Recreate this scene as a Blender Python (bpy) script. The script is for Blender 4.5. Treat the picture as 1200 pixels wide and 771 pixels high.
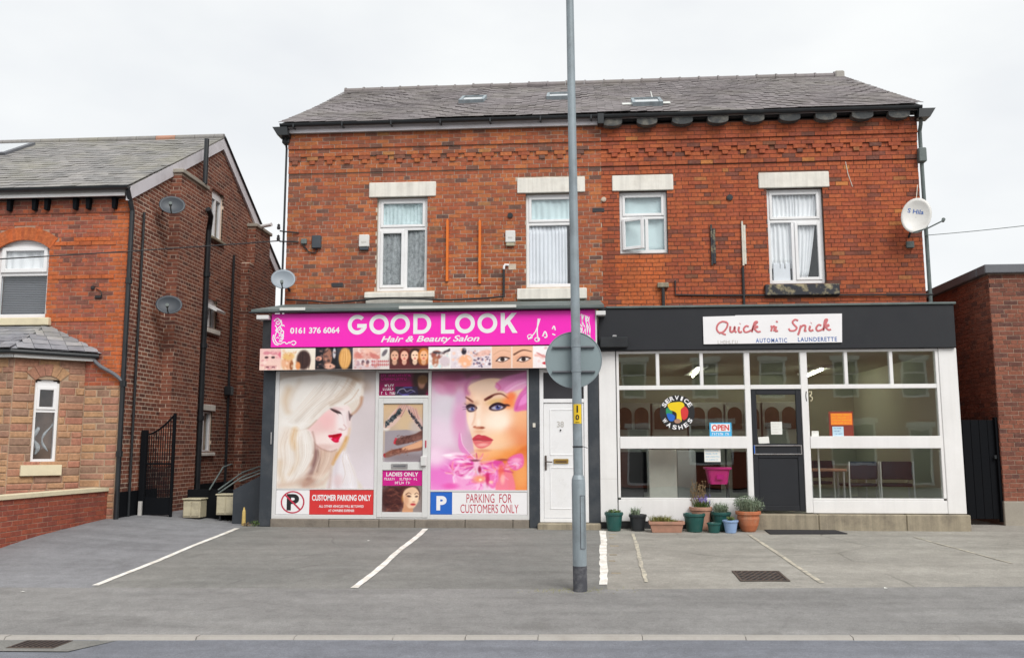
import bpy, bmesh, math, random
import numpy as np
from mathutils import Vector, Matrix
for _o in list(bpy.data.objects): bpy.data.objects.remove(_o)
SC = bpy.context.scene
COL = SC.collection
R = math.radians
rnd = random.Random(7)

# ------------------------------------------------------------------ camera
CAM = Vector((0.0, -16.1, 1.32))
cd = bpy.data.cameras.new('camera'); cam = bpy.data.objects.new('camera', cd); COL.objects.link(cam)
cd.sensor_width = 36.0; cd.lens = 36.0 * 1047.75 / 1200.0; cd.clip_start = 0.1; cd.clip_end = 3000
_yaw, _pitch, _roll = R(4.3914), R(7.4688), R(-0.0765)
_f = Vector((-math.sin(_yaw) * math.cos(_pitch), math.cos(_yaw) * math.cos(_pitch), math.sin(_pitch)))
_r = Vector((math.cos(_yaw), math.sin(_yaw), 0)); _u = _r.cross(_f)
_r2 = _r * math.cos(_roll) + _u * math.sin(_roll); _u2 = -_r * math.sin(_roll) + _u * math.cos(_roll)
cam.matrix_world = Matrix(((_r2.x, _u2.x, -_f.x, CAM.x), (_r2.y, _u2.y, -_f.y, CAM.y), (_r2.z, _u2.z, -_f.z, CAM.z), (0, 0, 0, 1)))
SC.camera = cam

# ------------------------------------------------------------------ sky, sun, exposure
SUN_EL, SUN_AZ = R(46), R(148)          # azimuth measured from +Y towards +X
W = bpy.data.worlds.new('World'); SC.world = W; W.use_nodes = True
wn, wl = W.node_tree.nodes, W.node_tree.links
bg = wn['Background']
sky = wn.new('ShaderNodeTexSky'); sky.sky_type = 'NISHITA'; sky.sun_disc = False
sky.sun_elevation = SUN_EL; sky.sun_rotation = SUN_AZ; sky.dust_density = 3.0; sky.air_density = 1.0
hs = wn.new('ShaderNodeHueSaturation'); hs.inputs['Saturation'].default_value = 0.25
wl.new(sky.outputs[0], hs.inputs['Color'])
tc = wn.new('ShaderNodeTexCoord'); mp = wn.new('ShaderNodeMapping'); mp.inputs['Scale'].default_value = (1.0, 1.0, 2.2)
wl.new(tc.outputs['Generated'], mp.inputs['Vector'])
nz = wn.new('ShaderNodeTexNoise'); nz.inputs['Scale'].default_value = 2.3; nz.inputs['Detail'].default_value = 5; nz.inputs['Roughness'].default_value = 0.5
wl.new(mp.outputs[0], nz.inputs['Vector'])
cr = wn.new('ShaderNodeValToRGB')       # the even cloud sheet
cr.color_ramp.elements[0].position = 0.32; cr.color_ramp.elements[0].color = (5.1, 5.28, 5.5, 1)
cr.color_ramp.elements[1].position = 0.62; cr.color_ramp.elements[1].color = (6.1, 6.22, 6.22, 1)
wl.new(nz.outputs[0], cr.inputs[0])
mx = wn.new('ShaderNodeMixRGB'); mx.inputs[0].default_value = 0.9
wl.new(hs.outputs[0], mx.inputs[1]); wl.new(cr.outputs[0], mx.inputs[2]); wl.new(mx.outputs[0], bg.inputs['Color'])
bg.inputs['Strength'].default_value = 0.1
sd = bpy.data.lights.new('sun', 'SUN'); sun = bpy.data.objects.new('sun', sd); COL.objects.link(sun)
sd.energy = 1.5; sd.angle = R(32); sd.color = (1.0, 0.97, 0.93)
_sd = Vector((math.sin(SUN_AZ) * math.cos(SUN_EL), math.cos(SUN_AZ) * math.cos(SUN_EL), math.sin(SUN_EL)))
sun.rotation_euler = (-_sd).to_track_quat('-Z', 'Y').to_euler()
SC.view_settings.view_transform = 'Standard'; SC.view_settings.look = 'None'
SC.view_settings.exposure = 0.75; SC.view_settings.gamma = 1.0; SC.view_settings.use_curve_mapping = False
SC.cycles.max_bounces = 8; SC.cycles.transparent_max_bounces = 12; SC.cycles.caustics_reflective = False; SC.cycles.caustics_refractive = False

# ------------------------------------------------------------------ object helpers
ORG = {}
def link(o, parent=None, org=(0, 0, 0)):
    COL.objects.link(o)
    if parent is not None: o.parent = parent
    ORG[o.name] = Vector(org); return o
def tag(o, label=None, cat=None, group=None, kind=None):
    if label: o['label'] = label
    if cat: o['category'] = cat
    if group: o['group'] = group
    if kind: o['kind'] = kind
    return o
def thing(name, loc, label, cat, group=None):
    o = bpy.data.objects.new(name, None); o.empty_display_size = 0.1; o.location = loc
    link(o, None, loc); return tag(o, label, cat, group)
def org(o): return ORG[o.name] if o is not None else Vector((0, 0, 0))

class MB:
    """collects world-space faces; build() links them as ONE mesh object"""
    def __init__(s): s.v = []; s.f = []; s.t = []; s.m = []; s.uv = {}
    def face(s, pts, t=0.5, m=0, uv=None):
        b = len(s.v); s.v.extend([tuple(p) for p in pts]); s.f.append(tuple(range(b, b + len(pts)))); s.t.append(t); s.m.append(m)
        if uv: s.uv[len(s.f) - 1] = uv
        return s
    def mesh8(s, P, t=0.5, m=0, skip=()):
        b = len(s.v); s.v.extend([tuple(p) for p in P])
        for k, q in enumerate(((0, 1, 5, 4), (1, 2, 6, 5), (2, 3, 7, 6), (3, 0, 4, 7), (4, 5, 6, 7), (3, 2, 1, 0))):
            if k in skip: continue
            s.f.append(tuple(b + i for i in q)); s.t.append(t); s.m.append(m)
        return s
    def box(s, x0, x1, y0, y1, z0, z1, t=0.5, m=0):
        return s.mesh8([(x0, y0, z0), (x1, y0, z0), (x1, y1, z0), (x0, y1, z0), (x0, y0, z1), (x1, y0, z1), (x1, y1, z1), (x0, y1, z1)], t, m)
    def bbox(s, x0, x1, y0, y1, z0, z1, b=0.006, t=0.5, m=0):
        """box with chamfered edges"""
        bm = bmesh.new(); bmesh.ops.create_cube(bm, size=1)
        for v in bm.verts: v.co = ((x0 + x1) / 2 + v.co.x * (x1 - x0), (y0 + y1) / 2 + v.co.y * (y1 - y0), (z0 + z1) / 2 + v.co.z * (z1 - z0))
        b = min(b, 0.45 * min(x1 - x0, y1 - y0, z1 - z0))
        bmesh.ops.bevel(bm, geom=bm.edges[:], offset=b, segments=1, affect='EDGES', profile=0.5)
        return s.add(bm, t, m)
    def add(s, bm, t=0.5, m=0, M=None):
        b = len(s.v); bm.verts.ensure_lookup_table()
        for v in bm.verts: s.v.append(tuple(M @ v.co if M else v.co))
        for f in bm.faces: s.f.append(tuple(b + v.index for v in f.verts)); s.t.append(t); s.m.append(m)
        bm.free(); return s
    def prism(s, poly, y0, y1, t=0.5, m=0):
        """polygon in X,Z (counter-clockwise seen from -Y) extruded from y0 to y1"""
        n = len(poly); b = len(s.v)
        s.v.extend([(p[0], y0, p[1]) for p in poly] + [(p[0], y1, p[1]) for p in poly])
        s.f.append(tuple(b + i for i in range(n))); s.f.append(tuple(b + n + i for i in reversed(range(n))))
        s.t += [t, t]; s.m += [m, m]
        for i in range(n):
            j = (i + 1) % n; s.f.append((b + i, b + n + i, b + n + j, b + j)); s.t.append(t); s.m.append(m)
        return s
    def tube(s, pts, r, n=10, t=0.5, m=0, flat=None, cap=True):
        """tube along points; r number or list; flat=(axis vector, factor) squashes the section"""
        pts = [Vector(p) for p in pts]; N = len(pts); rs = r if isinstance(r, (list, tuple)) else [r] * N
        b = len(s.v); up = None
        for i, p in enumerate(pts):
            d = (pts[min(i + 1, N - 1)] - pts[max(i - 1, 0)])
            d = d.normalized() if d.length > 1e-9 else Vector((0, 0, 1))
            if up is None:
                up = Vector((0, 0, 1)) if abs(d.z) < 0.9 else Vector((0, 1, 0))
            a = d.cross(up); a = a.normalized() if a.length > 1e-6 else Vector((1, 0, 0)); up2 = a.cross(d).normalized(); up = up2
            for k in range(n):
                th = 2 * math.pi * k / n; o = (a * math.cos(th) + up2 * math.sin(th)) * rs[i]
                if flat: o = o - flat[0] * (o.dot(flat[0]) * (1 - flat[1]))
                s.v.append(tuple(p + o))
        for i in range(N - 1):
            for k in range(n):
                k2 = (k + 1) % n
                s.f.append((b + i * n + k, b + i * n + k2, b + (i + 1) * n + k2, b + (i + 1) * n + k)); s.t.append(t); s.m.append(m)
        if cap:
            s.f.append(tuple(b + k for k in reversed(range(n)))); s.f.append(tuple(b + (N - 1) * n + k for k in range(n))); s.t += [t, t]; s.m += [m, m]
        return s
    def lathe(s, prof, c, n=24, t=0.5, m=0, sx=1, sy=1):
        """profile [(r,z)] turned about the vertical through c"""
        b = len(s.v)
        for r_, z in prof:
            for k in range(n):
                th = 2 * math.pi * k / n; s.v.append((c[0] + r_ * sx * math.cos(th), c[1] + r_ * sy * math.sin(th), c[2] + z))
        for i in range(len(prof) - 1):
            for k in range(n):
                k2 = (k + 1) % n
                s.f.append((b + i * n + k, b + i * n + k2, b + (i + 1) * n + k2, b + (i + 1) * n + k)); s.t.append(t); s.m.append(m)
        return s
    def build(s, name, mat, parent=None, o=None, smooth=False, fixn=False):
        o3 = Vector(o) if o is not None else org(parent)
        me = bpy.data.meshes.new(name)
        me.from_pydata([(x - o3.x, y - o3.y, z - o3.z) for x, y, z in s.v], [], s.f)
        if fixn:
            bm = bmesh.new(); bm.from_mesh(me); bmesh.ops.recalc_face_normals(bm, faces=bm.faces[:]); bm.to_mesh(me); bm.free()
        at = me.attributes.new('tint', 'FLOAT', 'FACE'); at.data.foreach_set('value', s.t)
        for mm in (mat if isinstance(mat, (list, tuple)) else [mat]): me.materials.append(mm)
        if any(s.m): me.polygons.foreach_set('material_index', s.m)
        if s.uv:
            ul = me.uv_layers.new(name='UVMap')
            for fi, uv in s.uv.items():
                p = me.polygons[fi]
                for k, li in enumerate(p.loop_indices): ul.data[li].uv = uv[k]
        if smooth: me.polygons.foreach_set('use_smooth', [True] * len(me.polygons))
        me.update()
        ob = bpy.data.objects.new(name, me)
        link(ob, parent, o3)
        if parent is None: ob.location = o3
        else: ob.location = o3 - org(parent)
        return ob

def arc(cx, cz, r_, a0, a1, n): return [(cx + r_ * math.cos(R(a0 + (a1 - a0) * i / n)), cz + r_ * math.sin(R(a0 + (a1 - a0) * i / n))) for i in range(n + 1)]
def catmull(P, n=6, closed=False):
    P = [np.array(p, float) for p in P]; out = []; N = len(P)
    for i in range(N if closed else N - 1):
        g = (lambda k: P[k % N]) if closed else (lambda k: P[min(max(k, 0), N - 1)])
        p0, p1, p2, p3 = g(i - 1), g(i), g(i + 1), g(i + 2)
        for k in range(n):
            t = k / n; out.append(0.5 * ((2 * p1) + (-p0 + p2) * t + (2 * p0 - 5 * p1 + 4 * p2 - p3) * t * t + (-p0 + 3 * p1 - 3 * p2 + p3) * t ** 3))
    if not closed: out.append(P[-1])
    return [tuple(p) for p in out]

# ------------------------------------------------------------------ material helpers
MATS = {}
def lin(h):
    """sRGB 0-255 triple to linear"""
    return tuple(((c / 255) / 12.92 if c / 255 <= 0.04045 else ((c / 255 + 0.055) / 1.055) ** 2.4) for c in h)
class NT:
    def __init__(s, name):
        s.m = bpy.data.materials.new(name); s.m.use_nodes = True; s.n = s.m.node_tree.nodes; s.l = s.m.node_tree.links
        s.b = s.n['Principled BSDF']; s.out = s.n['Material Output']; MATS[name] = s.m
        s.pos = s.n.new('ShaderNodeNewGeometry').outputs['Position']
    def noise(s, scale, detail=4, rough=0.55, vec=None, stretch=None):
        v = vec or s.pos
        if stretch:
            mpn = s.n.new('ShaderNodeMapping'); mpn.inputs['Scale'].default_value = stretch; s.l.new(v, mpn.inputs['Vector']); v = mpn.outputs[0]
        k = s.n.new('ShaderNodeTexNoise'); k.inputs['Scale'].default_value = scale; k.inputs['Detail'].default_value = detail; k.inputs['Roughness'].default_value = rough
        s.l.new(v, k.inputs['Vector']); return k.outputs[0]
    def ramp(s, fac, stops, interp='LINEAR'):
        k = s.n.new('ShaderNodeValToRGB'); k.color_ramp.interpolation = interp; e = k.color_ramp.elements
        while len(e) < len(stops): e.new(0.5)
        for i, (p, c) in enumerate(stops):
            e[i].position = p; e[i].color = (c, c, c, 1) if not isinstance(c, tuple) else (c[0], c[1], c[2], 1)
        if fac is not None: s.l.new(fac, k.inputs[0])
        return k.outputs[0]
    def mix(s, fac, a, b, mode='MIX'):
        k = s.n.new('ShaderNodeMixRGB'); k.blend_type = mode
        for i, v in ((0, fac), (1, a), (2, b)):
            if isinstance(v, (int, float)): k.inputs[i].default_value = v if i == 0 else (v, v, v, 1)
            elif isinstance(v, tuple): k.inputs[i].default_value = (v[0], v[1], v[2], 1)
            else: s.l.new(v, k.inputs[i])
        return k.outputs[0]
    def math(s, op, a, b=0.0):
        k = s.n.new('ShaderNodeMath'); k.operation = op
        for i, v in ((0, a), (1, b)):
            if isinstance(v, (int, float)): k.inputs[i].default_value = v
            else: s.l.new(v, k.inputs[i])
        return k.outputs[0]
    def attr(s, name='tint'):
        k = s.n.new('ShaderNodeAttribute'); k.attribute_name = name; return k.outputs['Fac']
    def bump(s, h, strength=0.3, dist=0.01):
        k = s.n.new('ShaderNodeBump'); k.inputs['Strength'].default_value = strength; k.inputs['Distance'].default_value = dist
        s.l.new(h, k.inputs['Height']); s.l.new(k.outputs[0], s.b.inputs['Normal']); return s
    def col(s, c):
        if isinstance(c, tuple): s.b.inputs['Base Color'].default_value = (c[0], c[1], c[2], 1)
        else: s.l.new(c, s.b.inputs['Base Color'])
        return s
    def rough(s, v):
        if isinstance(v, (int, float)): s.b.inputs['Roughness'].default_value = v
        else: s.l.new(v, s.b.inputs['Roughness'])
        return s

def simple(name, base, rough=0.6, var=0.12, scale=3.0, fine=60.0, bump=0.12, metal=0.0, spec=0.5, dirt=None, dirtscale=1.5, dirtamt=0.35, streak=0.0):
    """painted / plastic / stone surface with uneven tone, fine grain and optional grime"""
    k = NT(name); n1 = k.noise(scale, 5, 0.6); n2 = k.noise(fine, 3, 0.6)
    v = k.mix(0.35, n1, n2); f = k.ramp(v, [(0.3, 1 - var), (0.7, 1 + var)])
    c = k.mix(1.0, base, f, 'MULTIPLY')
    if dirt:
        d = k.ramp(k.noise(dirtscale, 7, 0.65), [(0.48, 0.0), (0.72, dirtamt)]); c = k.mix(d, c, dirt)
    if streak: c = k.mix(1.0, c, k.ramp(k.noise(1.0, 6, 0.65, stretch=(9, 9, 0.5)), [(0.35, 1 - streak), (0.6, 1.0)]), 'MULTIPLY')
    k.col(c); k.rough(k.ramp(n1, [(0.3, max(0.02, rough - 0.07)), (0.7, min(1, rough + 0.07))]))
    k.b.inputs['Metallic'].default_value = metal; k.b.inputs['Specular IOR Level'].default_value = spec
    if bump: k.bump(n2, bump, 0.004)
    return k.m

def brick_mat(name, stops, soot=(0.03, 0.022, 0.02), sootamt=0.35):
    k = NT(name); t = k.attr()
    c = k.ramp(t, stops)
    n1 = k.noise(22, 5, 0.65); n2 = k.noise(140, 3, 0.6); n3 = k.noise(0.8, 6, 0.6)
    c = k.mix(1.0, c, k.ramp(n1, [(0.28, 0.72), (0.72, 1.28)]), 'MULTIPLY')
    c = k.mix(k.ramp(n3, [(0.5, 0.0), (0.78, sootamt)]), c, soot)
    st = k.noise(1.0, 6, 0.62, stretch=(2.6, 2.6, 0.35)); c = k.mix(1.0, c, k.ramp(st, [(0.3, 0.80), (0.5, 1.0), (0.72, 1.14)]), 'MULTIPLY')
    sp = k.noise(9, 4, 0.7); c = k.mix(k.ramp(sp, [(0.6, 0.0), (0.8, 0.22)]), c, (0.42, 0.33, 0.26))
    k.col(c).rough(0.88); k.b.inputs['Specular IOR Level'].default_value = 0.25
    k.bump(k.mix(0.5, n1, n2), 0.5, 0.006); return k.m

# ------------------------------------------------------------------ materials
brick_mat('brick_red_left', [(0.0, (0.42, 0.13, 0.055)), (0.15, (0.47, 0.16, 0.06)), (0.35, (0.395, 0.115, 0.052)), (0.58, (0.355, 0.10, 0.05)), (0.84, (0.28, 0.10, 0.06)), (0.94, (0.20, 0.092, 0.065)), (0.98, (0.14, 0.08, 0.066)), (1.0, (0.48, 0.21, 0.075))])
brick_mat('brick_red_right', [(0.0, (0.40, 0.098, 0.042)), (0.25, (0.43, 0.118, 0.048)), (0.5, (0.36, 0.088, 0.042)), (0.76, (0.35, 0.09, 0.046)), (0.90, (0.25, 0.078, 0.05)), (0.97, (0.16, 0.07, 0.052)), (1.0, (0.50, 0.19, 0.06))], sootamt=0.4)
brick_mat('brick_house', [(0.0, (0.46, 0.12, 0.055)), (0.3, (0.40, 0.115, 0.06)), (0.6, (0.36, 0.11, 0.07)), (0.85, (0.30, 0.10, 0.07)), (1.0, (0.19, 0.08, 0.06))])
brick_mat('brick_orange', [(0.0, (0.52, 0.125, 0.04)), (0.5, (0.50, 0.14, 0.05)), (1.0, (0.42, 0.11, 0.045))], sootamt=0.15)
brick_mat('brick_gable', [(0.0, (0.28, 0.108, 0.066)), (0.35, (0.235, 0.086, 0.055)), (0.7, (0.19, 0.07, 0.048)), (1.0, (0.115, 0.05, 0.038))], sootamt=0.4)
brick_mat('brick_annexe', [(0.0, (0.28, 0.105, 0.066)), (0.4, (0.235, 0.088, 0.058)), (0.75, (0.195, 0.075, 0.052)), (1.0, (0.12, 0.058, 0.048))])
brick_mat('brick_garden', [(0.0, (0.34, 0.09, 0.05)), (0.5, (0.30, 0.08, 0.05)), (1.0, (0.24, 0.07, 0.05))], sootamt=0.2)
brick_mat('sandstone', [(0.0, (0.45, 0.265, 0.145)), (0.25, (0.42, 0.24, 0.14)), (0.45, (0.41, 0.21, 0.135)), (0.6, (0.39, 0.175, 0.12)), (0.8, (0.34, 0.20, 0.14)), (1.0, (0.27, 0.17, 0.12))], sootamt=0.3)
def slate_mat(name, a, b, c_, moss):
    k = NT(name); t = k.attr(); c = k.ramp(t, [(0, a), (0.5, b), (1, c_)])
    c = k.mix(1.0, c, k.ramp(k.noise(9, 5, 0.65), [(0.3, 0.85), (0.7, 1.15)]), 'MULTIPLY')
    c = k.mix(k.ramp(k.noise(0.9, 7, 0.65), [(0.45, 0.0), (0.7, 0.55)]), c, moss)
    k.col(c).rough(0.72); k.bump(k.noise(60, 4), 0.35, 0.005); return k.m
slate_mat('slate', (0.19, 0.17, 0.172), (0.21, 0.187, 0.189), (0.235, 0.207, 0.21), (0.205, 0.19, 0.155))
slate_mat('slate_house', (0.205, 0.20, 0.195), (0.25, 0.24, 0.232), (0.30, 0.285, 0.275), (0.27, 0.255, 0.18))
slate_mat('slate_bay', (0.19, 0.19, 0.21), (0.26, 0.265, 0.29), (0.36, 0.355, 0.36), (0.30, 0.29, 0.21))
simple('mortar_light', (0.54, 0.45, 0.36), 0.95, 0.3, 6, 120, 0.4)
simple('mortar_dark', (0.13, 0.065, 0.045), 0.95, 0.35, 5, 120, 0.4)
simple('mortar_stone', (0.40, 0.29, 0.20), 0.95, 0.25, 6, 120, 0.4)
simple('gate_black', (0.006, 0.007, 0.009), 0.8, 0.2, 3, 40, 0.1, spec=0.12)
simple('mortar_house', (0.40, 0.26, 0.19), 0.95, 0.25, 6, 120, 0.4)
simple('mortar_annexe', (0.36, 0.25, 0.19), 0.95, 0.4, 2.5, 90, 0.4)
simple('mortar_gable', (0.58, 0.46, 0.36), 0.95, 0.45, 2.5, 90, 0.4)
simple('white_paint', (0.82, 0.81, 0.80), 0.5, 0.035, 2, 40, 0.06, dirt=(0.5, 0.47, 0.42), dirtscale=1.1, dirtamt=0.16, streak=0.045)
simple('white_upvc', (0.83, 0.83, 0.835), 0.32, 0.03, 3, 30, 0.02, dirt=(0.55, 0.52, 0.46), dirtscale=4, dirtamt=0.15)
simple('white_stone_paint', (0.80, 0.77, 0.70), 0.6, 0.06, 3, 50, 0.15, dirt=(0.42, 0.37, 0.30), dirtscale=2.5, dirtamt=0.35, streak=0.16)
simple('cream_paint', (0.74, 0.66, 0.46), 0.6, 0.06, 3, 50, 0.15, dirt=(0.3, 0.27, 0.2), dirtscale=3, dirtamt=0.3)
simple('grey_fascia', (0.66, 0.64, 0.67), 0.45, 0.05, 2, 30, 0.03, dirt=(0.25, 0.23, 0.2), dirtscale=3, dirtamt=0.3)
simple('black_gutter', (0.018, 0.021, 0.024), 0.38, 0.2, 4, 60, 0.1)
simple('black_paint', (0.016, 0.018, 0.022), 0.45, 0.2, 3, 40, 0.1, dirt=(0.06, 0.058, 0.055), dirtscale=2, dirtamt=0.4)
simple('charcoal_paint', (0.0075, 0.0092, 0.0135), 0.6, 0.15, 2.5, 40, 0.12, dirt=(0.02, 0.022, 0.025), dirtscale=1.7, dirtamt=0.35)
simple('charcoal_pier', (0.032, 0.040, 0.050), 0.55, 0.15, 2.5, 40, 0.12, dirt=(0.11, 0.11, 0.11), dirtscale=2.5, dirtamt=0.4)
simple('lead_flashing', (0.105, 0.132, 0.128), 0.6, 0.25, 3, 50, 0.25, dirt=(0.20, 0.215, 0.20), dirtscale=3, dirtamt=0.5)
simple('lead_light', (0.62, 0.63, 0.60), 0.6, 0.1, 3, 50, 0.1)
simple('corbel_stone', (0.050, 0.054, 0.056), 0.85, 0.3, 6, 60, 0.4, dirt=(0.27, 0.25, 0.21), dirtscale=4.5, dirtamt=0.65)
simple('alu_grey', (0.68, 0.68, 0.67), 0.42, 0.05, 3, 40, 0.04, dirt=(0.3, 0.28, 0.25), dirtscale=3, dirtamt=0.2)
simple('plinth_stone', (0.36, 0.31, 0.225), 0.9, 0.2, 3, 60, 0.4, dirt=(0.13, 0.11, 0.09), dirtscale=3, dirtamt=0.75, streak=0.3)
simple('plinth_dark', (0.23, 0.20, 0.165), 0.9, 0.3, 3, 60, 0.4, dirt=(0.06, 0.05, 0.045), dirtscale=3, dirtamt=0.7)
simple('galvanised', (0.30, 0.355, 0.385), 0.5, 0.12, 4, 60, 0.1, metal=0.15, dirt=(0.19, 0.21, 0.22), dirtscale=5, dirtamt=0.6, streak=0.22)
simple('sign_back', (0.255, 0.32, 0.335), 0.55, 0.05, 3, 60, 0.05, metal=0.1)
simple('pole_base', (0.065, 0.068, 0.08), 0.8, 0.25, 9, 90, 0.3, dirt=(0.24, 0.24, 0.24), dirtscale=9, dirtamt=0.6)
simple('yellow_plastic', (0.80, 0.54, 0.02), 0.45, 0.05)
simple('black_print', (0.012, 0.012, 0.014), 0.5, 0.05)
simple('white_print', (0.85, 0.84, 0.85), 0.45, 0.02)
simple('red_print', (0.66, 0.035, 0.035), 0.45, 0.04)
simple('darkred_print', (0.52, 0.035, 0.075), 0.45, 0.06)
simple('blue_print', (0.015, 0.13, 0.55), 0.45, 0.04)
simple('sky_print', (0.06, 0.42, 0.72), 0.45, 0.04)
simple('yellow_print', (0.85, 0.60, 0.01), 0.45, 0.04)
simple('green_print', (0.02, 0.28, 0.12), 0.45, 0.04)
simple('magenta_sign', (0.92, 0.02, 0.50), 0.35, 0.03, 1.2, 40, 0.02)
simple('magenta_print', (0.60, 0.01, 0.25), 0.4, 0.03)
simple('pink_tub', (0.72, 0.035, 0.28), 0.35, 0.05)
simple('faded_red', (0.60, 0.17, 0.18), 0.5, 0.10, 6)
simple('faded_blue', (0.07, 0.15, 0.42), 0.5, 0.10, 6)
simple('faded_grey', (0.55, 0.53, 0.50), 0.5, 0.10, 6)
simple('paper_white', (0.80, 0.80, 0.76), 0.7, 0.03)
simple('paper_orange', (0.86, 0.22, 0.02), 0.6, 0.03)
simple('paper_red', (0.22, 0.03, 0.015), 0.6, 0.05)
simple('paper_blue', (0.50, 0.68, 0.78), 0.6, 0.05)
simple('brass', (0.62, 0.42, 0.12), 0.3, 0.1, metal=0.8)
simple('steel', (0.55, 0.55, 0.55), 0.3, 0.1, metal=0.8)
simple('orange_rod', (0.74, 0.17, 0.015), 0.5, 0.12)
simple('dish_grey', (0.045, 0.055, 0.068), 0.5, 0.08, dirt=(0.09, 0.095, 0.1), dirtamt=0.4)
simple('dish_mid', (0.26, 0.30, 0.34), 0.45, 0.08)
simple('dish_white', (0.70, 0.69, 0.66), 0.45, 0.05, dirt=(0.45, 0.42, 0.36), dirtscale=5, dirtamt=0.35)
simple('terracotta', (0.47, 0.15, 0.065), 0.75, 0.15, 8, 80, 0.2, dirt=(0.45, 0.30, 0.20), dirtscale=7, dirtamt=0.5)
simple('terracotta_pale', (0.44, 0.235, 0.165), 0.85, 0.15, 8, 80, 0.3, dirt=(0.25, 0.17, 0.12), dirtscale=7, dirtamt=0.6)
simple('green_pot', (0.015, 0.085, 0.075), 0.38, 0.15, 5, 60, 0.05, dirt=(0.10, 0.13, 0.11), dirtscale=6, dirtamt=0.35)
simple('blue_pot', (0.26, 0.38, 0.60), 0.25, 0.1, 5, 60, 0.05)
simple('soil', (0.04, 0.028, 0.018), 0.95, 0.4, 20, 90, 0.6)
for nm, a in (('leaf_green', (0.075, 0.125, 0.03)), ('leaf_pale', (0.20, 0.25, 0.17)), ('leaf_yellow', (0.20, 0.20, 0.055)), ('leaf_dark', (0.04, 0.075, 0.025)), ('flower_purple', (0.22, 0.17, 0.50)), ('leaf_dry', (0.22, 0.15, 0.08))):
    k = NT(nm); c = k.mix(1.0, a, k.ramp(k.attr(), [(0, 0.6), (1, 1.45)]), 'MULTIPLY'); k.col(c).rough(0.6); k.b.inputs['Specular IOR Level'].default_value = 0.3
simple('bark', (0.10, 0.075, 0.055), 0.9, 0.3, 12, 60, 0.5)
simple('plaster_green', (0.47, 0.48, 0.41), 0.8, 0.06, 1.5)
simple('ceiling_white', (0.55, 0.55, 0.46), 0.8, 0.05)
simple('lino', (0.16, 0.155, 0.14), 0.5, 0.15, 2)
simple('wood_brown', (0.085, 0.05, 0.035), 0.45, 0.25, 6)
simple('appliance', (0.38, 0.40, 0.40), 0.4, 0.06)
simple('appliance_dark', (0.035, 0.035, 0.04), 0.35, 0.1)
simple('chair_blue', (0.018, 0.026, 0.045), 0.6, 0.15)
simple('mottled_grey', (0.34, 0.36, 0.37), 0.9, 0.5, 14, 50)  # its mottle also imitates mirrored sky and twigs in one window
simple('curtain_white', (0.90, 0.91, 0.92), 0.85, 0.06, 4, 80)
simple('curtain_teal', (0.66, 0.80, 0.81), 0.85, 0.06, 4, 80)
simple('curtain_grey', (0.82, 0.84, 0.88), 0.85, 0.06, 4, 80)
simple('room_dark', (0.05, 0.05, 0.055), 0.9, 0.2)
simple('blind_grey', (0.16, 0.165, 0.18), 0.7, 0.1)
simple('cream_box', (0.52, 0.47, 0.33), 0.55, 0.1, 5, 60, 0.1, dirt=(0.2, 0.17, 0.12), dirtscale=6, dirtamt=0.5)
simple('yellow_post', (0.60, 0.43, 0.14), 0.7, 0.15, 9)
simple('door_mat', (0.022, 0.021, 0.024), 0.95, 0.3, 30, 200, 0.6)
simple('iron', (0.10, 0.075, 0.062), 0.65, 0.3, 12, 80, 0.3, metal=0.3)
simple('kerb_stone', (0.37, 0.35, 0.32), 0.9, 0.15, 3, 60, 0.4, dirt=(0.2, 0.18, 0.16), dirtscale=3, dirtamt=0.5)
simple('concrete', (0.34, 0.31, 0.26), 0.9, 0.2, 3, 60, 0.4, dirt=(0.14, 0.12, 0.10), dirtscale=2, dirtamt=0.5)
simple('grey_coping', (0.125, 0.13, 0.145), 0.5, 0.1, 3, 40, 0.08)
simple('cable', (0.02, 0.02, 0.022), 0.6, 0.1)
simple('duct_white', (0.66, 0.63, 0.55), 0.5, 0.1, dirt=(0.35, 0.3, 0.22), dirtscale=8, dirtamt=0.5)
simple('black_flaking', (0.020, 0.022, 0.03), 0.6, 0.2, 4, 40, 0.3, dirt=(0.50, 0.42, 0.24), dirtscale=7, dirtamt=1.0)
simple('gutter_moss', (0.10, 0.13, 0.06), 0.9, 0.3)

def glass_mat(name, ior=1.9, tint=(0.9, 0.93, 0.92), wave=0.0, rough=0.0):
    k = NT(name); n, l = k.n, k.l; n.remove(k.b)
    tr = n.new('ShaderNodeBsdfTransparent'); tr.inputs[0].default_value = (*tint, 1)
    gl = n.new('ShaderNodeBsdfGlossy'); gl.inputs['Roughness'].default_value = rough; gl.inputs['Color'].default_value = (0.95, 0.97, 1, 1)
    lw = n.new('ShaderNodeLayerWeight'); lw.inputs['Blend'].default_value = 0.5      # Schlick, the same from both sides of the sheet
    f0 = ((ior - 1) / (ior + 1)) ** 2; fr_ = k.math('ADD', k.math('MULTIPLY', k.math('POWER', lw.outputs['Facing'], 5.0), 1 - f0), f0)
    if wave:
        bp = n.new('ShaderNodeBump'); bp.inputs['Strength'].default_value = wave; bp.inputs['Distance'].default_value = 0.02
        l.new(k.noise(2.2, 2, 0.4), bp.inputs['Height']); l.new(bp.outputs[0], gl.inputs['Normal'])
    mxs = n.new('ShaderNodeMixShader'); l.new(fr_, mxs.inputs[0]); l.new(tr.outputs[0], mxs.inputs[1]); l.new(gl.outputs[0], mxs.inputs[2])
    l.new(mxs.outputs[0], k.out.inputs['Surface']); return k.m
glass_mat('glass_shop', 1.78, (0.96, 0.98, 0.96), 0.03)
glass_mat('glass_upper', 1.55, (0.98, 0.99, 0.995), 0.03)
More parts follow.
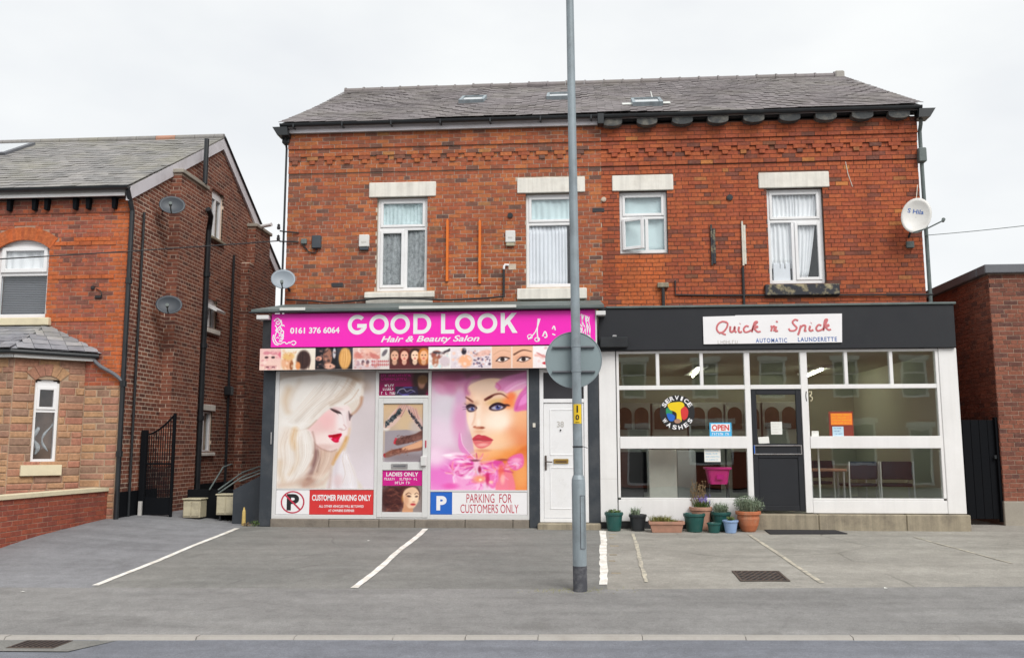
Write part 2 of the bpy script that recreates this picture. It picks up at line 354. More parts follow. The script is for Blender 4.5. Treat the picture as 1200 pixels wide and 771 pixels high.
def emis(name, c, s):
    k = NT(name); k.b.inputs['Emission Color'].default_value = (*c, 1); k.b.inputs['Emission Strength'].default_value = s; k.col(c); return k.m
emis('tube_glow', (1.0, 1.0, 0.76), 13.0)

def asphalt(name, a, b, fine=90, patch=0.5, speck=0.35, blue=0.0, crack=0.35):
    k = NT(name); n1 = k.noise(patch, 6, 0.6); n2 = k.noise(fine, 4, 0.7); n3 = k.noise(5, 5, 0.65); n4 = k.noise(1.6, 4, 0.6, stretch=(0.25, 1.6, 1))
    c = k.mix(k.ramp(n1, [(0.3, 0), (0.72, 1)]), a, b)
    c = k.mix(1.0, c, k.ramp(n2, [(0.25, 1 - speck), (0.75, 1 + speck)]), 'MULTIPLY')
    c = k.mix(1.0, c, k.ramp(n3, [(0.3, 0.86), (0.7, 1.12)]), 'MULTIPLY')
    c = k.mix(1.0, c, k.ramp(n4, [(0.32, 0.84), (0.68, 1.1)]), 'MULTIPLY')
    n5 = k.noise(26, 6, 0.8); c = k.mix(1.0, c, k.ramp(n5, [(0.3, 0.86), (0.5, 1.0), (0.7, 1.16)]), 'MULTIPLY')
    ol = k.ramp(k.noise(1.1, 5, 0.6), [(0.60, 0.0), (0.74, 0.38)]); c = k.mix(ol, c, (a[0] * .5, a[1] * .49, a[2] * .47))
    gr = k.ramp(k.noise(3.2, 6, 0.7, stretch=(0.5, 1.4, 1)), [(0.6, 0.0), (0.78, 0.3)]); c = k.mix(gr, c, (b[0] * 1.25, b[1] * 1.22, b[2] * 1.1))
    if crack:
        vo = k.n.new('ShaderNodeTexVoronoi'); vo.feature = 'DISTANCE_TO_EDGE'; vo.inputs['Scale'].default_value = 0.55; vo.inputs['Randomness'].default_value = 1.0
        wv = k.mix(0.25, k.pos, k.n.new('ShaderNodeTexNoise').outputs['Color']); k.l.new(wv, vo.inputs['Vector'])
        cf = k.ramp(vo.outputs['Distance'], [(0.0, 1.0), (0.010, 0.0)]); gate = k.ramp(k.noise(0.7, 3), [(0.5, 0.0), (0.62, crack)])
        c = k.mix(k.math('MULTIPLY', cf, gate), c, (a[0] * 0.35, a[1] * 0.35, a[2] * 0.35))
    k.col(c).rough(k.ramp(n3, [(0.3, 0.82), (0.7, 0.95)])); k.b.inputs['Specular IOR Level'].default_value = 0.3
    k.bump(n2, 0.6, 0.006); return k.m
asphalt('asphalt_salon', (0.185, 0.185, 0.174), (0.228, 0.224, 0.208))
asphalt('asphalt_launderette', (0.275, 0.26, 0.23), (0.345, 0.33, 0.295), crack=0.6)
asphalt('asphalt_drive', (0.20, 0.202, 0.212), (0.25, 0.253, 0.263), patch=0.35, crack=0.1)
asphalt('asphalt_pavement', (0.21, 0.206, 0.20), (0.255, 0.25, 0.242), patch=0.6, crack=0.2)
asphalt('asphalt_road', (0.165, 0.174, 0.198), (0.20, 0.21, 0.235), patch=0.4, crack=0.15)
k = NT('line_paint'); wear = k.ramp(k.noise(7, 6, 0.7), [(0.42, 0.0), (0.62, 1.0)])
k.col(k.mix(wear, (0.86, 0.85, 0.80), (0.62, 0.58, 0.51))).rough(0.7); k.bump(k.noise(90, 3), 0.4, 0.004)
k = NT('line_faded'); wear = k.ramp(k.noise(9, 6, 0.7), [(0.38, 0.0), (0.6, 1.0)])
k.col(k.mix(wear, (0.60, 0.55, 0.43), (0.30, 0.28, 0.24))).rough(0.8)
simple('ground_far', (0.12, 0.12, 0.10), 0.95, 0.2, 0.3, 5, 0.2)
M = MATS

# ------------------------------------------------------------------ ground
def sm(t): t = min(max(t, 0.0), 1.0); return t * t * (3 - 2 * t)
def zg(x, y):
    t = min(max((-1.2 - y) / 6.8, 0.0), 1.1)
    z = t * (-0.37 + 0.010 * max(-14, min(14, x)))
    return z + 0.12 * sm((-5.9 - x) / 2.2) * sm((y + 5.6) / 3.0)
def sheet(name, mat, x0, x1, yfun0, yfun1, nx, ny, dz=0.0, bump=0.0, kind='structure', parent=None):
    """ground sheet between two y-lines, following zg"""
    mb = MB(); g = random.Random(hash(name) % 999 if False else len(name)); P = []
    for j in range(ny + 1):
        for i in range(nx + 1):
            x = x0 + (x1 - x0) * i / nx; ya, yb = yfun0(x), yfun1(x); y = ya + (yb - ya) * j / ny
            P.append((x, y, zg(x, y) + dz + (g.uniform(-bump, bump) if 0 < i < nx and 0 < j < ny else 0)))
    mb.v = P
    for j in range(ny):
        for i in range(nx):
            a = j * (nx + 1) + i; mb.f.append((a, a + 1, a + nx + 2, a + nx + 1)); mb.t.append(0.5); mb.m.append(0)
    o = mb.build(name, mat, parent, smooth=True)
    if parent is None: o['kind'] = kind
    return o
KB = lambda x: -7.775 + 0.0175 * x            # back of the kerb
KF = lambda x: KB(x) - 0.125                   # road side of the kerb
PE = lambda x: -5.86 + 0.0 * x + (0.055 * max(0.0, x - 0.2) if x > 0.2 else 0)   # back edge of the pavement
FB = lambda x: 0.6
sheet('forecourt', M['asphalt_salon'], -5.67, 0.27, PE, FB, 40, 40, 0, 0.003)
sheet('forecourt', M['asphalt_launderette'], 0.27, 14, PE, lambda x: 2.5, 50, 40, 0, 0.003)
sheet('driveway', M['asphalt_drive'], -30, -5.67, PE, lambda x: 9.0, 80, 50, 0, 0.002)
sheet('pavement', M['asphalt_pavement'], -30, 30, KB, lambda x: PE(x) - 0.0, 80, 10, 0.0, 0.002)
def road_z(x): return zg(x, KB(x)) - 0.018
mb = MB()
for i in range(60):
    a, b = -60 + 2 * i, -58 + 2 * i
    mb.face([(a, -15.2, road_z(a) - 0.06), (b, -15.2, road_z(b) - 0.06), (b, KF(b) + 0.02, road_z(b)), (a, KF(a) + 0.02, road_z(a))])
o = mb.build('road', M['asphalt_road']); tag(o, kind='structure')
mb = MB().face([(-60, -24, -0.42), (60, -24, -0.42), (60, -15.2, -0.40), (-60, -15.2, -0.40)])
mb.face([(-60, -15.2, -0.40), (60, -15.2, -0.40), (60, -15.2, -0.52), (-60, -15.2, -0.52)])
tag(mb.build('pavement', M['asphalt_pavement']), kind='structure')
tag(MB().face([(-1500, -1500, -0.62), (1500, -1500, -0.62), (1500, 1500, -0.62), (-1500, 1500, -0.62)]).build('ground', M['ground_far']), kind='structure')
tag(MB().face([(-30, 9, 0.0), (30, 9, 0.0), (30, 60, 0.0), (-30, 60, 0.0)]).face([(-5.67, 0.6, -0.003), (0.27, 0.6, -0.003), (0.27, 9, -0.003), (-5.67, 9, -0.003)]).face([(0.27, 2.5, -0.003), (14, 2.5, -0.003), (14, 9, -0.003), (0.27, 9, -0.003)]).build('yard', M['concrete']), kind='structure')
# kerb stones: one each
kerb = bpy.data.objects.new('kerb', None); link(kerb); kerb['kind'] = 'structure'
x = -9.3; kr = random.Random(4)
while x < 8:
    L = 0.90 + kr.choice([0, 0, 0, -0.25, 0.02]); x2 = x + L - 0.006; dz = kr.uniform(-0.004, 0.004); j = kr.uniform(-0.008, 0.008)
    mb = MB()
    za, zb = zg(x, KB(x)) + 0.006 + dz, zg(x2, KB(x2)) + 0.006 + dz; ra, rb = road_z(x) - 0.06, road_z(x2) - 0.06
    P = [(x, KF(x) + j, ra), (x2, KF(x2) + j, rb), (x2, KB(x2), rb), (x, KB(x), ra), (x, KF(x) + j, za - 0.03), (x2, KF(x2) + j, zb - 0.03), (x2, KB(x2), zb), (x, KB(x), za)]
    b = 0.03
    P2 = P[:4] + P[4:6] + [(x2, KF(x2) + j + b, zb), (x, KF(x) + j + b, za)] + [P[6], P[7]]
    mb.v = P2; mb.f = [(0, 1, 5, 4), (4, 5, 6, 7), (7, 6, 8, 9), (1, 2, 8, 6, 5), (3, 0, 4, 7, 9)]; mb.t = [0.5] * 5; mb.m = [0] * 5
    mb.build('kerb_stone', M['kerb_stone'], kerb); x += L
# painted bay lines
def line(name, a, b, w, mat, seed=1, ragged=0.005, parent=None):
    g = random.Random(seed); a, b = Vector(a), Vector(b); n = 26; d = (b - a).normalized(); s_ = Vector((-d.y, d.x)); mb = MB()
    pts = []
    for i in range(n + 1):
        p = a.lerp(b, i / n); off = s_ * ((0.011 if seed < 3 else 0.004) * math.sin(i * 0.42 + seed)); wl_, wr_ = w / 2 + g.uniform(-ragged, ragged), w / 2 + g.uniform(-ragged, ragged)
        q1, q2 = p + off - s_ * wl_, p + off + s_ * wr_
        pts.append(((q1.x, q1.y, zg(q1.x, q1.y) + 0.006), (q2.x, q2.y, zg(q2.x, q2.y) + 0.006)))
    for i in range(n): mb.face([pts[i][0], pts[i + 1][0], pts[i + 1][1], pts[i][1]])
    o = mb.build(name, mat); o['kind'] = 'structure'; return o
line('bay_line', (-5.67, -5.76), (-5.68, -1.45), 0.085, M['line_paint'], 1)
line('bay_line', (-2.575, -5.84), (-2.54, -1.40), 0.085, M['line_paint'], 2)
line('bay_line', (0.232, -5.62), (0.33, -1.52), 0.095, M['line_paint'], 3, 0.009)
line('bay_line', (0.72, -5.46), (0.79, -1.76), 0.05, M['line_faded'], 4, 0.01)
line('bay_line', (2.69, -5.47), (2.56, -1.79), 0.055, M['line_faded'], 5)
line('bay_line', (5.35, -4.2), (4.95, -2.0), 0.03, M['line_faded'], 6, 0.006)
# crumbled brick edging beside the thick line
eg = random.Random(5)
ed = bpy.data.objects.new('brick_edging', None); link(ed); ed['kind'] = 'structure'
for yy in (-1.95, -2.3, -3.0, -3.65, -4.1, -4.9):
    x_ = 0.30 + (yy + 5.6) * 0.024 + eg.uniform(0, 0.03); y_ = yy + eg.uniform(-0.1, 0.1); z_ = zg(x_, y_)
    MB().bbox(x_, x_ + eg.uniform(0.07, 0.13), y_, y_ + 0.085, z_ - 0.05, z_ + 0.007, 0.004, eg.random()).build('brick', M['plinth_stone'], ed)

# ------------------------------------------------------------------ brickwork
def frame_front(y): return lambda u, n, z: (u, y - n, z)             # faces -Y
def frame_right(x): return lambda u, n, z: (x + n, u, z)             # faces +X, u = Y
def frame_seg(a, b):                                                  # slanted wall a->b, outward normal on the right-hand side
    a, b = Vector((a[0], a[1])), Vector((b[0], b[1])); d = (b - a).normalized(); nn = Vector((d.y, -d.x))
    return lambda u, n, z: (a.x + d.x * u + nn.x * n, a.y + d.y * u + nn.y * n, z)
def brick_box(mb, fr, u0, u1, z0, z1, n0, n1, t, m=0, bev=0.004):
    P = [fr(u0, n1, z0), fr(u1, n1, z0), fr(u1, n0, z0), fr(u0, n0, z0), fr(u0, n1, z1), fr(u1, n1, z1), fr(u1, n0, z1), fr(u0, n0, z1)]
    mb.mesh8(P, t, m, skip=(2,))
def subtract(iv, holes):
    out = [iv]
    for h in holes:
        nx = []
        for a, b in out:
            if h[1] <= a or h[0] >= b: nx.append((a, b)); continue
            if h[0] > a: nx.append((a, h[0]))
            if h[1] < b: nx.append((h[1], b))
        out = nx
    return out
def lay(u0f, u1f, z0, z1, holes, seed, course=0.0755, L=0.2275, joint=0.010, header_every=6, jit=0.003, ragged=0.0):
    """returns [(u0,u1,z0,z1,tint)] ; u0f/u1f functions of z ; holes = [(u0,u1,z0,z1)] or callables z->(u0,u1) or None"""
    g = random.Random(seed); out = []; rows = int(round((z1 - z0) / course)); ur = u0f(z0)
    for r_ in range(rows):
        za = z0 + r_ * course; zb = za + course - joint; zc = (za + zb) / 2
        a, b = u0f(zc), u1f(zc)
        if b - a < 0.05: continue
        hs_ = []
        for h in holes:
            if callable(h):
                q = h(zc)
                if q: hs_.append(q)
            elif h[2] < zc < h[3]: hs_.append((h[0], h[1]))
        hdr = header_every and r_ % header_every == header_every - 1
        l_ = L / 2 if hdr else L
        ph = (L / 4 if hdr else (L / 2 if r_ % 2 else 0)) + g.uniform(-0.012, 0.012)
        u = math.floor((a - ur) / l_) * l_ + ur + ph - l_
        while u < b:
            p, q = max(u, a), min(u + l_ - joint, b)
            if q - p > 0.02:
                t = g.random()
                for s0, s1 in subtract((p, q), hs_):
                    if s1 - s0 > 0.025:
                        j = g.uniform(-jit, jit); out.append((s0, s1, za + j * 0.6, zb + j * 0.6, t))
            u += l_
    return out
def place_bricks(name, bricks, fr, parent, pick=0, off=None, proud=0.007, depth=0.03, seed=1, single='brick', sortkey=None, avoid=None):
    """bricks as parts: the `pick` ones nearest the camera each an object, the rest one mass"""
    g = random.Random(seed); offf = off or (lambda u, z: 0.0)
    full = []; rest = []
    for b in bricks: (full if (b[1] - b[0]) > 0.15 else rest).append(b)
    if pick:
        def d(b):
            p = Vector(fr((b[0] + b[1]) / 2, 0, (b[2] + b[3]) / 2)); return (p - CAM).length + (50 if avoid and avoid(b) else 0)
        full.sort(key=sortkey or d); chosen, rest = full[:pick], rest + full[pick:]
    else: chosen, rest = [], rest + full
    cache = {}
    for b in chosen:
        u, z = (b[0] + b[1]) / 2, (b[2] + b[3]) / 2; w_, h_ = round((b[1] - b[0]) * 100) / 100, round((b[3] - b[2]) * 200) / 200
        ti = int(b[4] * 20); key = (name, w_, h_, ti); n = offf(u, z) + proud + g.uniform(-1, 1) * min(0.0025, proud * .4)
        c = Vector(fr(u, n, z))
        if key not in cache:
            mb = MB(); o0 = Vector(fr(0, 0, 0)); f2 = lambda uu, nn, zz: tuple(Vector(fr(uu, nn, zz)) - o0)
            wh, hh = (b[1] - b[0]) / 2, (b[3] - b[2]) / 2; bv = 0.004
            F = [f2(-wh + bv, 0, -hh + bv), f2(wh - bv, 0, -hh + bv), f2(wh - bv, 0, hh - bv), f2(-wh + bv, 0, hh - bv)]
            B = [f2(-wh, -bv, -hh), f2(wh, -bv, -hh), f2(wh, -bv, hh), f2(-wh, -bv, hh)]
            D = [f2(-wh, -depth, -hh), f2(wh, -depth, -hh), f2(wh, -depth, hh), f2(-wh, -depth, hh)]
            mb.v = F + B + D; mb.f = [(0, 1, 2, 3)]
            for i in range(4):
                j = (i + 1) % 4; mb.f.append((i, 4 + i, 4 + j, j)); mb.f.append((4 + i, 8 + i, 8 + j, 4 + j))
            mb.t = [(ti + 0.5) / 20] * len(mb.f); mb.m = [0] * len(mb.f)
            o = mb.build(single, name, None, (0, 0, 0)) if False else None
            me = bpy.data.meshes.new(single); me.from_pydata(mb.v, [], mb.f)
            at = me.attributes.new('tint', 'FLOAT', 'FACE'); at.data.foreach_set('value', mb.t); me.materials.append(M[name]); cache[key] = me
        o = bpy.data.objects.new(single, cache[key]); COL.objects.link(o); o.parent = parent; o.location = c - org(parent)
    if rest:
        mb = MB()
        for b in rest:
            n = offf((b[0] + b[1]) / 2, (b[2] + b[3]) / 2) + proud + g.uniform(-1, 1) * min(0.0025, proud * .4)
            brick_box(mb, fr, b[0], b[1], b[2], b[3], n - depth, n, b[4])
        o = mb.build(single + 's' if single == 'brick' else single + '_mass', M[name], parent); o['kind'] = 'stuff'
def wall_core(fr, u0, u1, z0, z1, holes, mat, parent, name='wall', thick=0.28, n0=0.0, poly=None):
    """mortar-faced wall with real openings (front, reveals)"""
    us = sorted({u0, u1, *[h[0] for h in holes], *[h[1] for h in holes]}); zs = sorted({z0, z1, *[h[2] for h in holes], *[h[3] for h in holes]})
    us = [u for u in us if u0 <= u <= u1]; zs = [z for z in zs if z0 <= z <= z1]; mb = MB()
    for i in range(len(us) - 1):
        for j in range(len(zs) - 1):
            uc, zc = (us[i] + us[i + 1]) / 2, (zs[j] + zs[j + 1]) / 2
            if any(h[0] < uc < h[1] and h[2] < zc < h[3] for h in holes): continue
            mb.face([fr(us[i], n0, zs[j]), fr(us[i + 1], n0, zs[j]), fr(us[i + 1], n0, zs[j + 1]), fr(us[i], n0, zs[j + 1])])
    for h in holes:
        a, b, c, d = h[:4]
        for q in (((a, c), (a, d)), ((b, d), (b, c)), ((a, d), (b, d)), ((b, c), (a, c))):
            (ua, za), (ub, zb) = q
            mb.face([fr(ua, n0, za), fr(ub, n0, zb), fr(ub, n0 - thick, zb), fr(ua, n0 - thick, za)])
    return mb.build(name, mat, parent)

# ------------------------------------------------------------------ slating
def slates(mat, P0, U, V, wfun, length, parent, gauge=0.2, sw=0.3, pick=0, seed=1, sag=0.02, single='slate'):
    """P0 eave start, U along the eave, V up the slope, wfun(v)->(u0,u1)"""
    g = random.Random(seed); U = Vector(U).normalized(); V = Vector(V).normalized(); N = U.cross(V); P0 = Vector(P0); allv = []
    rows = int(length / gauge)
    for r_ in range(rows):
        v = r_ * gauge; a, b = wfun(v + gauge * 0.5); u = a - (sw / 2 if r_ % 2 else 0) + g.uniform(-0.02, 0.02)
        while u < b:
            p, q = max(u, a), min(u + sw - 0.006, b)
            if q - p > 0.04:
                lo = v + g.gauss(0, 0.006) + 0.016 * math.sin(u * 1.3 + r_ * 0.7); hi = v + gauge + 0.05
                lift = 0.010 + abs(g.gauss(0, 0.0035)); tw = g.gauss(0, 0.0025)
                s_ = sag * (math.sin(u * 0.9 + v * 0.6 + seed) * 0.5 + math.sin(u * 2.1 - v) * 0.3)
                allv.append((p, q, lo, hi, lift, tw, s_, g.random()))
            u += sw
    def geom(e, mb, o3=Vector((0, 0, 0))):
        p, q, lo, hi, lift, tw, s_, t = e; th = 0.008
        T = lambda u_, v_, n_: tuple(P0 + U * u_ + V * v_ + N * n_ - o3)
        mb.mesh8([T(p, lo, s_ + lift + tw - th), T(q, lo, s_ + lift - tw - th), T(q, hi, s_ - 0.012), T(p, hi, s_ - 0.012), T(p, lo, s_ + lift + tw), T(q, lo, s_ + lift - tw), T(q, hi, s_ + 0.001), T(p, hi, s_ + 0.001)], t, 0, skip=(5,))
    ch = []
    if pick:
        allv.sort(key=lambda e: (P0 + U * (e[0] + e[1]) / 2 + V * e[2] - CAM).length + (0 if e[1] - e[0] > sw * 0.6 else 9)); ch, allv = allv[:pick], allv[pick:]
    for e in ch:
        c = P0 + U * (e[0] + e[1]) / 2 + V * e[2]; mb = MB(); geom(e, mb); mb.build(single, M[mat], parent, c)
    if allv:
        mb = MB()
        for e in allv: geom(e, mb)
        o = mb.build('slates', M[mat], parent); o['kind'] = 'stuff'

# ------------------------------------------------------------------ lettering
def text_mb(body, x0, x1, z0, z1, y, bold=0.0, shear=0.0, space=1.0, depth=0.004, fit='both', res=4, line=1.0):
    """the built-in font fitted into a rectangle on a wall facing -Y"""
    cu = bpy.data.curves.new('txt', 'FONT'); cu.body = body; cu.size = 1.0; cu.shear = shear; cu.offset = bold; cu.space_character = space; cu.resolution_u = res; cu.space_line = line
    cu.align_x = 'CENTER'
    ob = bpy.data.objects.new('txt', cu); COL.objects.link(ob); dg = bpy.context.evaluated_depsgraph_get()
    me = bpy.data.meshes.new_from_object(ob.evaluated_get(dg)); vs = [v.co.copy() for v in me.vertices]; fs = [tuple(p.vertices) for p in me.polygons]
    bpy.data.objects.remove(ob); bpy.data.curves.remove(cu); bpy.data.meshes.remove(me)
    xa, xb = min(v.x for v in vs), max(v.x for v in vs); ya, yb = min(v.y for v in vs), max(v.y for v in vs)
    sx = (x1 - x0) / (xb - xa); sz = (z1 - z0) / (yb - ya)
    if fit == 'min': sx = sz = min(sx, sz)
    cx, cz = (x0 + x1) / 2, (z0 + z1) / 2; mx_, my_ = (xa + xb) / 2, (ya + yb) / 2
    mb = MB(); mb.v = [(cx + (v.x - mx_) * sx, y, cz + (v.y - my_) * sz) for v in vs]; mb.f = fs; mb.t = [0.5] * len(fs); mb.m = [0] * len(fs)
    return mb
def text(name, body, x0, x1, z0, z1, y, mat, parent, **kw):
    """each word its own part"""
    mb = text_mb(body, x0, x1, z0, z1, y, **kw)
    if ' ' not in body: return mb.build(name, M[mat], parent)
    iv = sorted((min(mb.v[i][0] for i in f), max(mb.v[i][0] for i in f), k_) for k_, f in enumerate(mb.f)); words = []; hi = -1e9; gap = 0.24 * (z1 - z0)
    for a, b, k_ in iv:
        if a - hi > gap: words.append([])
        words[-1].append(k_); hi = max(hi, b)
    for w_ in words:
        m2 = MB()
        for k_ in w_: m2.face([mb.v[i] for i in mb.f[k_]])
        m2.build(name, M[mat], parent)
YN = Vector((0, 1, 0))
def strokes(mb, S, x0, z0, sx, sz, y, w, shear=0.0, n=6):
    """hand-drawn strokes (unit coordinates) as flattened beads on a wall facing -Y"""
    for st in S:
        P = catmull(st, n) if len(st) > 2 else st
        mb.tube([(x0 + (p[0] + shear * p[1]) * sx, y, z0 + p[1] * sz) for p in P], w, 6, flat=(YN, 0.25))
    return mb
def quad_front(x0, x1, z0, z1, y, th, name, mat, parent=None, o=None, bev=0.003):
    return MB().bbox(x0, x1, y, y + th, z0, z1, bev).build(name, mat, parent, o)
def image_panel(name, x0, x1, z0, z1, y, th, img, parent=None, rough=0.35, o=None):
    k = NT('print_' + img.name); t = k.n.new('ShaderNodeTexImage'); t.image = img; t.extension = 'EXTEND'
    c = k.mix(1.0, t.outputs['Color'], k.ramp(k.noise(2.0, 4), [(0.3, 0.96), (0.7, 1.03)]), 'MULTIPLY'); k.col(c).rough(rough)
    mb = MB(); mb.face([(x0, y, z0), (x1, y, z0), (x1, y, z1), (x0, y, z1)], uv=[(0, 0), (1, 0), (1, 1), (0, 1)])
    P = [(x0, y, z0), (x1, y, z0), (x1, y + th, z0), (x0, y + th, z0), (x0, y, z1), (x1, y, z1), (x1, y + th, z1), (x0, y + th, z1)]
    b = len(mb.v); mb.v += P
    for q in ((1, 2, 6, 5), (2, 3, 7, 6), (3, 0, 4, 7), (4, 5, 6, 7), (3, 2, 1, 0)): mb.f.append(tuple(b + i for i in q)); mb.t.append(0.5); mb.m.append(1)
    return mb.build(name, [k.m, M['white_print']], parent, o)

# ------------------------------------------------------------------ windows
def bars(mb, x0, x1, y0, y1, z0, z1, w, b=0.006, wb=None):
    """a rectangular frame of four bars"""
    wb = wb or w
    mb.bbox(x0, x0 + w, y0, y1, z0, z1, b); mb.bbox(x1 - w, x1, y0, y1, z0, z1, b)
    mb.bbox(x0 + w, x1 - w, y0 + 0.002, y1, z1 - w, z1, b); mb.bbox(x0 + w, x1 - w, y0 + 0.002, y1, z0, z0 + wb, b); return mb
def pane(x0, x1, z0, z1, y, parent, mat='glass_upper'):
    return MB().box(x0, x1, y, y + 0.006, z0, z1).build('pane', M[mat], parent)
def box_room(x0, x1, y0, y1, z0, z1, parent, mat, name='room'):
    mb = MB(); mb.mesh8([(x0, y0, z0), (x1, y0, z0), (x1, y1, z0), (x0, y1, z0), (x0, y0, z1), (x1, y0, z1), (x1, y1, z1), (x0, y1, z1)], skip=(0,))
    return mb.build(name, mat, parent)
def curtain(name, x0, x1, z0, z1, y, mat, label, folds=9, amp=0.02, pinch=None, group=None):
    mb = MB(); n = folds * 8; rows = 8; P = []
    for j in range(rows + 1):
        v = j / rows
        for i in range(n + 1):
            u = i / n; xx = x0 + (x1 - x0) * u
            if pinch: xx = pinch(u, v, x0, x1)
            P.append((xx, y + amp * math.sin(u * folds * 2 * math.pi + math.sin(u * 7) * 1.5) + 0.01 * math.sin(v * 3 + u * 9), z0 + (z1 - z0) * v))
    mb.v = P
    for j in range(rows):
        for i in range(n):
            a = j * (n + 1) + i; mb.f.append((a, a + 1, a + n + 2, a + n + 1)); mb.t.append(0.5); mb.m.append(0)
    o = mb.build(name, M[mat], None, ((x0 + x1) / 2, y, z0), smooth=True)
    sol = o.modifiers.new('thick', 'SOLIDIFY'); sol.thickness = 0.003
    return tag(o, label, 'curtain', group)

# ================================================================== main building
BL = thing('brick_building', (0.3, 0, 0), 'two storey red brick building with grey slate roof above the two shops', 'building')
X0, X1 = -5.49, 6.10
fr0 = frame_front(0.0)
HOLES = [(-3.77, -2.815, 4.17, 5.95), (-0.98, -0.02, 4.20, 5.965), (0.745, 1.615, 4.80, 5.965), (3.405, 4.40, 4.20, 5.955)]
SPLIT = 0.42
LIN = [(-3.927, -2.658, 5.95, 6.235), (-1.137, 0.12, 5.965, 6.255), (0.617, 1.732, 5.965, 6.26), (3.268, 4.521, 5.955, 6.246)]
SILL = [(-3.965, -2.66, 4.03, 4.135), (-1.14, 0.13, 3.965, 4.165), None, (3.30, 4.60, 3.975, 4.175)]
wall_core(fr0, X0, SPLIT, 3.1, 7.22, [h for h in HOLES if h[0] < SPLIT], M['mortar_light'], BL)
wall_core(fr0, SPLIT, X1, 3.1, 7.22, [h for h in HOLES if h[0] > SPLIT], M['mortar_dark'], BL)
# projecting bands of brickwork near the eaves
ZA, ZT, ZM, ZB = 6.905, 6.76, 6.60, 6.44
def band_off(u, z): return 0.075 if z > ZA else 0.05 if z > ZT else 0.022 if z > ZB else 0.0
for mk, a, b in (('mortar_light', X0, SPLIT), ('mortar_dark', SPLIT, X1)):
    mb = MB()
    for z0, z1, n in ((ZA + .012, 7.22, 0.075), (ZT + .012, ZA + .01, 0.05), (ZB + .014, ZT + .01, 0.022)): mb.box(a, b, -n, 0.02, z0, z1)
    mb.build('string_course', M[mk], BL)
solid = HOLES + [(l[0], l[1], l[2] - 0.001, l[3]) for l in LIN] + [(s[0], s[1], s[2], s[3]) for s in SILL if s]
teeth_rows = []
COURSE = 0.0755
for side, (a, b, key, seed) in enumerate(((X0, SPLIT, 'brick_red_left', 11), (SPLIT, X1, 'brick_red_right', 12))):
    br = lay(lambda z: a, lambda z: b, 6.437 - 37 * COURSE, 6.437, solid, seed, COURSE)
    br += lay(lambda z: a, lambda z: b, ZB + 0.006, ZT, [], seed + 5, 0.0785)
    br += lay(lambda z: a, lambda z: b, ZT + 0.004, ZA, [], seed + 6, 0.072, header_every=0)
    br += lay(lambda z: a, lambda z: b, ZA + 0.004, 7.20, [], seed + 7, 0.074)
    if side == 1:   # plain infill under the small window was rebuilt in newer brick
        inf = [q for q in br if 0.745 <= (q[0] + q[1]) / 2 <= 1.615 and q[3] < 4.8]; br = [q for q in br if q not in inf]
        place_bricks('brick_orange', inf, fr0, BL, 0, band_off)
    place_bricks(key, br, fr0, BL, 150, band_off, seed=seed, avoid=lambda q: -0.35 < (q[0] + q[1]) / 2 < 0.2)
    # stepped dentils hanging from the band
    mb = MB(); g = random.Random(seed + 9); p = 0.335; u = math.ceil((a + 0.1) / p) * p
    while u + 0.12 < b:
        for z0, z1, hw in ((ZT - 0.074, ZT, 0.108), (ZT - 0.15, ZT - 0.078, 0.052)):
            mb.bbox(u - hw + g.uniform(-.004, .004), u + hw + g.uniform(-.004, .004), -0.052 - g.uniform(0, .004), 0.0, z0, z1, 0.004, g.random())
        u += p
    o = mb.build('dentil_course', M[key], BL); o['kind'] = 'stuff'
# the unseen sides and back close the shell
mb = MB()
mb.face([(X0, 0.0, 0), (X0, 0, 7.2), (X0, 4.3, 9.75), (X0, 8.6, 7.2), (X0, 8.6, 0)]); mb.face([(X1, 0.0, 0), (X1, 8.6, 0), (X1, 8.6, 7.2), (X1, 4.3, 9.75), (X1, 0, 7.2)])
mb.face([(X0, 8.6, 0), (X0, 8.6, 7.2), (X1, 8.6, 7.2), (X1, 8.6, 0)])
mb.build('rear_wall', M['brick_gable'], BL)
# lintels and sills
for i, l in enumerate(LIN): MB().bbox(l[0], l[1], -0.035, 0.06, l[2], l[3], 0.012).build('lintel', M['white_stone_paint'], BL)
for i, s in enumerate(SILL):
    if s: 
        mb = MB(); mb.bbox(s[0], s[1], -0.09, 0.12, s[2], s[3], 0.012)
        if i == 0: mb.bbox(s[0] + 0.02, s[1] - 0.04, -0.05, 0.03, s[2] - 0.10, s[2] - 0.004, 0.008)
        o = mb.build('window_sill', M['black_flaking' if i == 3 else 'white_stone_paint'], BL)
        if i == 3: o['label'] = 'black window sill with flaking cream paint'
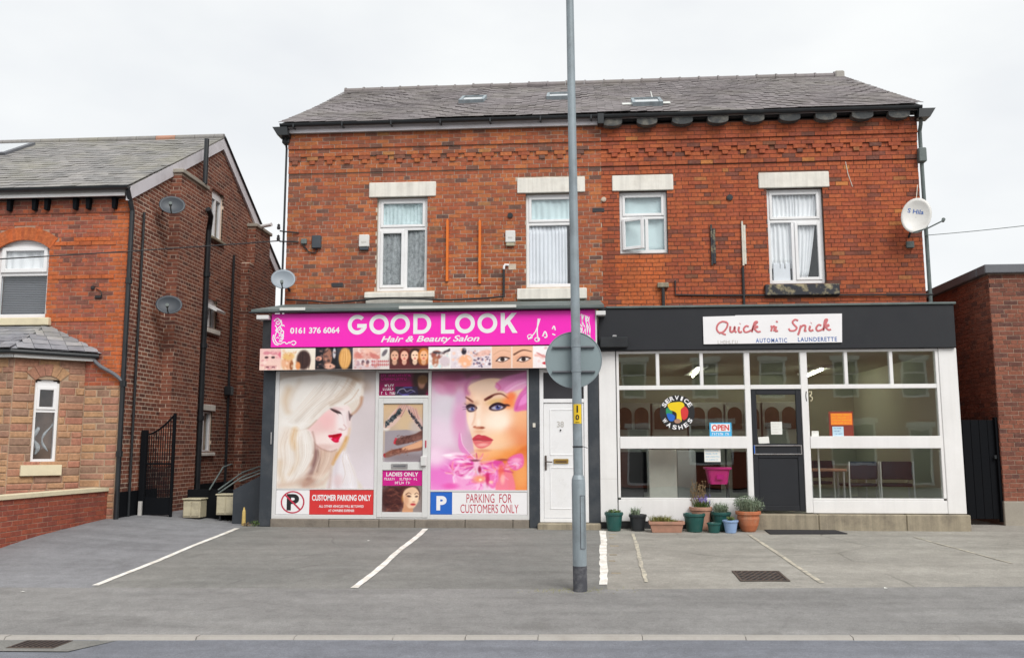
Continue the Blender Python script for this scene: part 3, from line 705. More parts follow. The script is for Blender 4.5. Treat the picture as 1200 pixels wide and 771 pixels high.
# windows
def upvc(parent, h, y, rows):
    """outer frame in opening h; rows = (z_transom, [(x0,x1,kind)...below])"""
    x0, x1, z0, z1 = h; zt, cells = rows; fw = 0.055
    mb = MB(); bars(mb, x0 + 0.004, x1 - 0.004, y, y + 0.07, z0 + 0.004, z1 - 0.004, fw, wb=0.07)
    mb.bbox(x0 + fw, x1 - fw, y + 0.004, y + 0.065, zt - 0.03, zt + 0.03)
    for c in cells[:-1]: mb.bbox(c[1] - 0.03, c[1] + 0.03, y + 0.004, y + 0.065, z0 + 0.07, zt - 0.03)
    win = mb.build('window', M['white_upvc'], parent)
    sw = 0.05; s = MB(); bars(s, x0 + fw, x1 - fw, y - 0.014, y + 0.045, zt + 0.03, z1 - fw, sw); s.build('sash', M['white_upvc'], win)
    pane(x0 + fw + sw, x1 - fw - sw, zt + 0.03 + sw, z1 - fw - sw, y + 0.02, win)
    for k, (a, b, kind) in enumerate(cells):
        a2 = a + (fw if k == 0 else 0.03); b2 = b - (fw if k == len(cells) - 1 else 0.03); zl, zh = z0 + 0.07, zt - 0.03
        if kind == 'sash':
            s = MB(); bars(s, a2, b2, y - 0.014, y + 0.045, zl, zh, 0.055); s.build('sash', M['white_upvc'], win); pane(a2 + 0.055, b2 - 0.055, zl + 0.055, zh - 0.055, y + 0.02, win)
        elif kind == 'open':
            ang = R(24); s = MB(); w_ = b2 - a2; T = Matrix.Translation((a2, y, zh)) @ Matrix.Rotation(-ang, 4, 'Z')
            q = MB(); bars(q, 0, w_, -0.03, 0.03, zl - zh, 0, 0.055); q.v = [tuple(T @ Vector(v)) for v in q.v]; q.build('sash', M['white_upvc'], win)
            q = MB().box(0.055, w_ - 0.055, -0.003, 0.003, zl - zh + 0.055, -0.055); q.v = [tuple(T @ Vector(v)) for v in q.v]; q.build('pane', M['glass_upper'], win)
        else: pane(a2, b2, zl, zh, y + 0.02, win)
    return win
upvc(BL, HOLES[0], 0.07, (5.36, [(-3.77, -3.23, 'sash'), (-3.23, -2.815, 'fixed')]))
upvc(BL, HOLES[1], 0.07, (5.40, [(-0.98, -0.02, 'fixed')]))
upvc(BL, HOLES[2], 0.07, (5.48, [(0.745, 1.24, 'open'), (1.24, 1.615, 'fixed')]))
upvc(BL, HOLES[3], 0.07, (5.36, [(3.405, 3.86, 'fixed'), (3.86, 4.40, 'sash')]))
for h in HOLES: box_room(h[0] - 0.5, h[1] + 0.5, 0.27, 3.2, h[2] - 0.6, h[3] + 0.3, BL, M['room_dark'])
curtain('net_curtain', -3.72, -2.86, 5.42, 5.90, 0.125, 'curtain_teal', 'pale green net behind the top pane of the leftmost first floor window', 12, 0.007)
curtain('net_curtain', -3.72, -2.86, 4.24, 5.33, 0.13, 'mottled_grey', 'mottled grey sheet imitating reflection behind the lower panes of the leftmost first floor window', 9, 0.006)  # added sheet; its uneven grey paints in the mirrored sky and twigs
curtain('vertical_blind', -0.95, -0.22, 4.23, 5.36, 0.135, 'curtain_grey', 'pale grey vertical blind in the window beside the lamp post', 11, 0.010)
curtain('net_curtain', -0.93, -0.07, 5.42, 5.93, 0.12, 'curtain_teal', 'pale green net behind the top pane of the window beside the lamp post', 8, 0.008)
curtain('net_curtain', 0.78, 1.58, 4.85, 5.93, 0.155, 'curtain_teal', 'plain pale blue screen behind the small open window', 3, 0.006)
curtain('net_curtain', 3.44, 3.92, 4.50, 5.92, 0.135, 'curtain_white', 'white net curtain hanging straight in the left half of the rightmost window', 7, 0.015)
curtain('net_curtain', 3.90, 4.36, 4.25, 5.92, 0.14, 'curtain_white', 'white net curtain drawn aside in the right half of the rightmost window', 6, 0.015, pinch=lambda u, v, a, b: a + (b - a) * u * (0.42 + 0.58 * v ** 0.8))
o = MB().bbox(3.50, 3.80, 0.12, 0.15, 4.28, 4.60, 0.01).build('framed_board', M['curtain_grey'], None, (3.65, 0.18, 4.28)); tag(o, 'pale rectangular board leaning inside the left half of the rightmost window', 'board')
# ---- roof
EY, EZ, RY, RZ = -0.28, 7.37, 4.30, 9.85
VX0, VX1 = -5.62, 6.16
sl = math.hypot(RY - EY, RZ - EZ); V_ = Vector((0, RY - EY, RZ - EZ)) / sl
mb = MB(); e = 0.03
mb.mesh8([(VX0 + .01, EY + .05, EZ - 0.10), (VX1 - .01, EY + .05, EZ - 0.10), (VX1 - .01, RY, RZ - 0.12), (VX0 + .01, RY, RZ - 0.12), (VX0 + .01, EY + .02, EZ - e), (VX1 - .01, EY + .02, EZ - e), (VX1 - .01, RY, RZ - e), (VX0 + .01, RY, RZ - e)])
mb.mesh8([(VX0 + .01, RY, RZ - 0.12), (VX1 - .01, RY, RZ - 0.12), (VX1 - .01, 8.9, EZ - 0.10), (VX0 + .01, 8.9, EZ - 0.10), (VX0 + .01, RY, RZ - e), (VX1 - .01, RY, RZ - e), (VX1 - .01, 8.9, EZ - e), (VX0 + .01, 8.9, EZ - e)])
roof = mb.build('roof', M['slate'], BL)
slates('slate', (0, EY, EZ), (1, 0, 0), V_, lambda v: (VX0, VX1), sl - 0.05, roof, 0.205, 0.30, 300, 21, 0.03)
g = random.Random(3); x = VX0
while x < VX1 - 0.1:
    L = min(0.445, VX1 - x); mb = MB(); dz = g.uniform(-.008, .008)
    mb.tube([(x + .004, RY, RZ - 0.005 + dz), (x + L - .006, RY, RZ - 0.005 + dz)], [0.085, 0.085], 12); mb.tube([(x, RY, RZ + dz), (x + 0.04, RY, RZ + dz)], 0.098, 12)
    mb.build('ridge_tile', M['slate'], roof); x += L
o = MB().bbox(VX1 - 0.20, VX1 + 0.02, RY - 0.11, RY + 0.11, RZ - 0.09, RZ + 0.10, 0.03).build('ridge_tile', M['kerb_stone'], roof); o['label'] = 'pale end ridge tile'
def on_roof(x, v, n): p = Vector((x, EY, EZ)) + V_ * v + Vector((1, 0, 0)).cross(V_) * n; return tuple(p)
def skylight(x0, x1, v0, v1, label_, grp):
    mb = MB(); fw = 0.055
    def b6(a, b, c, d, n0, n1): mb.mesh8([on_roof(a, c, n0), on_roof(b, c, n0), on_roof(b, d, n0), on_roof(a, d, n0), on_roof(a, c, n1), on_roof(b, c, n1), on_roof(b, d, n1), on_roof(a, d, n1)])
    b6(x0, x1, v0, v0 + fw, 0, .09); b6(x0, x1, v1 - fw, v1, 0, .09); b6(x0, x0 + fw, v0 + fw, v1 - fw, 0, .088); b6(x1 - fw, x1, v0 + fw, v1 - fw, 0, .088)
    f = mb.build('skylight', M['galvanised'], roof); f['label'] = label_
    q = MB(); q.mesh8([on_roof(x0 + fw, v0 + fw, .06), on_roof(x1 - fw, v0 + fw, .06), on_roof(x1 - fw, v1 - fw, .06), on_roof(x0 + fw, v1 - fw, .06), on_roof(x0 + fw, v0 + fw, .07), on_roof(x1 - fw, v0 + fw, .07), on_roof(x1 - fw, v1 - fw, .07), on_roof(x0 + fw, v1 - fw, .07)])
    q.build('skylight_pane', M['skylight_glass'], roof)
k = NT('skylight_glass'); k.col((0.80, 0.82, 0.83)).rough(0.12); k.b.inputs['Metallic'].default_value = 0.85
skylight(-2.45, -1.93, 2.0, 2.75, 'small skylight left of the lamp post', 's'); skylight(-0.64, -0.05, 2.15, 2.85, 'small skylight beside the lamp post', 's'); skylight(1.05, 1.62, 0.72, 1.45, 'bright skylight low on the slope, right of the lamp post', 's')
for a, b in ((0.86, 1.05), (1.62, 1.78)): MB().mesh8([on_roof(a, 0.9, 0.02), on_roof(b, 0.9, 0.02), on_roof(b, 1.15, 0.02), on_roof(a, 1.15, 0.02), on_roof(a, 0.9, 0.032), on_roof(b, 0.9, 0.032), on_roof(b, 1.15, 0.032), on_roof(a, 1.15, 0.032)]).build('skylight_flashing', M['lead_light'], roof)
MB().tube([on_roof(1.50, 1.5, 0.02), on_roof(1.50, 1.9, 0.05), on_roof(1.49, 2.1, 0.12)], 0.012, 6).build('skylight_stay', M['lead_light'], roof)
# ---- eaves: gutters, fascia boards, corbels, downpipes
def gutter(name, x0, x1, y, z, parent, r_=0.062, mat='black_gutter'):
    mb = MB(); n = 8; prof = [(-r_ * math.cos(math.pi * i / n), -r_ * math.sin(math.pi * i / n)) for i in range(n + 1)]
    pin = [(p[0] * 0.86, p[1] * 0.86) for p in prof]; a = prof + pin[::-1]
    b0 = len(mb.v)
    for xx in (x0, x1): mb.v += [(xx, y + p[0], z + p[1]) for p in a]
    N = len(a)
    for i in range(N): j = (i + 1) % N; mb.f.append((i, j, N + j, N + i)); mb.t.append(.5); mb.m.append(0)
    mb.f.append(tuple(range(N))); mb.f.append(tuple(range(2 * N - 1, N - 1, -1))); mb.t += [.5, .5]; mb.m += [0, 0]
    return mb.build(name, M[mat], parent, fixn=True)
MB().bbox(X0 - 0.03, 0.40, -0.165, -0.135, 7.195, 7.34, 0.004).build('fascia_board', M['grey_fascia'], BL)
MB().box(X0 - 0.03, X1 + .03, -0.13, 0.0, 7.262, 7.29).build('soffit', M['black_paint'], BL)
MB().bbox(0.41, X1 + 0.03, -0.15, -0.125, 7.262, 7.33, 0.004).build('fascia_board', M['black_paint'], BL)
g1 = gutter('gutter', VX0 + 0.02, 0.42, -0.245, 7.345, BL, 0.056); g2 = gutter('gutter', 0.43, VX1 - 0.03, -0.245, 7.34, BL, 0.062)
for x in [-5.35 + 0.93 * i for i in range(7)]: MB().bbox(x, x + 0.03, -0.305, -0.166, 7.26, 7.345, 0.004).build('gutter_bracket', M['black_gutter'], g1)
MB().bbox(0.36, 0.48, -0.31, -0.12, 7.16, 7.36, 0.01).build('gutter_joint', M['black_gutter'], g1)
for i in range(9):
    x = 0.626 + 0.640 * i; mb = MB(); poly = arc(x, 7.20, 0.185, 180, 360, 14); poly = [(p[0], 7.20 + (p[1] - 7.20) * 0.36) for p in poly]
    mb.prism(poly, -0.24, -0.07); mb.box(x - 0.185, x + 0.185, -0.235, -0.08, 7.2005, 7.262)
    mb.build('corbel', M['corbel_stone'], BL)
for x, s in ((X1 + 0.055, 1), (X0 - 0.045, -1)):
    mb = MB(); mb.tube([(x - s * .02, -0.20, 7.24), (x, -0.10, 7.05), (x + s * 0.005, -0.02, 6.95), (x + s * 0.01, -0.02, 3.6)], 0.034 if s > 0 else 0.02, 8)
    mb.bbox(x - .07, x + .07, -0.12, 0.03, 6.36 if s > 0 else 7.02, 6.62 if s > 0 else 7.14, 0.015)
    o = mb.build('downpipe', M['lead_flashing' if s > 0 else 'black_gutter'], BL)
    MB().prism([(x - 0.1, 7.12), (x + 0.1, 7.12), (x + 0.14 + s * .06, 7.28), (x - 0.14 + s * .06, 7.28)], -0.3, -0.05).build('gutter_end', M['black_gutter'], BL)
# small holes in the brickwork: vents
for (x, z, r_, mk) in ((-1.265, 5.55, 0.05, 'black_gutter'), (0.461, 5.815, 0.045, 'mortar_light'), (2.743, 5.80, 0.055, 'black_gutter')):
    mb = MB(); mb.tube([(x, -0.035, z), (x, 0.02, z)], r_, 14); mb.tube([(x, -0.04, z), (x, -0.036, z)], r_ * 0.7, 14)
    mb.build('vent', M[mk], BL)
for x, z in ((0.36, 5.62), (0.62, 4.11), (-4.5, 4.30)):
    mb = MB(); mb.bbox(x - .11, x + .11, -0.012, 0.01, z - .04, z + .04, 0.004)
    for i in range(6): mb.box(x - .09 + i * .033, x - .075 + i * .033, -0.016, -0.012, z - .03, z + .03)
    mb.build('air_brick', M['brick_red_right' if x > .5 else 'room_dark'], BL)

# ---- things fixed to the upper wall
for x, z0, z1, w in ((-2.432, 4.33, 5.51, 'left'), (-1.827, 4.275, 5.485, 'right')):
    o = MB().prism([(x - .022, z0), (x + .022, z0), (x + .022, z1 - .05), (x, z1), (x - .022, z1 - .05)], -0.055, -0.008).build('orange_bracket', M['orange_rod'], None, (x, -0.03, z0))
    tag(o, f'{w} one of two thin upright orange strips on the brick wall', 'bracket', 'orange strips on the wall')
def alarm(x0, x1, z0, z1, label, low):
    t = thing('alarm_box', ((x0 + x1) / 2, -0.01, z0), label, 'alarm box')
    MB().bbox(x0, x1, -0.07, -0.008, z0 + (z1 - z0) * 0.22, z1, 0.012).build('casing', M['dish_white'], t)
    MB().bbox(x0 + .01, x1 - .01, -0.065, -0.008, z0, z0 + (z1 - z0) * 0.2, 0.012).build('lamp_lens', M[low], t)
    MB().bbox(x0 + .05, x1 - .05, -0.072, -0.0705, z0 + .14, z0 + .17, 0.0003).build('badge', M['faded_grey'], t)
alarm(-4.094, -3.90, 4.937, 5.233, 'white burglar alarm box with dark blue base left of the leftmost window', 'dish_grey')
alarm(-1.353, -1.171, 4.967, 5.26, 'yellowed burglar alarm box between the orange strips and the lamp post', 'cream_box')
t = thing('junction_box', (-4.9, 0, 5.0), 'dark grey cable junction box near the left end of the brick wall', 'junction box')
MB().bbox(-4.985, -4.812, -0.085, -0.008, 4.99, 5.235, 0.012).build('casing', M['dish_grey'], t); MB().tube([(-4.9, -.03, 5.0), (-4.92, -.03, 4.9), (-5.05, -.03, 4.93), (-5.15, -.03, 5.05), (-5.2, -.04, 5.12)], 0.012, 6).build('cable_tail', M['cable'], t)
o = MB().bbox(-5.20, -5.09, -0.06, -0.008, 5.08, 5.18, 0.01).build('cable_clamp', M['lead_flashing'], None, (-5.15, 0, 5.08)); tag(o, 'small pale grey clamp where the overhead wire meets the brick wall', 'clamp')
t = thing('insulator_bracket', (-5.5, -0.05, 5.1), 'black bracket with two insulators at the left corner of the brick building', 'bracket')
MB().tube([(-5.25, -.03, 5.30), (-5.5, -.06, 5.32), (-5.6, -.08, 5.33)], 0.014, 6).build('arm', M['cable'], t); MB().tube([(-5.25, -.03, 5.12), (-5.5, -.06, 5.13), (-5.6, -.08, 5.13)], 0.014, 6).build('arm', M['cable'], t)
for z in (5.35, 5.14): MB().lathe([(0.0, 0.0), (0.03, 0.01), (0.034, 0.05), (0.022, 0.07), (0.03, 0.09), (0.0, 0.12)], (-5.62, -0.09, z), 10).build('insulator', M['cable'], t)
for (x, z0, z1, w, mk, lab) in ((2.418, 4.55, 5.30, 0.085, 'black_flaking', 'upright dark bracket strip on the brick wall left of the white one'), (2.965, 4.53, 5.35, 0.075, 'duct_white', 'upright white bracket strip on the brick wall right of the dark one')):
    mb = MB(); mb.bbox(x - w / 2, x - w / 2 + 0.03, -0.05, -0.008, z0, z1, 0.004); mb.bbox(x - w / 2 + 0.034, x + w / 2, -0.03, -0.008, z0 + 0.03, z1 - 0.07, 0.004)
    tag(mb.build('wall_bracket', M[mk], None, (x, 0, z0)), lab, 'bracket')
o = MB().tube([(2.93, -.03, 4.51), (2.93, -.03, 4.02), (2.93, -.03, 3.72)], 0.024, 8).build('waste_pipe', M['cable'], None, (2.93, -.03, 3.7)); tag(o, 'short black pipe running down the wall below the white bracket', 'pipe')
def catenary(a, b, sag, n=24): a, b = Vector(a), Vector(b); return [tuple(a.lerp(b, i / n) - Vector((0, 0, sag * 4 * (i / n) * (1 - i / n)))) for i in range(n + 1)]
o = MB().tube([(1.72, -.03, 4.28), (1.72, -.03, 4.02), (2.4, -.03, 4.0), (4.6, -.04, 3.975), (6.2, -.05, 3.96)], 0.016, 6).build('wall_cable', M['cable'], None, (1.72, -.03, 4.0)); tag(o, 'black cable along the brick just above the black shop fascia', 'cable')
t = thing('capped_pipe', (1.5, 0, 3.9), 'short black pipe stub with stone cap above the black shop fascia', 'pipe'); MB().tube([(1.5, -.05, 4.19), (1.5, -.05, 3.6)], 0.03, 8).build('stub', M['cable'], t); MB().bbox(1.40, 1.60, -0.09, -0.008, 4.15, 4.24, 0.01).build('cap', M['plinth_stone'], t)
t = thing('drain_pipe', (-1.35, 0, 4.0), 'white topped black drain pipe between the orange strips and the second window', 'pipe')
MB().tube([(-1.30, -.008, 4.62), (-1.36, -.045, 4.62), (-1.38, -.05, 4.58), (-1.38, -.05, 4.53)], 0.022, 8).build('white_elbow', M['white_upvc'], t); MB().tube([(-1.38, -.05, 4.54), (-1.385, -.05, 4.02)], 0.022, 8).build('pipe', M['cable'], t)
MB().bbox(-1.30, -1.16, -0.012, 0.01, 4.53, 4.64, 0.004).build('mortar_patch', M['mortar_light'], t)
o = MB().tube(catmull([(-1.385, -.07, 4.03), (-1.7, -.08, 4.0), (-2.4, -.11, 3.97), (-3.0, -.12, 4.0), (-3.6, -.12, 4.02), (-4.1, -.10, 3.98), (-4.6, -.06, 3.96), (-5.0, -.05, 4.0), (-5.45, -.05, 4.03)], 6), 0.017, 6).build('wall_cable', M['cable'], None, (-1.385, -.07, 4.0)); tag(o, 'black cable drooping past the leftmost sill above the salon roof', 'cable')
o = MB().tube([(4.83, -.012, 6.42), (4.86, -.012, 6.2), (4.93, -.012, 5.95)], 0.007, 5).build('thin_wire', M['duct_white'], None, (4.83, 0, 5.95)); tag(o, 'thin pale wire hanging right of the rightmost lintel', 'wire')
# ---- satellite dishes
def dish(c, rx, rz, nrm, mat, label, arm, tilt=0.0, post=None, logo=False, depth=0.07):
    c = Vector(c); nrm = Vector(nrm).normalized(); t = thing('satellite_dish', c, label, 'satellite dish')
    up = Vector((0, 0, 1)); a = up.cross(nrm).normalized(); b = nrm.cross(a)
    a, b = a * math.cos(tilt) + b * math.sin(tilt), -a * math.sin(tilt) + b * math.cos(tilt)
    mb = MB(); n, m_ = 32, 6
    for side in (0, 1):
        for i in range(m_ + 1):
            q = i / m_
            for k in range(n):
                th = 2 * math.pi * k / n; mb.v.append(tuple(c + a * rx * q * math.cos(th) + b * rz * q * math.sin(th) + nrm * (depth * q * q - side * 0.012)))
    for side in (0, 1):
        o0 = side * (m_ + 1) * n
        for i in range(m_):
            for k in range(n):
                k2 = (k + 1) % n; f_ = (o0 + i * n + k, o0 + i * n + k2, o0 + (i + 1) * n + k2, o0 + (i + 1) * n + k); mb.f.append(f_ if side == 0 else f_[::-1]); mb.t.append(.5); mb.m.append(0)
    for k in range(n):
        k2 = (k + 1) % n; p, q = m_ * n + k, m_ * n + k2; s_ = (m_ + 1) * n; mb.f.append((p, q, q + s_, p + s_)); mb.t.append(.5); mb.m.append(0)
    mb.build('reflector', M[mat], t, smooth=True)
    low = c - b * rz * 0.98 + nrm * depth; tip = c + nrm * 0.42 - b * rz * 0.35
    if arm: tip = Vector(arm)
    MB().tube([tuple(low), tuple(low.lerp(tip, 0.5) - b * 0.03), tuple(tip)], 0.013, 6).build('arm', M['lead_flashing'], t)
    ln = MB(); ln.tube([tuple(tip + b * .02), tuple(tip + b * .02 - nrm * 0.09)], [0.032, 0.024], 10); ln.build('receiver', M['lead_flashing'], t)
    if post:
        MB().tube([tuple(c - nrm * 0.01), tuple(Vector(post).lerp(c, 0.35)), tuple(post)], 0.02, 8).build('mount', M['cable'], t)
    return t, c, a, b, nrm
t, c, a, b, nn = dish((5.90, -0.30, 5.30), 0.245, 0.325, (-0.28, -1, 0.12), 'dish_white', 'white oval satellite dish with blue lettering near the right end of the brick wall', (6.27, -0.52, 5.17), tilt=-0.22, post=(5.86, 0.0, 5.0))
# faded name on the dish
q = text_mb('S Hila', -0.15, 0.11, 0.05, 0.13, 0, bold=0.015)
def on_dish(x, z): r2 = (x / .245) ** 2 + (z / .325) ** 2; return c + a * x + b * z + nn * (0.07 * r2 + 0.003)
q.v = [tuple(on_dish(v[0], v[2])) for v in q.v]; q.build('lettering', M['faded_blue'], t)
MB().bbox(5.80, 5.93, -0.07, -0.005, 4.80, 4.92, 0.01).build('wall_plate', M['lead_flashing'], t)
MB().tube([(6.06, -.03, 5.95), (6.02, -.08, 5.78), (5.98, -.15, 5.66), (5.97, -.2, 5.6)], 0.007, 5).build('cable', M['duct_white'], t)
dish((-5.44, -0.26, 4.36), 0.22, 0.19, (0.30, -1, 0.25), 'dish_mid', 'mid grey satellite dish on the left corner of the brick building above the salon', (-5.37, -0.55, 4.26), post=(-5.40, 0, 4.20), depth=0.05)

# ================================================================== printed pictures, painted here in memory
class Cv:
    def __init__(s, w, h, sc, bgc=(255, 255, 255)):
        s.w, s.h, s.k = w, h, sc; s.sf = 1.0; s.a = np.ones((h, w, 3)) * np.array(bgc, float); s.Y, s.X = np.mgrid[0:h, 0:w].astype(float)
    def _box(s, P, pad):
        x0 = max(int(min(p[0] for p in P) - pad), 0); x1 = min(int(max(p[0] for p in P) + pad) + 2, s.w); y0 = max(int(min(p[1] for p in P) - pad), 0); y1 = min(int(max(p[1] for p in P) + pad) + 2, s.h)
        return (slice(y0, y1), slice(x0, x1)) if x1 > x0 and y1 > y0 else None
    def _blend(s, sl_, m, col): s.a[sl_] += (np.array(col, float) - s.a[sl_]) * m[..., None]
    def poly(s, P, col, soft=2.0, al=1.0, smooth=True):
        P = [(p[0] * s.k, p[1] * s.k) for p in P]
        if smooth: P = catmull(P, 5, True)
        soft *= s.k * s.sf; b = s._box(P, soft + 1)
        if b is None: return s
        X, Y = s.X[b], s.Y[b]; d = np.full(X.shape, 1e9); ins = np.zeros(X.shape, bool); n = len(P)
        for i in range(n):
            (xa, ya), (xb, yb) = P[i], P[(i + 1) % n]; ex, ey = xb - xa, yb - ya; L = ex * ex + ey * ey + 1e-9
            t = np.clip(((X - xa) * ex + (Y - ya) * ey) / L, 0, 1); d = np.minimum(d, (X - xa - t * ex) ** 2 + (Y - ya - t * ey) ** 2)
            if ya != yb: ins ^= ((ya > Y) != (yb > Y)) & (X < (xb - xa) * (Y - ya) / (yb - ya) + xa)
        d = np.sqrt(d) * np.where(ins, -1, 1); m = np.clip(0.5 - d / (soft + 1e-6), 0, 1); s._blend(b, m * m * (3 - 2 * m) * al, col); return s
    def ell(s, cx, cy, rx, ry, col, soft=0.3, al=1.0, rot=0.0):
        cx, cy, rx, ry = cx * s.k, cy * s.k, rx * s.k, ry * s.k; r_ = max(rx, ry) * (1 + soft) + 1; b = s._box([(cx, cy)], r_)
        if b is None: return s
        X, Y = s.X[b] - cx, s.Y[b] - cy; c_, n_ = math.cos(rot), math.sin(rot); u, v = (X * c_ + Y * n_) / rx, (-X * n_ + Y * c_) / ry
        m = np.clip((1 + soft / 2 - np.sqrt(u * u + v * v)) / max(soft, 1e-3), 0, 1); s._blend(b, m * m * (3 - 2 * m) * al, col); return s
    def stroke(s, P, w0, w1, col, soft=1.5, al=1.0, n=7):
        P = catmull([(p[0] * s.k, p[1] * s.k) for p in P], n); w0 *= s.k; w1 *= s.k; soft *= s.k * s.sf; b = s._box(P, max(w0, w1) + soft + 1)
        if b is None: return s
        X, Y = s.X[b], s.Y[b]; d = np.full(X.shape, 1e9); N = len(P)
        for i in range(N - 1):
            (xa, ya), (xb, yb) = P[i], P[i + 1]; ex, ey = xb - xa, yb - ya; L = ex * ex + ey * ey + 1e-9; t = np.clip(((X - xa) * ex + (Y - ya) * ey) / L, 0, 1)
            w_ = w0 + (w1 - w0) * (i + t) / (N - 1); d = np.minimum(d, np.sqrt((X - xa - t * ex) ** 2 + (Y - ya - t * ey) ** 2) - w_ / 2)
        m = np.clip(0.5 - d / (soft + 1e-6), 0, 1); s._blend(b, m * al, col); return s
    def strands(s, A, B, n, cols, w=2.0, al=0.5, seed=1, jit=4, soft=2):
        """strokes interpolated between two guide curves"""
        g = random.Random(seed); A = catmull(A, 4); B = catmull(B, 4); N = min(len(A), len(B))
        for i in range(n):
            t = g.random(); j = g.uniform(-jit, jit); i0 = g.randint(0, max(0, N // 3)); i1 = N - g.randint(0, N // 4)
            P = [(A[q][0] * (1 - t) + B[q][0] * t + j, A[q][1] * (1 - t) + B[q][1] * t + j * 0.5) for q in range(i0, i1, 2)]
            if len(P) > 2: s.stroke(P, w * g.uniform(.5, 1.6), w * g.uniform(.2, .8), g.choice(cols), soft, al * g.uniform(.4, 1), 3)
        return s
    def vgrad(s, x0, y0, x1, y1, ca, cb, horiz=False):
        x0, y0, x1, y1 = [int(v * s.k) for v in (x0, y0, x1, y1)]; sub = s.a[y0:y1, x0:x1]; t = np.linspace(0, 1, sub.shape[1 if horiz else 0]); t = t[None, :, None] if horiz else t[:, None, None]
        s.a[y0:y1, x0:x1] = np.array(ca, float) * (1 - t) + np.array(cb, float) * t; return s
    def blur(s, r_):
        k_ = max(1, int(round(r_)))
        for _ in range(2):
            for ax in (0, 1):
                p = np.pad(s.a, [(k_, k_) if i == ax else (0, 0) for i in range(3)], mode='edge'); c_ = np.cumsum(p, axis=ax); n = s.a.shape[ax]; w_ = 2 * k_ + 1
                z = np.zeros_like(np.take(c_, [0], axis=ax)); c_ = np.concatenate([z, c_], axis=ax); s.a = (np.take(c_, range(w_, w_ + n), axis=ax) - np.take(c_, range(0, n), axis=ax)) / w_
        return s
    def image(s, name, con=1.0, mid=170.0, sat=1.0, grain=3.0):
        g = np.random.default_rng(5); a = s.a; l_ = a.mean(axis=2, keepdims=True); a = l_ + (a - l_) * sat; a = mid + (a - mid) * con
        a = np.clip(a + g.normal(0, grain, a.shape[:2] + (1,)), 0, 255) / 255.0
        im = bpy.data.images.new(name, s.w, s.h); px = np.ones((s.h, s.w, 4), np.float32); px[..., :3] = a[::-1]; im.pixels.foreach_set(px.ravel()); im.update(); im.pack(); return im

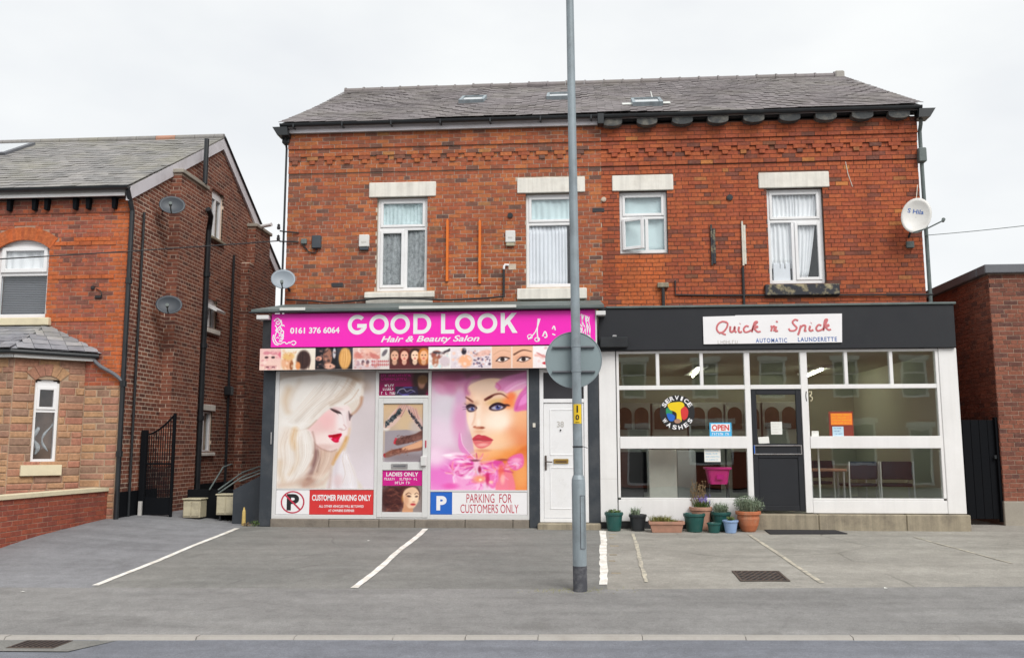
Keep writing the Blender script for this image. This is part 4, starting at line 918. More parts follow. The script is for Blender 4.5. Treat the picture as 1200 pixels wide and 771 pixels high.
def paint_blonde():
    c = Cv(474, 578, 0.75); c.sf = .9; g = random.Random(4)
    def S(P, w0, w1, col, soft=None, al=.7): c.stroke(P, w0, w1, col, soft or max(w0, w1) * .8, al)
    E = lambda x, y, rx, ry, col, soft=1.3, al=.7, rot=0.0: c.ell(x, y, rx, ry, col, soft, al, rot)
    def lock(A, B, n, cols, w=5, al=.4, seed=1): c.strands(A, B, n, cols, w, al, seed, 5, w * 1.4)
    wh, be, gr, tn, br, gd = (240, 236, 232), (226, 217, 207), (208, 200, 192), (198, 172, 148), (164, 134, 112), (214, 170, 116)
    c.vgrad(0, 0, 632, 771, (206, 198, 199), (226, 217, 222)); E(600, 330, 120, 330, (214, 205, 207), 1.4, .8); E(560, 60, 140, 90, (190, 182, 178), 1.4, .7); E(600, 700, 90, 160, (230, 222, 228), 1.3, .7)
    # hair mass
    c.poly([(-20, -20), (500, -20), (545, 90), (545, 190), (500, 275), (470, 300), (475, 380), (450, 480), (440, 560), (490, 630), (515, 700), (520, 790), (-20, 790)], be, 34)
    E(60, 60, 160, 120, (206, 196, 186), 1.2, .7); E(30, 240, 40, 110, tn, 1.3, .8); E(470, 60, 110, 50, br, 1.3, .6, .4); E(250, 20, 300, 46, (168, 152, 142), 1.3, .6)  # the dark band along the top also paints in the overhang's shade
    # veil of pale hair at the lower right
    c.poly([(430, 500), (455, 560), (500, 650), (518, 790), (330, 790), (360, 660), (400, 560)], (233, 228, 232), 26); S([(400, 560), (380, 660), (400, 770)], 30, 20, (214, 204, 210), 34, .7); S([(450, 560), (470, 660), (490, 770)], 26, 20, (243, 240, 244), 28, .7); S([(345, 640), (350, 700), (340, 780)], 22, 20, (204, 178, 170), 26, .7); E(400, 720, 30, 40, (226, 200, 200), 1.3, .6)
    # neck and falling locks
    c.poly([(228, 470), (380, 520), (380, 580), (330, 660), (250, 720), (170, 760), (190, 640), (215, 560)], (214, 188, 174), 26); S([(245, 490), (250, 570), (225, 660), (205, 700)], 24, 34, (142, 112, 110), 26, .8); S([(262, 500), (275, 580), (262, 660)], 10, 12, (120, 90, 88), 16, .6)
    for i in range(9): x = 270 + i * 13; S([(x, 505), (x + 4 - i, 570), (x - 14 - i * 3, 640), (x - 40 - i * 4, 700)], 7, 5, g.choice([(228, 206, 190), (238, 222, 208), (198, 166, 148), (216, 190, 172)]), 11, .6)
    E(200, 720, 60, 46, (184, 150, 136), 1.3, .7); S([(170, 700), (220, 690), (270, 700), (300, 740)], 16, 10, (222, 200, 186), 22, .6)
    # face
    c.poly([(190, 370), (240, 310), (320, 240), (400, 210), (462, 235), (476, 290), (470, 350), (452, 415), (425, 470), (385, 515), (340, 526), (275, 502), (232, 465)], (241, 224, 221), 14)
    E(300, 330, 100, 80, (238, 192, 193), 1.5, .8, -.5); E(255, 420, 50, 60, (234, 206, 202), 1.4, .7); E(420, 330, 40, 80, (240, 232, 233), 1.4, .9); E(310, 450, 70, 44, (245, 230, 226), 1.4, .8); E(300, 500, 70, 20, (222, 192, 186), 1.3, .7); E(395, 490, 30, 24, (232, 206, 202), 1.3, .6); E(462, 350, 16, 70, (226, 206, 206), 1.4, .6); E(240, 350, 40, 30, (236, 206, 204), 1.4, .6)
    E(425, 368, 20, 20, (240, 230, 230), 1.3, .8); E(408, 382, 14, 6, (206, 166, 166), 1.3, .6); S([(418, 290), (432, 340), (436, 366)], 5, 6, (228, 204, 204), 12, .5); E(368, 404, 34, 8, (230, 204, 202), 1.4, .5)
    S([(428, 352), (444, 372), (436, 386), (414, 390)], 4, 5, (206, 170, 168), 9, .8); S([(300, 262), (260, 306), (214, 352), (196, 376)], 8, 8, (190, 160, 148), 18, .7); S([(232, 465), (275, 505), (340, 528), (386, 516)], 6, 5, (176, 140, 130), 14, .7); E(452, 300, 10, 30, (226, 206, 208), 1.3, .6)
    # eyes, painted as soft smudges
    c.poly([(328, 238), (352, 244), (380, 254), (404, 270), (396, 278), (372, 272), (348, 258)], (104, 82, 84), 12, .9); c.stroke([(330, 240), (356, 258), (380, 270), (406, 277)], 5, 6, (46, 36, 40), 7, .9); c.stroke([(400, 272), (410, 280), (416, 288)], 4, 1, (70, 56, 58), 4, .7); c.stroke([(376, 270), (384, 280), (392, 288)], 4, 1, (70, 56, 58), 4, .6); E(372, 240, 44, 12, (214, 180, 182), 1.4, .6, .25)
    c.poly([(458, 262), (468, 280), (484, 290), (474, 306), (466, 326), (460, 296)], (104, 88, 92), 13, .85)
    # lips
    c.poly([(328, 424), (352, 420), (376, 416), (394, 412), (414, 410), (416, 424), (404, 440), (402, 460), (388, 470), (366, 466), (344, 446)], (216, 34, 80), 9); c.poly([(332, 424), (360, 420), (394, 414), (412, 414), (396, 430), (364, 436)], (172, 18, 48), 9, .9); E(346, 442, 9, 6, (246, 190, 206), 1.1, .9); E(404, 456, 7, 8, (250, 214, 224), 1.1, .9); E(376, 452, 12, 6, (238, 80, 124), 1.1, .8)
    # golden curls by the chin
    S([(450, 440), (425, 500), (385, 560), (362, 610)], 22, 14, (212, 164, 106), 22, .9); S([(466, 380), (456, 450), (436, 520)], 12, 10, (228, 200, 170), 16, .7); S([(440, 470), (410, 530), (390, 580)], 6, 5, (236, 208, 168), 8, .7)
    # the great sweep across the brow and down to the left
    c.poly([(-20, 80), (120, 30), (290, 20), (400, 30), (500, 60), (545, 120), (540, 180), (500, 190), (440, 220), (370, 232), (305, 268), (240, 330), (180, 385), (110, 395), (30, 380), (-20, 330)], (230, 225, 219), 24)
    for P, w0, w1, col, al in (([(280, 60), (190, 170), (110, 270), (40, 350)], 60, 50, (238, 235, 231), .8), ([(300, 80), (250, 160), (190, 250), (120, 330)], 22, 14, gr, .8), ([(330, 70), (300, 150), (240, 240), (160, 350)], 40, 30, (240, 237, 234), .8), ([(380, 70), (340, 150), (290, 220), (220, 310)], 16, 12, (206, 196, 188), .7), ([(430, 80), (380, 160), (320, 220), (250, 300)], 26, 18, (236, 231, 227), .8), ([(490, 60), (450, 130), (395, 185), (340, 215)], 26, 12, (180, 152, 130), .85), ([(450, 50), (420, 110), (370, 170)], 14, 8, (204, 182, 162), .7), ([(535, 90), (510, 150), (455, 195), (385, 228)], 30, 18, (237, 233, 229), .9), ([(520, 120), (480, 180), (430, 215)], 6, 5, (196, 168, 146), .7), ([(545, 120), (535, 180), (480, 235)], 12, 8, (228, 216, 206), .8), ([(542, 175), (535, 220), (505, 265), (478, 285)], 16, 5, (184, 138, 112), .9), ([(60, 120), (40, 190), (60, 260)], 40, 26, (206, 180, 152), .7), ([(130, 60), (90, 150), (70, 230)], 26, 16, (216, 204, 192), .7), ([(200, 60), (130, 150), (80, 240)], 34, 26, (236, 232, 228), .7), ([(40, 330), (110, 360), (190, 340), (260, 290)], 24, 14, (240, 236, 232), .8), ([(60, 380), (130, 392), (200, 370), (250, 322)], 8, 6, (200, 178, 162), .7)):
        S(P, w0, w1, col, max(w0, w1) * 1.5, al)
    lock([(290, 30), (210, 130), (120, 240), (30, 330)], [(500, 60), (440, 160), (330, 225), (190, 370)], 90, [wh, (246, 244, 242), be, gr, (220, 206, 194)], 4, .35, 8)
    # lower left waves
    c.poly([(-20, 400), (60, 370), (120, 395), (190, 385), (222, 450), (225, 540), (190, 630), (130, 700), (60, 730), (-20, 740)], (234, 228, 222), 26)
    for P, w0, w1, col, al in (([(110, 395), (95, 440), (110, 500)], 34, 24, gd, .8), ([(150, 400), (190, 470), (195, 560), (150, 650)], 40, 30, (241, 237, 233), .85), ([(205, 400), (232, 470), (226, 560), (185, 640)], 10, 8, (236, 230, 226), .8), ([(225, 400), (242, 470), (236, 540)], 7, 10, (176, 148, 138), .7), ([(60, 400), (30, 490), (50, 590), (100, 650)], 40, 30, (226, 212, 198), .8), ([(40, 520), (80, 600), (60, 700)], 40, 30, (238, 232, 226), .8), ([(120, 520), (130, 600), (80, 680)], 22, 14, (222, 198, 170), .7), ([(10, 690), (80, 720), (160, 690), (210, 640)], 34, 20, (236, 228, 222), .8), ([(20, 750), (100, 740), (170, 720)], 30, 20, (214, 190, 174), .8), ([(20, 600), (20, 660), (40, 720)], 30, 20, (212, 186, 156), .6), ([(250, 700), (300, 690), (340, 660)], 22, 14, (232, 216, 204), .7), ([(230, 760), (290, 740), (330, 700)], 18, 12, (216, 190, 176), .7)):
        S(P, w0, w1, col, max(w0, w1) * 1.5, al)
    lock([(60, 380), (20, 490), (30, 610), (10, 740)], [(200, 395), (232, 480), (225, 580), (130, 720)], 70, [wh, (246, 244, 242), be, (214, 196, 178)], 4, .35, 11)
    # single hairs
    fine = [(250, 248, 246), (222, 210, 198), (196, 174, 156), (236, 230, 224), (176, 150, 132)]
    for A, B, n, sd in (([(290, 30), (210, 130), (120, 240), (30, 330)], [(510, 60), (450, 160), (335, 222), (190, 370)], 150, 31), ([(330, 20), (420, 50), (500, 110), (540, 180)], [(380, 90), (440, 130), (490, 180), (510, 250)], 60, 32), ([(50, 380), (15, 490), (30, 610), (10, 740)], [(205, 395), (235, 480), (226, 580), (140, 730)], 140, 33), ([(265, 500), (262, 580), (230, 660), (190, 750)], [(380, 510), (372, 590), (330, 670), (280, 750)], 70, 34), ([(440, 500), (420, 580), (440, 680), (400, 770)], [(450, 540), (490, 630), (515, 700), (515, 770)], 60, 35)): c.strands(A, B, n, fine, 1.8, .27, sd, 6, 2.2)
    c.blur(1); return c.image('poster_blonde', 1.16, 238, 1.0, 2.5)

def paint_pink():
    c = Cv(472, 578, 0.75); c.sf = .9; g = random.Random(6)
    def S(P, w0, w1, col, soft=None, al=.8): c.stroke(P, w0, w1, col, soft or max(w0, w1) * .8, al)
    E = lambda x, y, rx, ry, col, soft=1.3, al=.8, rot=0.0: c.ell(x, y, rx, ry, col, soft, al, rot)
    c.vgrad(0, 0, 629, 771, (170, 126, 146), (238, 206, 226)); E(90, 260, 160, 170, (218, 212, 220), 1.4, .95); E(70, 420, 120, 110, (232, 214, 228), 1.4, .9); E(190, 320, 50, 120, (222, 160, 198), 1.5, .8); E(60, 680, 140, 120, (232, 126, 204), 1.5, .8); E(30, 560, 70, 60, (246, 226, 240), 1.4, .8); E(300, 10, 360, 44, (112, 84, 92), 1.3, .8)  # last ellipse paints the overhang's shade into the top of the print
    for (x, y, rx, ry, col, rt) in ((90, 70, 90, 44, (184, 112, 142), .2), (60, 120, 50, 30, (206, 150, 180), .5), (130, 110, 40, 50, (196, 130, 166), -.4), (215, 100, 34, 70, (186, 116, 164), -.35), (190, 160, 26, 50, (208, 170, 200), .2), (150, 40, 60, 26, (150, 90, 118), 0)): E(x, y, rx, ry, col, 1.2, .75, rt)
    # face
    c.poly([(236, 120), (280, 80), (390, 50), (520, 70), (650, 130), (650, 500), (580, 535), (480, 575), (370, 592), (315, 570), (285, 520), (272, 450), (252, 375), (233, 305), (232, 200)], (241, 208, 184), 12)
    for q in ((380, 110, 150, 50, (222, 198, 182), 1.5, .8, 0), (440, 330, 110, 66, (252, 236, 221), 1.5, .95, 0), (625, 460, 110, 100, (226, 146, 104), 1.6, .9, 0), (560, 400, 90, 50, (230, 160, 122), 1.6, .6, -.6), (480, 545, 170, 40, (236, 158, 96), 1.5, .95, -.2), (600, 300, 70, 80, (238, 182, 142), 1.5, .8, 0), (330, 550, 60, 34, (238, 184, 146), 1.4, .8, 0), (262, 320, 26, 70, (250, 232, 222), 1.4, .8, 0), (440, 460, 90, 60, (246, 208, 172), 1.5, .7, 0), (305, 260, 26, 80, (248, 228, 212), 1.4, .8, 0), (400, 540, 60, 24, (246, 190, 140), 1.4, .7, 0), (250, 180, 20, 50, (228, 186, 176), 1.4, .6, 0), (500, 100, 60, 40, (226, 190, 176), 1.4, .6, 0)): E(*q)
    c.poly([(300, 600), (400, 590), (500, 570), (650, 490), (650, 790), (520, 790), (480, 660)], (222, 132, 80), 26, .95); E(590, 670, 60, 100, (240, 176, 120), 1.4, .9)
    # brows and eyes
    S([(356, 190), (385, 172), (425, 155), (465, 154), (508, 182)], 15, 5, (112, 62, 56), 11, .95); S([(358, 192), (400, 170)], 16, 12, (92, 46, 42), 10, .7) if False else E(382, 178, 28, 8, (88, 44, 42), 1.2, .8, -.5); S([(228, 174), (246, 184), (272, 204)], 7, 13, (108, 58, 54), 10, .9)
    E(430, 205, 60, 22, (214, 182, 132), 1.4, .85, -.1); E(510, 212, 46, 34, (238, 142, 88), 1.4, .85); E(300, 210, 20, 20, (226, 190, 160), 1.4, .6); E(262, 215, 40, 14, (206, 166, 146), 1.4, .7)
    c.poly([(380, 250), (396, 226), (430, 210), (470, 216), (496, 232), (476, 252), (440, 262), (405, 262)], (78, 58, 66), 14, .95); c.poly([(396, 246), (420, 232), (450, 230), (474, 238), (456, 252), (420, 256)], (188, 186, 204), 9, .95); E(440, 240, 17, 15, (84, 92, 146), .7, .95); E(439, 238, 7, 7, (30, 26, 44), .8, .9); E(446, 233, 4, 3, (250, 250, 255), .8, .9); S([(386, 240), (410, 222), (445, 214), (480, 226)], 9, 9, (46, 32, 42), 8, .95); E(500, 226, 18, 7, (70, 48, 54), 1.2, .8, .2)
    c.poly([(230, 232), (252, 216), (282, 222), (300, 240), (292, 260), (262, 270), (240, 262)], (84, 66, 78), 14, .95); c.poly([(244, 250), (262, 240), (284, 242), (290, 252), (272, 260), (254, 260)], (182, 180, 200), 9, .95); E(272, 249, 12, 11, (86, 94, 148), .7, .95); E(272, 248, 5, 5, (30, 26, 44), .8, .9); E(277, 244, 3, 3, (250, 250, 255), .8, .9); S([(232, 236), (256, 226), (284, 230), (298, 244)], 8, 8, (46, 34, 46), 8, .95)
    for P in ([(240, 240), (222, 236), (206, 238)], [(238, 248), (222, 250), (208, 254)], [(240, 228), (228, 220), (218, 214)]): S(P, 4, 2, (96, 78, 96), 4, .8)
    # nose and mouth
    S([(292, 230), (288, 300), (272, 350)], 6, 8, (224, 178, 152), 18, .7); E(313, 340, 14, 26, (253, 236, 222), 1.4, .9); E(318, 372, 30, 8, (186, 118, 96), 1.3, .8); E(336, 372, 14, 7, (150, 84, 68), 1.2, .8); E(286, 366, 10, 6, (178, 108, 88), 1.2, .8); E(318, 396, 30, 10, (228, 178, 150), 1.4, .6)
    c.poly([(272, 448), (286, 428), (312, 415), (332, 421), (358, 424), (408, 450), (370, 456), (320, 452)], (192, 72, 88), 10, .95); c.poly([(276, 452), (320, 456), (372, 458), (402, 456), (384, 484), (342, 504), (306, 500), (284, 476)], (222, 124, 128), 11, .95); E(338, 482, 36, 10, (242, 184, 178), 1.3, .9, -.08); S([(278, 452), (320, 452), (352, 457), (404, 453)], 4, 3, (140, 44, 60), 6, .85); E(312, 432, 22, 6, (216, 112, 122), 1.2, .7); E(342, 518, 44, 9, (216, 152, 122), 1.4, .7)
    # petals over the brow and at the right
    for P, col in (([(420, 100), (470, 50), (560, 24), (650, 6), (650, 60), (560, 90), (500, 130), (450, 130)], (206, 136, 182)), ([(480, 120), (560, 70), (640, 60), (640, 110), (560, 130), (500, 150)], (228, 168, 206)), ([(545, 262), (560, 190), (600, 130), (650, 100), (650, 240), (600, 262)], (216, 116, 182)), ([(570, 230), (600, 160), (640, 130), (640, 200)], (234, 158, 212))): c.poly(P, col, 20, .9)
    S([(430, 84), (455, 110), (440, 130)], 10, 6, (196, 100, 140), 14, .7); E(528, 168, 30, 26, (240, 130, 84), 1.3, .8); S([(500, 140), (560, 100), (640, 70)], 8, 6, (244, 210, 232), 12, .7); S([(560, 250), (590, 180), (630, 140)], 8, 5, (188, 84, 150), 14, .6); S([(240, 150), (228, 100), (262, 50), (310, 40)], 26, 20, (182, 116, 156), 26, .8)
    # lilies: many soft strokes running out from the hearts of the flowers
    for P, col in (([(186, 400), (206, 470), (250, 530), (300, 575), (240, 560), (182, 500)], (226, 150, 200)), ([(76, 552), (150, 530), (230, 540), (300, 580), (240, 592), (150, 580)], (246, 214, 234)), ([(120, 600), (190, 556), (280, 585), (260, 640), (180, 670), (130, 640)], (234, 140, 204)), ([(160, 700), (230, 650), (320, 680), (330, 780), (140, 780)], (240, 174, 216)), ([(330, 612), (390, 585), (470, 586), (440, 640), (370, 650)], (222, 96, 172)), ([(360, 660), (430, 620), (480, 600), (468, 690), (410, 760), (366, 720)], (234, 130, 186)), ([(500, 580), (550, 545), (600, 542), (606, 610), (560, 645), (520, 630)], (232, 124, 180)), ([(440, 690), (480, 620), (500, 600), (540, 690), (545, 780), (430, 780)], (238, 142, 160))): c.poly(P, col, 16, .95)
    pal = [(252, 236, 246), (246, 200, 230), (238, 150, 208), (226, 96, 182), (196, 50, 130), (250, 216, 236), (240, 120, 150), (244, 170, 150)]
    for (fx, fy, n, r0, r1) in ((290, 610, 70, 20, 150), (430, 650, 60, 15, 120), (150, 660, 50, 20, 120), (320, 720, 46, 10, 90), (550, 600, 22, 8, 60), (230, 560, 26, 10, 120)):
        for i in range(n):
            a_ = g.uniform(0, 6.28); q0, q1 = g.uniform(0, r0), g.uniform(r0, r1); x0, y0, x1, y1 = fx + q0 * math.cos(a_), fy + q0 * math.sin(a_) * .7, fx + q1 * math.cos(a_ + .3), fy + q1 * math.sin(a_ + .3) * .6
            if y1 < 535 or (x1 > 470 and y1 < 590) or x1 > 610: continue
            S([(x0, y0), ((x0 + x1) / 2 + g.uniform(-8, 8), (y0 + y1) / 2 + g.uniform(-8, 8)), (x1, y1)], g.uniform(5, 14), g.uniform(3, 9), g.choice(pal), g.uniform(8, 16), g.uniform(.35, .75))
    for (x, y, rx, ry, col) in ((302, 612, 22, 34, (244, 206, 226)), (320, 700, 40, 22, (240, 168, 128)), (325, 705, 10, 8, (254, 236, 206)), (460, 650, 20, 40, (234, 118, 104)), (372, 700, 12, 40, (196, 60, 110)), (290, 582, 30, 7, (130, 70, 84)), (470, 578, 36, 8, (170, 92, 84)), (320, 640, 10, 20, (150, 40, 80)), (395, 720, 14, 10, (250, 214, 190)), (120, 548, 40, 8, (252, 244, 250)), (200, 590, 44, 10, (254, 236, 248)), (470, 700, 14, 30, (250, 196, 190)), (560, 580, 30, 14, (246, 186, 214)), (240, 690, 30, 12, (254, 238, 248)), (130, 745, 50, 18, (230, 110, 184))): E(x, y, rx, ry, col, 1.3, .85)
    S([(196, 410), (210, 480), (262, 545), (296, 572)], 4, 3, (252, 226, 242), 6, .8); c.blur(1); return c.image('poster_flowers', 1.14, 208, 1.08, 2.5)

def small_face(c, x, y, r_, skin, hair, lips=True, turn=0.0):
    c.ell(x, y - r_ * .1, r_ * 1.05, r_ * 1.25, hair, .25); c.ell(x, y + r_ * .9, r_ * 1.1, r_ * 1.1, hair, .5, .8); c.ell(x, y + r_ * 1.3, r_ * .45, r_ * .6, tuple(v * .9 for v in skin), .3)
    c.ell(x + turn * r_, y + r_ * .12, r_ * .72, r_ * .98, skin, .25); c.ell(x + turn * r_ - r_ * .28, y, r_ * .16, r_ * .07, (60, 40, 40), .5); c.ell(x + turn * r_ + r_ * .3, y, r_ * .16, r_ * .07, (60, 40, 40), .5)
    c.ell(x + turn * r_, y + r_ * .38, r_ * .09, r_ * .12, tuple(v * .85 for v in skin), .8)
    if lips: c.ell(x + turn * r_, y + r_ * .66, r_ * .22, r_ * .09, (190, 60, 70), .4)
def eye_panel(c, x0, x1, skin, brow, lid):
    c.vgrad(x0, 0, x1, 166, skin, tuple(v * .94 for v in skin)); cx = (x0 + x1) / 2
    c.stroke([(x0 + 12, 62), (cx, 30), (x1 - 10, 40)], 13 if brow else 5, 5, (92, 62, 52) if brow else (200, 160, 136), 5, .9); c.ell(cx + 4, 92, 52, 24, lid, .8, .8); c.ell(cx + 6, 100, 40, 15, (240, 232, 228), .3); c.ell(cx + 6, 99, 16, 15, (50, 36, 34), .3)
    c.stroke([(cx - 40, 112), (cx - 10, 84), (cx + 30, 84), (cx + 56, 92)], 6, 9, (36, 26, 28), 4); c.stroke([(cx - 34, 112), (cx + 4, 120), (cx + 48, 100)], 3, 4, (70, 50, 48), 4)
def paint_strip():
    # units: 6.667 per photo pixel from the strip's left end; about 2470 x 166
    c = Cv(1235, 84, 0.5, (228, 205, 196)); c.vgrad(0, 0, 230, 166, (226, 190, 186), (236, 208, 196))
    for x in (50, 100): c.ell(x, 68, 14, 8, (60, 40, 46), .5); c.ell(x, 34, 26, 14, (196, 120, 136), .8, .7)
    for x in (140, 160): c.ell(x, 50, 20, 26, (206, 110, 130), .8, .6)
    c.poly([(36, 130), (130, 130), (130, 160), (36, 160)], (200, 150, 150), 2, .6, False); c.ell(60, 145, 12, 6, (120, 70, 80), .6); c.ell(104, 145, 12, 6, (120, 70, 80), .6)
    c.vgrad(160, 0, 420, 166, (234, 226, 214), (226, 214, 200)); c.ell(205, 110, 44, 60, (226, 180, 150), .5); c.ell(215, 60, 46, 30, (222, 186, 130), .6); c.ell(240, 130, 14, 40, (150, 96, 64), .6); c.ell(330, 90, 52, 75, (66, 48, 46), .4); c.strands([(300, 30), (300, 90), (300, 160)], [(370, 40), (380, 100), (370, 166)], 40, [(40, 30, 30), (96, 72, 66), (80, 58, 54)], 4, .6, 2); c.ell(290, 135, 18, 30, (214, 150, 104), .6)
    c.vgrad(420, 0, 580, 166, (40, 38, 44), (26, 24, 30)); c.ell(510, 70, 34, 70, (166, 122, 104), .4); c.strands([(490, 10), (480, 70), (490, 130)], [(525, 10), (540, 70), (535, 130)], 40, [(190, 146, 126), (130, 90, 80)], 4, .5, 3); c.ell(445, 80, 24, 18, (226, 170, 150), .4); c.ell(525, 140, 44, 22, (226, 180, 160), .4); c.ell(560, 40, 12, 40, (200, 200, 205), .5)
    c.vgrad(580, 0, 700, 166, (70, 70, 80), (34, 32, 36)); c.ell(640, 80, 46, 84, (214, 166, 108), .3); c.strands([(610, 10), (600, 90), (610, 160)], [(670, 10), (685, 80), (660, 160)], 60, [(236, 200, 146), (196, 142, 86), (226, 184, 124)], 4, .6, 4)
    c.vgrad(703, 0, 905, 86, (226, 196, 188), (214, 170, 160)); c.ell(745, 56, 36, 26, (206, 140, 130), .6); c.ell(830, 40, 70, 26, (232, 190, 176), .6, 1, .5); c.ell(860, 66, 40, 18, (200, 130, 124), .7, 1, .4); c.vgrad(905, 0, 970, 166, (236, 232, 226), (214, 208, 204)); c.ell(935, 40, 14, 30, (90, 84, 92), .6, .8, .6)
    c.vgrad(703, 88, 905, 166, (222, 210, 210), (206, 190, 192)); c.ell(775, 115, 12, 20, (120, 96, 104), .5); c.ell(810, 115, 12, 20, (120, 96, 104), .5); c.ell(735, 120, 20, 20, (190, 160, 166), .6)
    for j in range(2):
        for i in range(9): c.stroke([(838 + i * 15, 108 + j * 26), (846 + i * 15, 100 + j * 26), (848 + i * 15, 116 + j * 26)], 4, 4, (170, 50, 56), 2, .9)
    c.vgrad(972, 0, 1260, 166, (120, 70, 74), (90, 50, 52))
    for i, (x, hr, sk) in enumerate(((1010, (92, 66, 58), (224, 180, 156)), (1082, (96, 40, 38), (232, 186, 166)), (1160, (64, 44, 42), (244, 214, 190)), (1225, (190, 124, 66), (236, 186, 150)))): small_face(c, x, 60, 40, sk, hr)
    c.vgrad(1262, 0, 1420, 166, (240, 236, 232), (232, 228, 226)); c.ell(1320, 60, 40, 34, (150, 96, 86), .4); c.stroke([(1300, 40), (1350, 46), (1400, 30), (1416, 20)], 16, 18, (80, 72, 78), 5); c.ell(1310, 110, 24, 40, (176, 120, 96), .5); c.ell(1380, 110, 40, 40, (206, 190, 196), .6, .8)
    c.vgrad(1422, 0, 1720, 166, (232, 222, 224), (222, 212, 216)); c.ell(1530, 110, 50, 50, (240, 184, 150), .5); c.ell(1520, 34, 18, 26, (50, 42, 54), .5)
    gg = random.Random(9)
    for i in range(60): c.ell(gg.uniform(1590, 1710), gg.uniform(30, 160), gg.uniform(4, 11), gg.uniform(4, 11), gg.choice([(110, 96, 124), (246, 240, 244), (80, 66, 84), (216, 170, 160)]), .5, .8)
    c.ell(1660, 50, 60, 22, (232, 190, 176), .6, .8, -.3)
    eye_panel(c, 1724, 1866, (232, 190, 166), False, (226, 176, 150)); eye_panel(c, 1874, 2022, (236, 192, 166), True, (214, 160, 136))
    c.vgrad(2026, 0, 2470, 166, (244, 240, 240), (236, 228, 228)); c.stroke([(2040, 70), (2110, 80), (2160, 110)], 18, 14, (232, 190, 182), 6); c.stroke([(2050, 50), (2120, 90), (2170, 130)], 10, 10, (206, 140, 140), 5); c.ell(2110, 130, 20, 10, (190, 60, 70), .6); small_face(c, 2260, 60, 42, (232, 190, 166), (90, 60, 50)); small_face(c, 2390, 60, 42, (240, 200, 176), (170, 110, 60))
    g3 = random.Random(21)
    for (xa, xb, cols, n) in ((0, 160, [(236, 200, 196), (206, 140, 150), (246, 226, 220)], 26), (160, 300, [(240, 226, 206), (222, 178, 140), (206, 150, 112)], 24), (425, 580, [(30, 28, 34), (90, 76, 80), (200, 160, 146), (60, 50, 56)], 34), (705, 905, [(236, 206, 196), (206, 150, 142), (246, 232, 226), (190, 120, 116)], 40), (1264, 1420, [(246, 244, 242), (206, 190, 186), (120, 92, 90), (190, 220, 222)], 26), (1424, 1590, [(246, 238, 240), (206, 190, 200), (244, 196, 168)], 26), (2030, 2200, [(250, 246, 246), (232, 196, 190), (214, 160, 158)], 22)):
        for i in range(n): x, y = g3.uniform(xa + 10, xb - 14), g3.uniform(8, 158); c.ell(x, y, g3.uniform(5, 16), g3.uniform(4, 13), g3.choice(cols), .9, .55, g3.uniform(0, 3))
    for x in (700, 970, 1261, 1421, 1722, 1870, 2024): c.stroke([(x, 0), (x, 80), (x, 166)], 4, 4, (240, 236, 234), 2)
    c.blur(1); return c.image('salon_strip', 1.12, 170, 1.1, 4)
def paint_transom():
    c = Cv(232, 100, 0.5, (110, 12, 66)); c.vgrad(0, 0, 464, 200, (92, 34, 66), (150, 8, 82)); c.ell(400, 70, 90, 130, (52, 34, 32), .6); c.ell(400, 90, 34, 50, (150, 108, 90), .6); c.ell(410, 60, 50, 40, (110, 78, 50), .6); c.ell(400, 180, 40, 30, (46, 34, 40), .6)
    c.poly([(150, 120), (360, 120), (370, 200), (150, 200)], (44, 38, 60), 4, 1, False)
    c.stroke([(170, 180), (190, 150), (230, 140), (260, 165), (300, 150), (340, 170)], 7, 4, (190, 186, 210), 4); c.stroke([(180, 170), (220, 190), (280, 180), (330, 160)], 5, 3, (110, 100, 200), 4); c.stroke([(230, 130), (280, 128), (310, 130)], 5, 5, (120, 110, 220), 3); c.stroke([(210, 200), (250, 195), (280, 196)], 5, 5, (120, 110, 220), 3)
    c.blur(1); return c.image('salon_transom', 1.0, 150, 1.0, 3)
